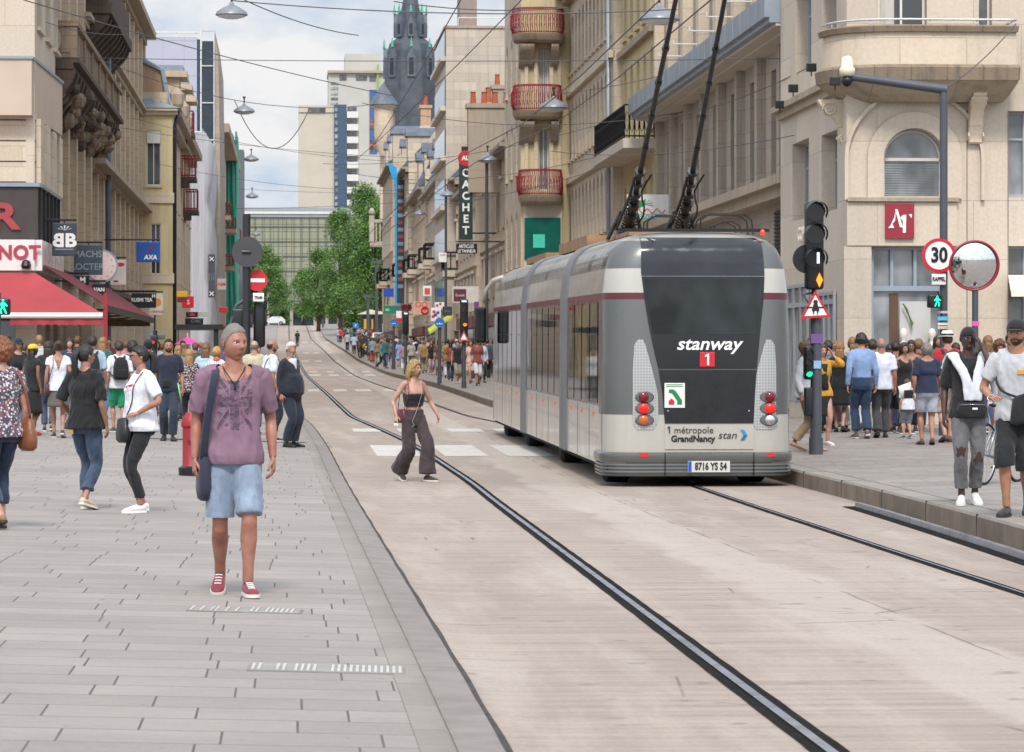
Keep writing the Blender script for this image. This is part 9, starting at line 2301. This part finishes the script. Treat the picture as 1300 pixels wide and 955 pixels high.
def F(px,py,H,top,bot,hair,face,label,leg='straight',hem=.05,skirt=None,skin='fair',fem=False,sleeve=.5,pack=None,stride=None,grp=FARG,capc=None):
 hs=('long' if fem and hair[0]!='!' else 'short',hair.strip('!'))
 p=person(px,py,label,H=H,near=0,skin=skin,female=fem,hair=hs,top=top,sleeve=sleeve,bottom=bot if not skirt else None,skirt=(skirt,.5,.06)if skirt else None,leg=leg,hem=hem,face=face,stride=rnd.uniform(.15,.4)if stride is None else stride,phase=rnd.choice((-1,1)),group=grp,shoes=(rnd.choice(('#26262a','#c9c4bd','#4a3a30')),'#888888'))
 if pack:
  c=p['pel']+p['lv']*.33+V3(0,.2,0);mb=MB();slimb(mb,[c+V3(0,0,-.22),c+V3(0,0,-.15),c,c+V3(0,0,.16),c+V3(0,0,.2)],[(.06,.04),(.14,.08),(.15,.09),(.12,.07),(.03,.03)],10,2)
  carried(p,'backpack',pack[1],'backpack',[('bag',mb,cloth(pack[0]),0)])
 return p
W_,D_='#d3d4da','#1b1c22'
F(549.5,452,1.72,'#a9b8d8','#6b5f4c','#1a1412',PI,'dark skinned man in a pale blue T-shirt and khaki shorts walking alone by the kerb','shorts',.45,skin='dark')if False else None
F(449.5,452,1.76,'#b4c0dc','#5f5644','#1a1412',PI,'man in a pale blue T-shirt and khaki shorts walking alone by the kerb','shorts',.42,skin='dark')
F(432.5,436,1.7,'#b8242c','#2b3038','#3a2a20',PI,'person in a bright red top far up by the kerb')
F(437.5,434,1.75,'#3f4046','#33343a','#2a1d16',PI,'person all in dark grey next to the far red top','shorts',.4)
F(429.5,435,1.7,'#8fa6c2','#55688a','#5a4030',PI,'person in pale blue left of the far red top',fem=True)
F(460,455,1.82,'#3a3428','#2b2a26','#2a1d16',PI,'broad man in a dark olive jacket beside the parked motorbike')
F(457,449,1.76,'#5b4638','#26262c','#2a1d16',PI+.3,'man in a brown jacket behind the olive jacket')
F(473,461,1.72,'#6f8790','#8a3a30','#4a3426',PI-.1,'person in a grey teal top and rust red trousers','wide',.05)
F(484,468,1.66,'#2f8090','#1b1c22','#3a281c',RIGHTP,'person in a teal shirt and black trousers striding to the right',stride=.6)
F(490,461,1.68,'#17181c',None,'#3a281c',PI,'woman in a short black dress behind the teal shirt',skirt='#17181c',fem=True)
F(507,466,1.66,'#7f9ccc',None,'#5a3a28',PI,'woman in a sky blue dress beside the dark signal',skirt='#7f9ccc',fem=True)
F(503,457,1.74,'#c6c3d6','#4a4c58','#3a281c',PI,'person in a lilac white shirt behind the sky blue dress')
F(517,463,1.7,'#2a2a30','#b9bccb','#2a1d16',PI,'person in black top and white trousers next to the dark signal')
F(528,466,1.78,W_,'#6b6a5c','#2a1d16',PI,'man in a white T-shirt with a black backpack on the far pavement',pack=('#17181c','black backpack on the far man in a white T-shirt'))
F(537,462,1.72,'#3a2230','#26262c','#2a1d16',PI,'person in a dark plum top right of the far backpack')
F(542,459,1.76,'#24406c','#2a2c36','#2a1d16',PI-.4,'person in a strong blue top right of the dark plum top')
F(547.5,476,1.7,'#15161c','#b08d94','#6a4630',.1,'woman in a black vest and dusty pink trousers walking towards us','slim',.06,fem=True,sleeve=.12)
F(563,474,1.66,'#3b3a2e','#26221f','#241a16',0.,'person in an olive coat by the round blue sign','slim',.05,sleeve=1.)
F(560,465,1.8,W_,'#3f4a5c','#3a281c',PI,'man in a white T-shirt behind the olive coat')
F(555,462,1.7,'#6a4a3c','#2a2c36','#4a2e20',PI,'long haired woman in a brown top near the round blue sign',fem=True)
F(580.5,487,1.66,'#17181d','#8a8374','#241a16',.2,'person in a black vest and khaki shorts left of the amber signal','shorts',.36,sleeve=.15)
p=F(579,478,1.78,'#8fa9d4','#c6c9d4','#3a281c',.3,'man in a pale blue shirt and white cap behind the black vest','shorts',.4);cap(p,'#e6e6ea')
F(588.5,477,1.76,'#b8262e','#7a6a5a','#3a281c',PI,'person in a red top behind the amber signal post')
p=F(597,487,1.68,'#c9a9a4',None,'#5a3624',.3,'woman in a pale flowered dress right of the amber signal',skirt='#c9a9a4',fem=True)
F(603,484,1.72,'#1d1e25','#2f3a4c','#241a16',PI,'person in dark clothes with a black backpack beside the flowered dress',pack=('#121318','black backpack between the flowered dress and the tram'))
F(612,486,1.7,'#b9c2d6','#17181d','#2a1d16',.2,'woman in a white blouse and black trousers next to the tram front','slim',.05,fem=True,sleeve=.9)
F(618.5,483,1.74,'#3f4654','#23252d','#241a16',PI,'person in a slate jacket hidden by the head of the tram',sleeve=1.)
F(377.5,441,1.75,'#1b1d24','#5a4a44','#1a1412',PI,'lone walker in black on the roadway near the crest',grp=None)
tops=[('#b0b4c4','grey blue'),('#7a2430','burgundy'),('#274066','dark blue'),('#c9c4b8','cream'),('#4a5a3c','moss green'),('#8a5a3c','rust brown'),('#d08a94','rose pink'),('#262a34','ink black'),('#c8a23c','golden yellow'),('#5c7a9c','steel blue'),('#9a9a9e','mid grey'),('#b44a3c','brick red'),('#3c7a70','sea green'),('#dcdce2','plain white'),('#6c4a7c','purple'),('#a9885c','camel')]
tops=[('#%02x%02x%02x'%tuple(int(.82*(.7*int(h[i:i+2],16)+.3*sum(int(h[q:q+2],16)for q in(1,3,5))/3))for i in(1,3,5)),n)for h,n in tops]
bots=[('#2a2f3c','dark'),('#4a6288','denim blue'),('#8f8672','khaki'),('#c4c6ce','pale')]
spots=[(455,446),(463,448),(467,452),(470,447),(478,455),(481,450),(486,455),(494,456),(497,452),(511,457),(521,458),(524,455),(533,459),(464,441),(452,441),(476,443),(488,447),(500,462),(514,453),(544,468),(551,463),(571,468),(575,472),(567,470),(592,472),(607,476),(460,437),(470,438),(446,438),(441,446)]
for k,(px,py)in enumerate(spots):
 t_,b_=tops[k%16],bots[(k*3+k//16)%4];fem=k%3==0
 F(px,py,rnd.uniform(1.6,1.82),t_[0],b_[0],rnd.choice(('#241a16','#4a3020','#7a5a38')),PI if k%4 else 0.,'distant %s in a %s top and %s %s, crowd up the street'%('woman' if fem else 'man',t_[1],b_[1],'shorts' if k%5==2 else 'trousers'),'shorts' if k%5==2 else 'straight',.42 if k%5==2 else.04,fem=fem)
LSP=[(8,545,66),(30,541,74),(50,540,80),(88,541,70),(98,538,84),(130,540,72),(137,536,90),(160,538,82),(176,537,92),(198,540,78),(205,536,98),(226,541,72),(232,534,104),(248,538,84),(255,533,110),(286,538,86),(292,534,108),(309,540,76),(328,535,100)]
for k,(px,py,dd_)in enumerate(LSP):
 t_,b_=tops[(k*5+3)%16],bots[(k+k//7)%4];fem=k%3!=1
 x_,y_=W(px,dd_)
 p=person(px,0,'background %s with %s top and %s %s behind the left crowd'%('woman' if fem else 'man',t_[1],b_[1],'trousers' if k%4 else 'shorts'),H=rnd.uniform(1.6,1.82),near=0,d=dd_,skin=('fair','tan','olive')[k%3],female=fem,hair=('long' if fem and k%2 else 'short',('#241a16','#5a3c28','#8a6a44')[k%3]),top=t_[0],bottom=b_[0],leg='straight' if k%4 else 'shorts',hem=.04 if k%4 else.42,face=PI+.3*math.sin(k)if k%3 else.2,stride=.25,phase=1,group='people in the background on the left pavement',sleeve=.5 if k%2 else.9)
RSP=[(1030,60,1),(1052,61,1),(1083,60.5,1),(1103,61,1),(1130,60,1),(1166,60.5,1),(1190,61,1),(1214,60,1),(1255,60.5,1),(1282,60,1)]
for k,(px,dd_,_)in enumerate(RSP):
 t_,b_=tops[(k*7+2)%16],bots[(k*3+1)%4];fem=k%2==0
 person(px,0,'background %s with %s top and %s %s close to the corner building'%('woman' if fem else 'man',t_[1],b_[1],'trousers' if k%3 else 'shorts'),H=rnd.uniform(1.58,1.8),near=0,d=dd_,skin=('tan','fair','olive')[k%3],female=fem,hair=('long' if fem else 'short',('#3a281c','#241a16','#7a5a38')[k%3]),top=t_[0],bottom=b_[0],leg='straight' if k%3 else 'shorts',hem=.04 if k%3 else.42,face=PI+.3*math.sin(k)if k%3 else.2,stride=.25,phase=1,group='people in the background by the corner building',sleeve=.5 if k%2 else.9)
FS2=[(557,478),(568,480),(572,484),(585,480),(593,479),(600,479),(608,483),(616,480),(531,466),(536,470),(522,470),(512,471),(496,463),(489,466),(479,463),(468,458),(549,470),(539,474),(606,490),(574,476)]
for k,(px,py)in enumerate(FS2):
 t_,b_=tops[(k*3+5)%16],bots[(k+k//5+2)%4];fem=k%2==0
 F(px,py,rnd.uniform(1.58,1.8),t_[0],b_[0],rnd.choice(('#241a16','#4a3020','#7a5a38')),PI if k%3 else.2,'%s in a %s top and %s %s, on the far right pavement'%('woman' if fem else 'man',t_[1],b_[1],'trousers' if k%3 else 'shorts'),'straight' if k%3 else 'shorts',.04 if k%3 else.42,fem=fem)
def car(px,py,label,col,L_=4.1,Hh=1.5,Wd=1.75,face=0.,van=False,d=None):
 d=d or hit(px,py);x,y=W(px,d);r=empty('parked_van' if van else 'parked_car',(x,y,gz(x,y)),label,'van' if van else 'car');r.rotation_euler=(0,0,face)
 pt_=mat('car_paint_'+col,col,.25,.1,coat=.6,var=.03)
 if van:prof=[(-L_/2,.35),(-L_/2,1.0),(-L_/2+.25,1.15),(-L_/2+1.0,2.1),(-L_/2+1.5,Hh),(L_/2-.1,Hh),(L_/2,Hh-.15),(L_/2,.35)];gp=[(-L_/2+.38,1.25),(-L_/2+1.02,2.02),(-L_/2+1.5,2.02),(-L_/2+1.5,1.25)]
 else:prof=[(-L_/2,.3),(-L_/2,.62),(-L_/2+.2,.78),(-L_/2+1.1,.92),(-L_/2+1.85,1.42),(-L_/2+2.5,Hh),(L_/2-.7,Hh-.06),(L_/2-.12,.95),(L_/2,.8),(L_/2,.3)];gp=[(-L_/2+1.3,.95),(-L_/2+1.95,1.37),(-L_/2+2.5,Hh-.1),(L_/2-.8,Hh-.14),(L_/2-.35,.97)]
 mb=MB();rings=[]
 for yy,sc_ in((-Wd/2,.0),(-Wd/2+.08,.06),(Wd/2-.08,.06),(Wd/2,.0)):
  rings.append([(a*(1 if sc_ else.985),yy if b<.95 or van else yy*.86,b if sc_ else.3+(b-.3)*.975)for a,b in prof])
 mb.rings(rings);me=mb.mesh('body',pt_);link('body',me,r)
 for s in(-1,1):
  mb=MB();mb.prism(gp,lambda a,b,o:(a,s*(Wd/2*(.868 if not van else 1.0)+o),b),0,.012);mb.build('side_window',M['glass'],r)
  for wx in(-L_/2+.8,L_/2-.75):
   mb=MB();mb.disc((wx,s*(Wd/2-.2),.32),.32,(0,s,0),.215,20);w_=mb.build('wheel',M['rubber'],r);mb=MB();mb.disc((wx,s*(Wd/2+.016),.32),.19,(0,s,0),.01,14);mb.build('rim',M['zinc'],w_)
  mb=MB();mb.box(L_/2-.01,L_/2+.015,s*Wd*.36-.12,s*Wd*.36+.12,.72,.9);mb.build('tail_light',M['red'],r)
  mb=MB();mb.box(-L_/2-.015,-L_/2+.01,s*Wd*.36-.14,s*Wd*.36+.14,.6,.75);mb.build('headlight',M['chrome'],r)
 mb=MB();e=.012
 if van:mb.add([(-L_/2+.27-e,-Wd*.44,1.2),(-L_/2+.27-e,Wd*.44,1.2),(-L_/2+.97-e,Wd*.42,2.08),(-L_/2+.97-e,-Wd*.42,2.08)],[(0,1,2,3)])
 else:mb.add([(-L_/2+1.15,-Wd*.4,.97),(-L_/2+1.15,Wd*.4,.97),(-L_/2+1.83,Wd*.37,1.425),(-L_/2+1.83,-Wd*.37,1.425)],[(0,1,2,3)])
 mb.build('windscreen',M['glass'],r)
 if not van:mb=MB();mb.add([(L_/2-.66,-Wd*.37,Hh-.12),(L_/2-.66,Wd*.37,Hh-.12),(L_/2-.16,Wd*.39,1.0),(L_/2-.16,-Wd*.39,1.0)],[(0,1,2,3)]);mb.build('rear_window',M['glass'],r)
 return r
car(347,412,'white car parked across the crest of the street on the left','#cfd0d2',d=566)
car(441,413,'white van facing us at the top of the right pavement','#cdd0d4',5.2,2.3,2.0,face=PI/2,van=True,d=525)
car(484,437,'white car half hidden in the far crowd on the right','#cfd0d2',face=PI/2,d=300)
car(436,413,'dark car beside the far white van','#2a2c30',face=PI/2,d=530)
d_=hit(463,455);x,y=W(463,d_);r=empty('motorbike',(x,y,gz(x,y)),'parked motorbike with a yellow tank at the edge of the far crowd','motorbike');r.rotation_euler=(0,0,.5)
for wy in(-.65,.65):
 mb=MB();mb.tube([(0,wy+.26*math.cos(a),.3+.26*math.sin(a))for a in[2*PI*q/16 for q in range(17)]],.05,6);mb.build('wheel',M['rubber'],r)
mb=MB();slimb(mb,[(0,-.4,.75),(0,-.15,.95),(0,.15,.85),(0,.6,.85)],[.1,.18,.14,.08],10);mb.build('tank',mat('yellow_tank','#c9b020',.3),r)
mb=MB();slimb(mb,[(0,-.3,.35),(0,0,.45),(0,.3,.4)],[.12,.18,.1],8);mb.tube([(0,-.65,.3),(0,-.42,1.05)],.035,6);mb.tube([(-.32,-.35,1.08),(.32,-.35,1.08)],.02,6);mb.build('engine',M['darkmetal'],r)
d_=hit(1266,614);x,y=W(1270,d_);r=empty('bicycle',(x,y,gz(x,y)),'silver bicycle with thin tyres parked behind the man in the black cap','bicycle');r.rotation_euler=(.06,0,.98)
al=mat('bicycle_alloy','#8d9096',.3,.7);rr_=.345
for k,wx in enumerate((-.52,.52)):
 mb=MB();mb.tube([(wx+rr_*math.cos(a),0,rr_+.01+rr_*math.sin(a))for a in[2*PI*q/40 for q in range(41)]],.017,8,cap=False);w_=mb.build('wheel',M['rubber'],r,smooth=True)
 mb=MB();mb.tube([(wx+(rr_-.022)*math.cos(a),0,rr_+.01+(rr_-.022)*math.sin(a))for a in[2*PI*q/40 for q in range(41)]],.01,6,cap=False);mb.build('rim',M['chrome'],w_,smooth=True)
 mb=MB()
 for q in range(24):a=2*PI*q/24;mb.tube([(wx,.02*(-1)**q,rr_+.01),(wx+(rr_-.02)*math.cos(a),0,rr_+.01+(rr_-.02)*math.sin(a))],.0016,4)
 mb.build('spokes',M['chrome'],w_);mb=MB();mb.tube([(wx,-.05,rr_+.01),(wx,.05,rr_+.01)],.022,8);mb.build('hub',al,w_)
mb=MB();bb=(-.05,0,.29);st_=(-.17,0,.78);hd_=(.36,0,.82);hd2=(.39,0,.68)
for a,b in((bb,st_),(st_,hd_),(bb,hd2),(hd_,hd2),(bb,(-.52,.04,.355)),(bb,(-.52,-.04,.355)),(st_,(-.52,.04,.355)),(st_,(-.52,-.04,.355)),(st_,(-.2,0,.9))):mb.tube([a,b],.016,8)
mb.build('bicycle_frame',al,r,smooth=True)
mb=MB();mb.tube([hd2,(.44,.05,.55),(.52,.055,.355)],.012,6);mb.tube([hd2,(.44,-.05,.55),(.52,-.055,.355)],.012,6);mb.tube([hd_,(.34,0,.95)],.014,6);mb.build('fork',al,r)
mb=MB();mb.tube([(.26,-.28,.97),(.36,-.2,.97),(.35,0,.95),(.36,.2,.97),(.26,.28,.97)],.013,6);mb.build('handlebar',M['black'],r)
mb=MB();mb.rings([[(-.22+u,w*math.cos(a),.92+.022*math.sin(a))for a in[2*PI*q/10 for q in range(10)]]for u,w in((-.13,.06),(-.08,.08),(.0,.05),(.1,.022),(.15,.01))]);mb.build('saddle',M['black'],r,smooth=True)
mb=MB();mb.tube([(-.05,.02,.29),(-.05,.045,.29)],.09,20);mb.tube([(-.05,.05,.29),(.08,.07,.18)],.01,5);mb.box(.05,.13,.07,.15,.165,.185);mb.tube([(-.05,-.05,.29),(-.18,-.07,.4)],.01,5);mb.box(-.22,-.14,-.15,-.07,.39,.41);mb.build('crankset',M['darkmetal'],r)
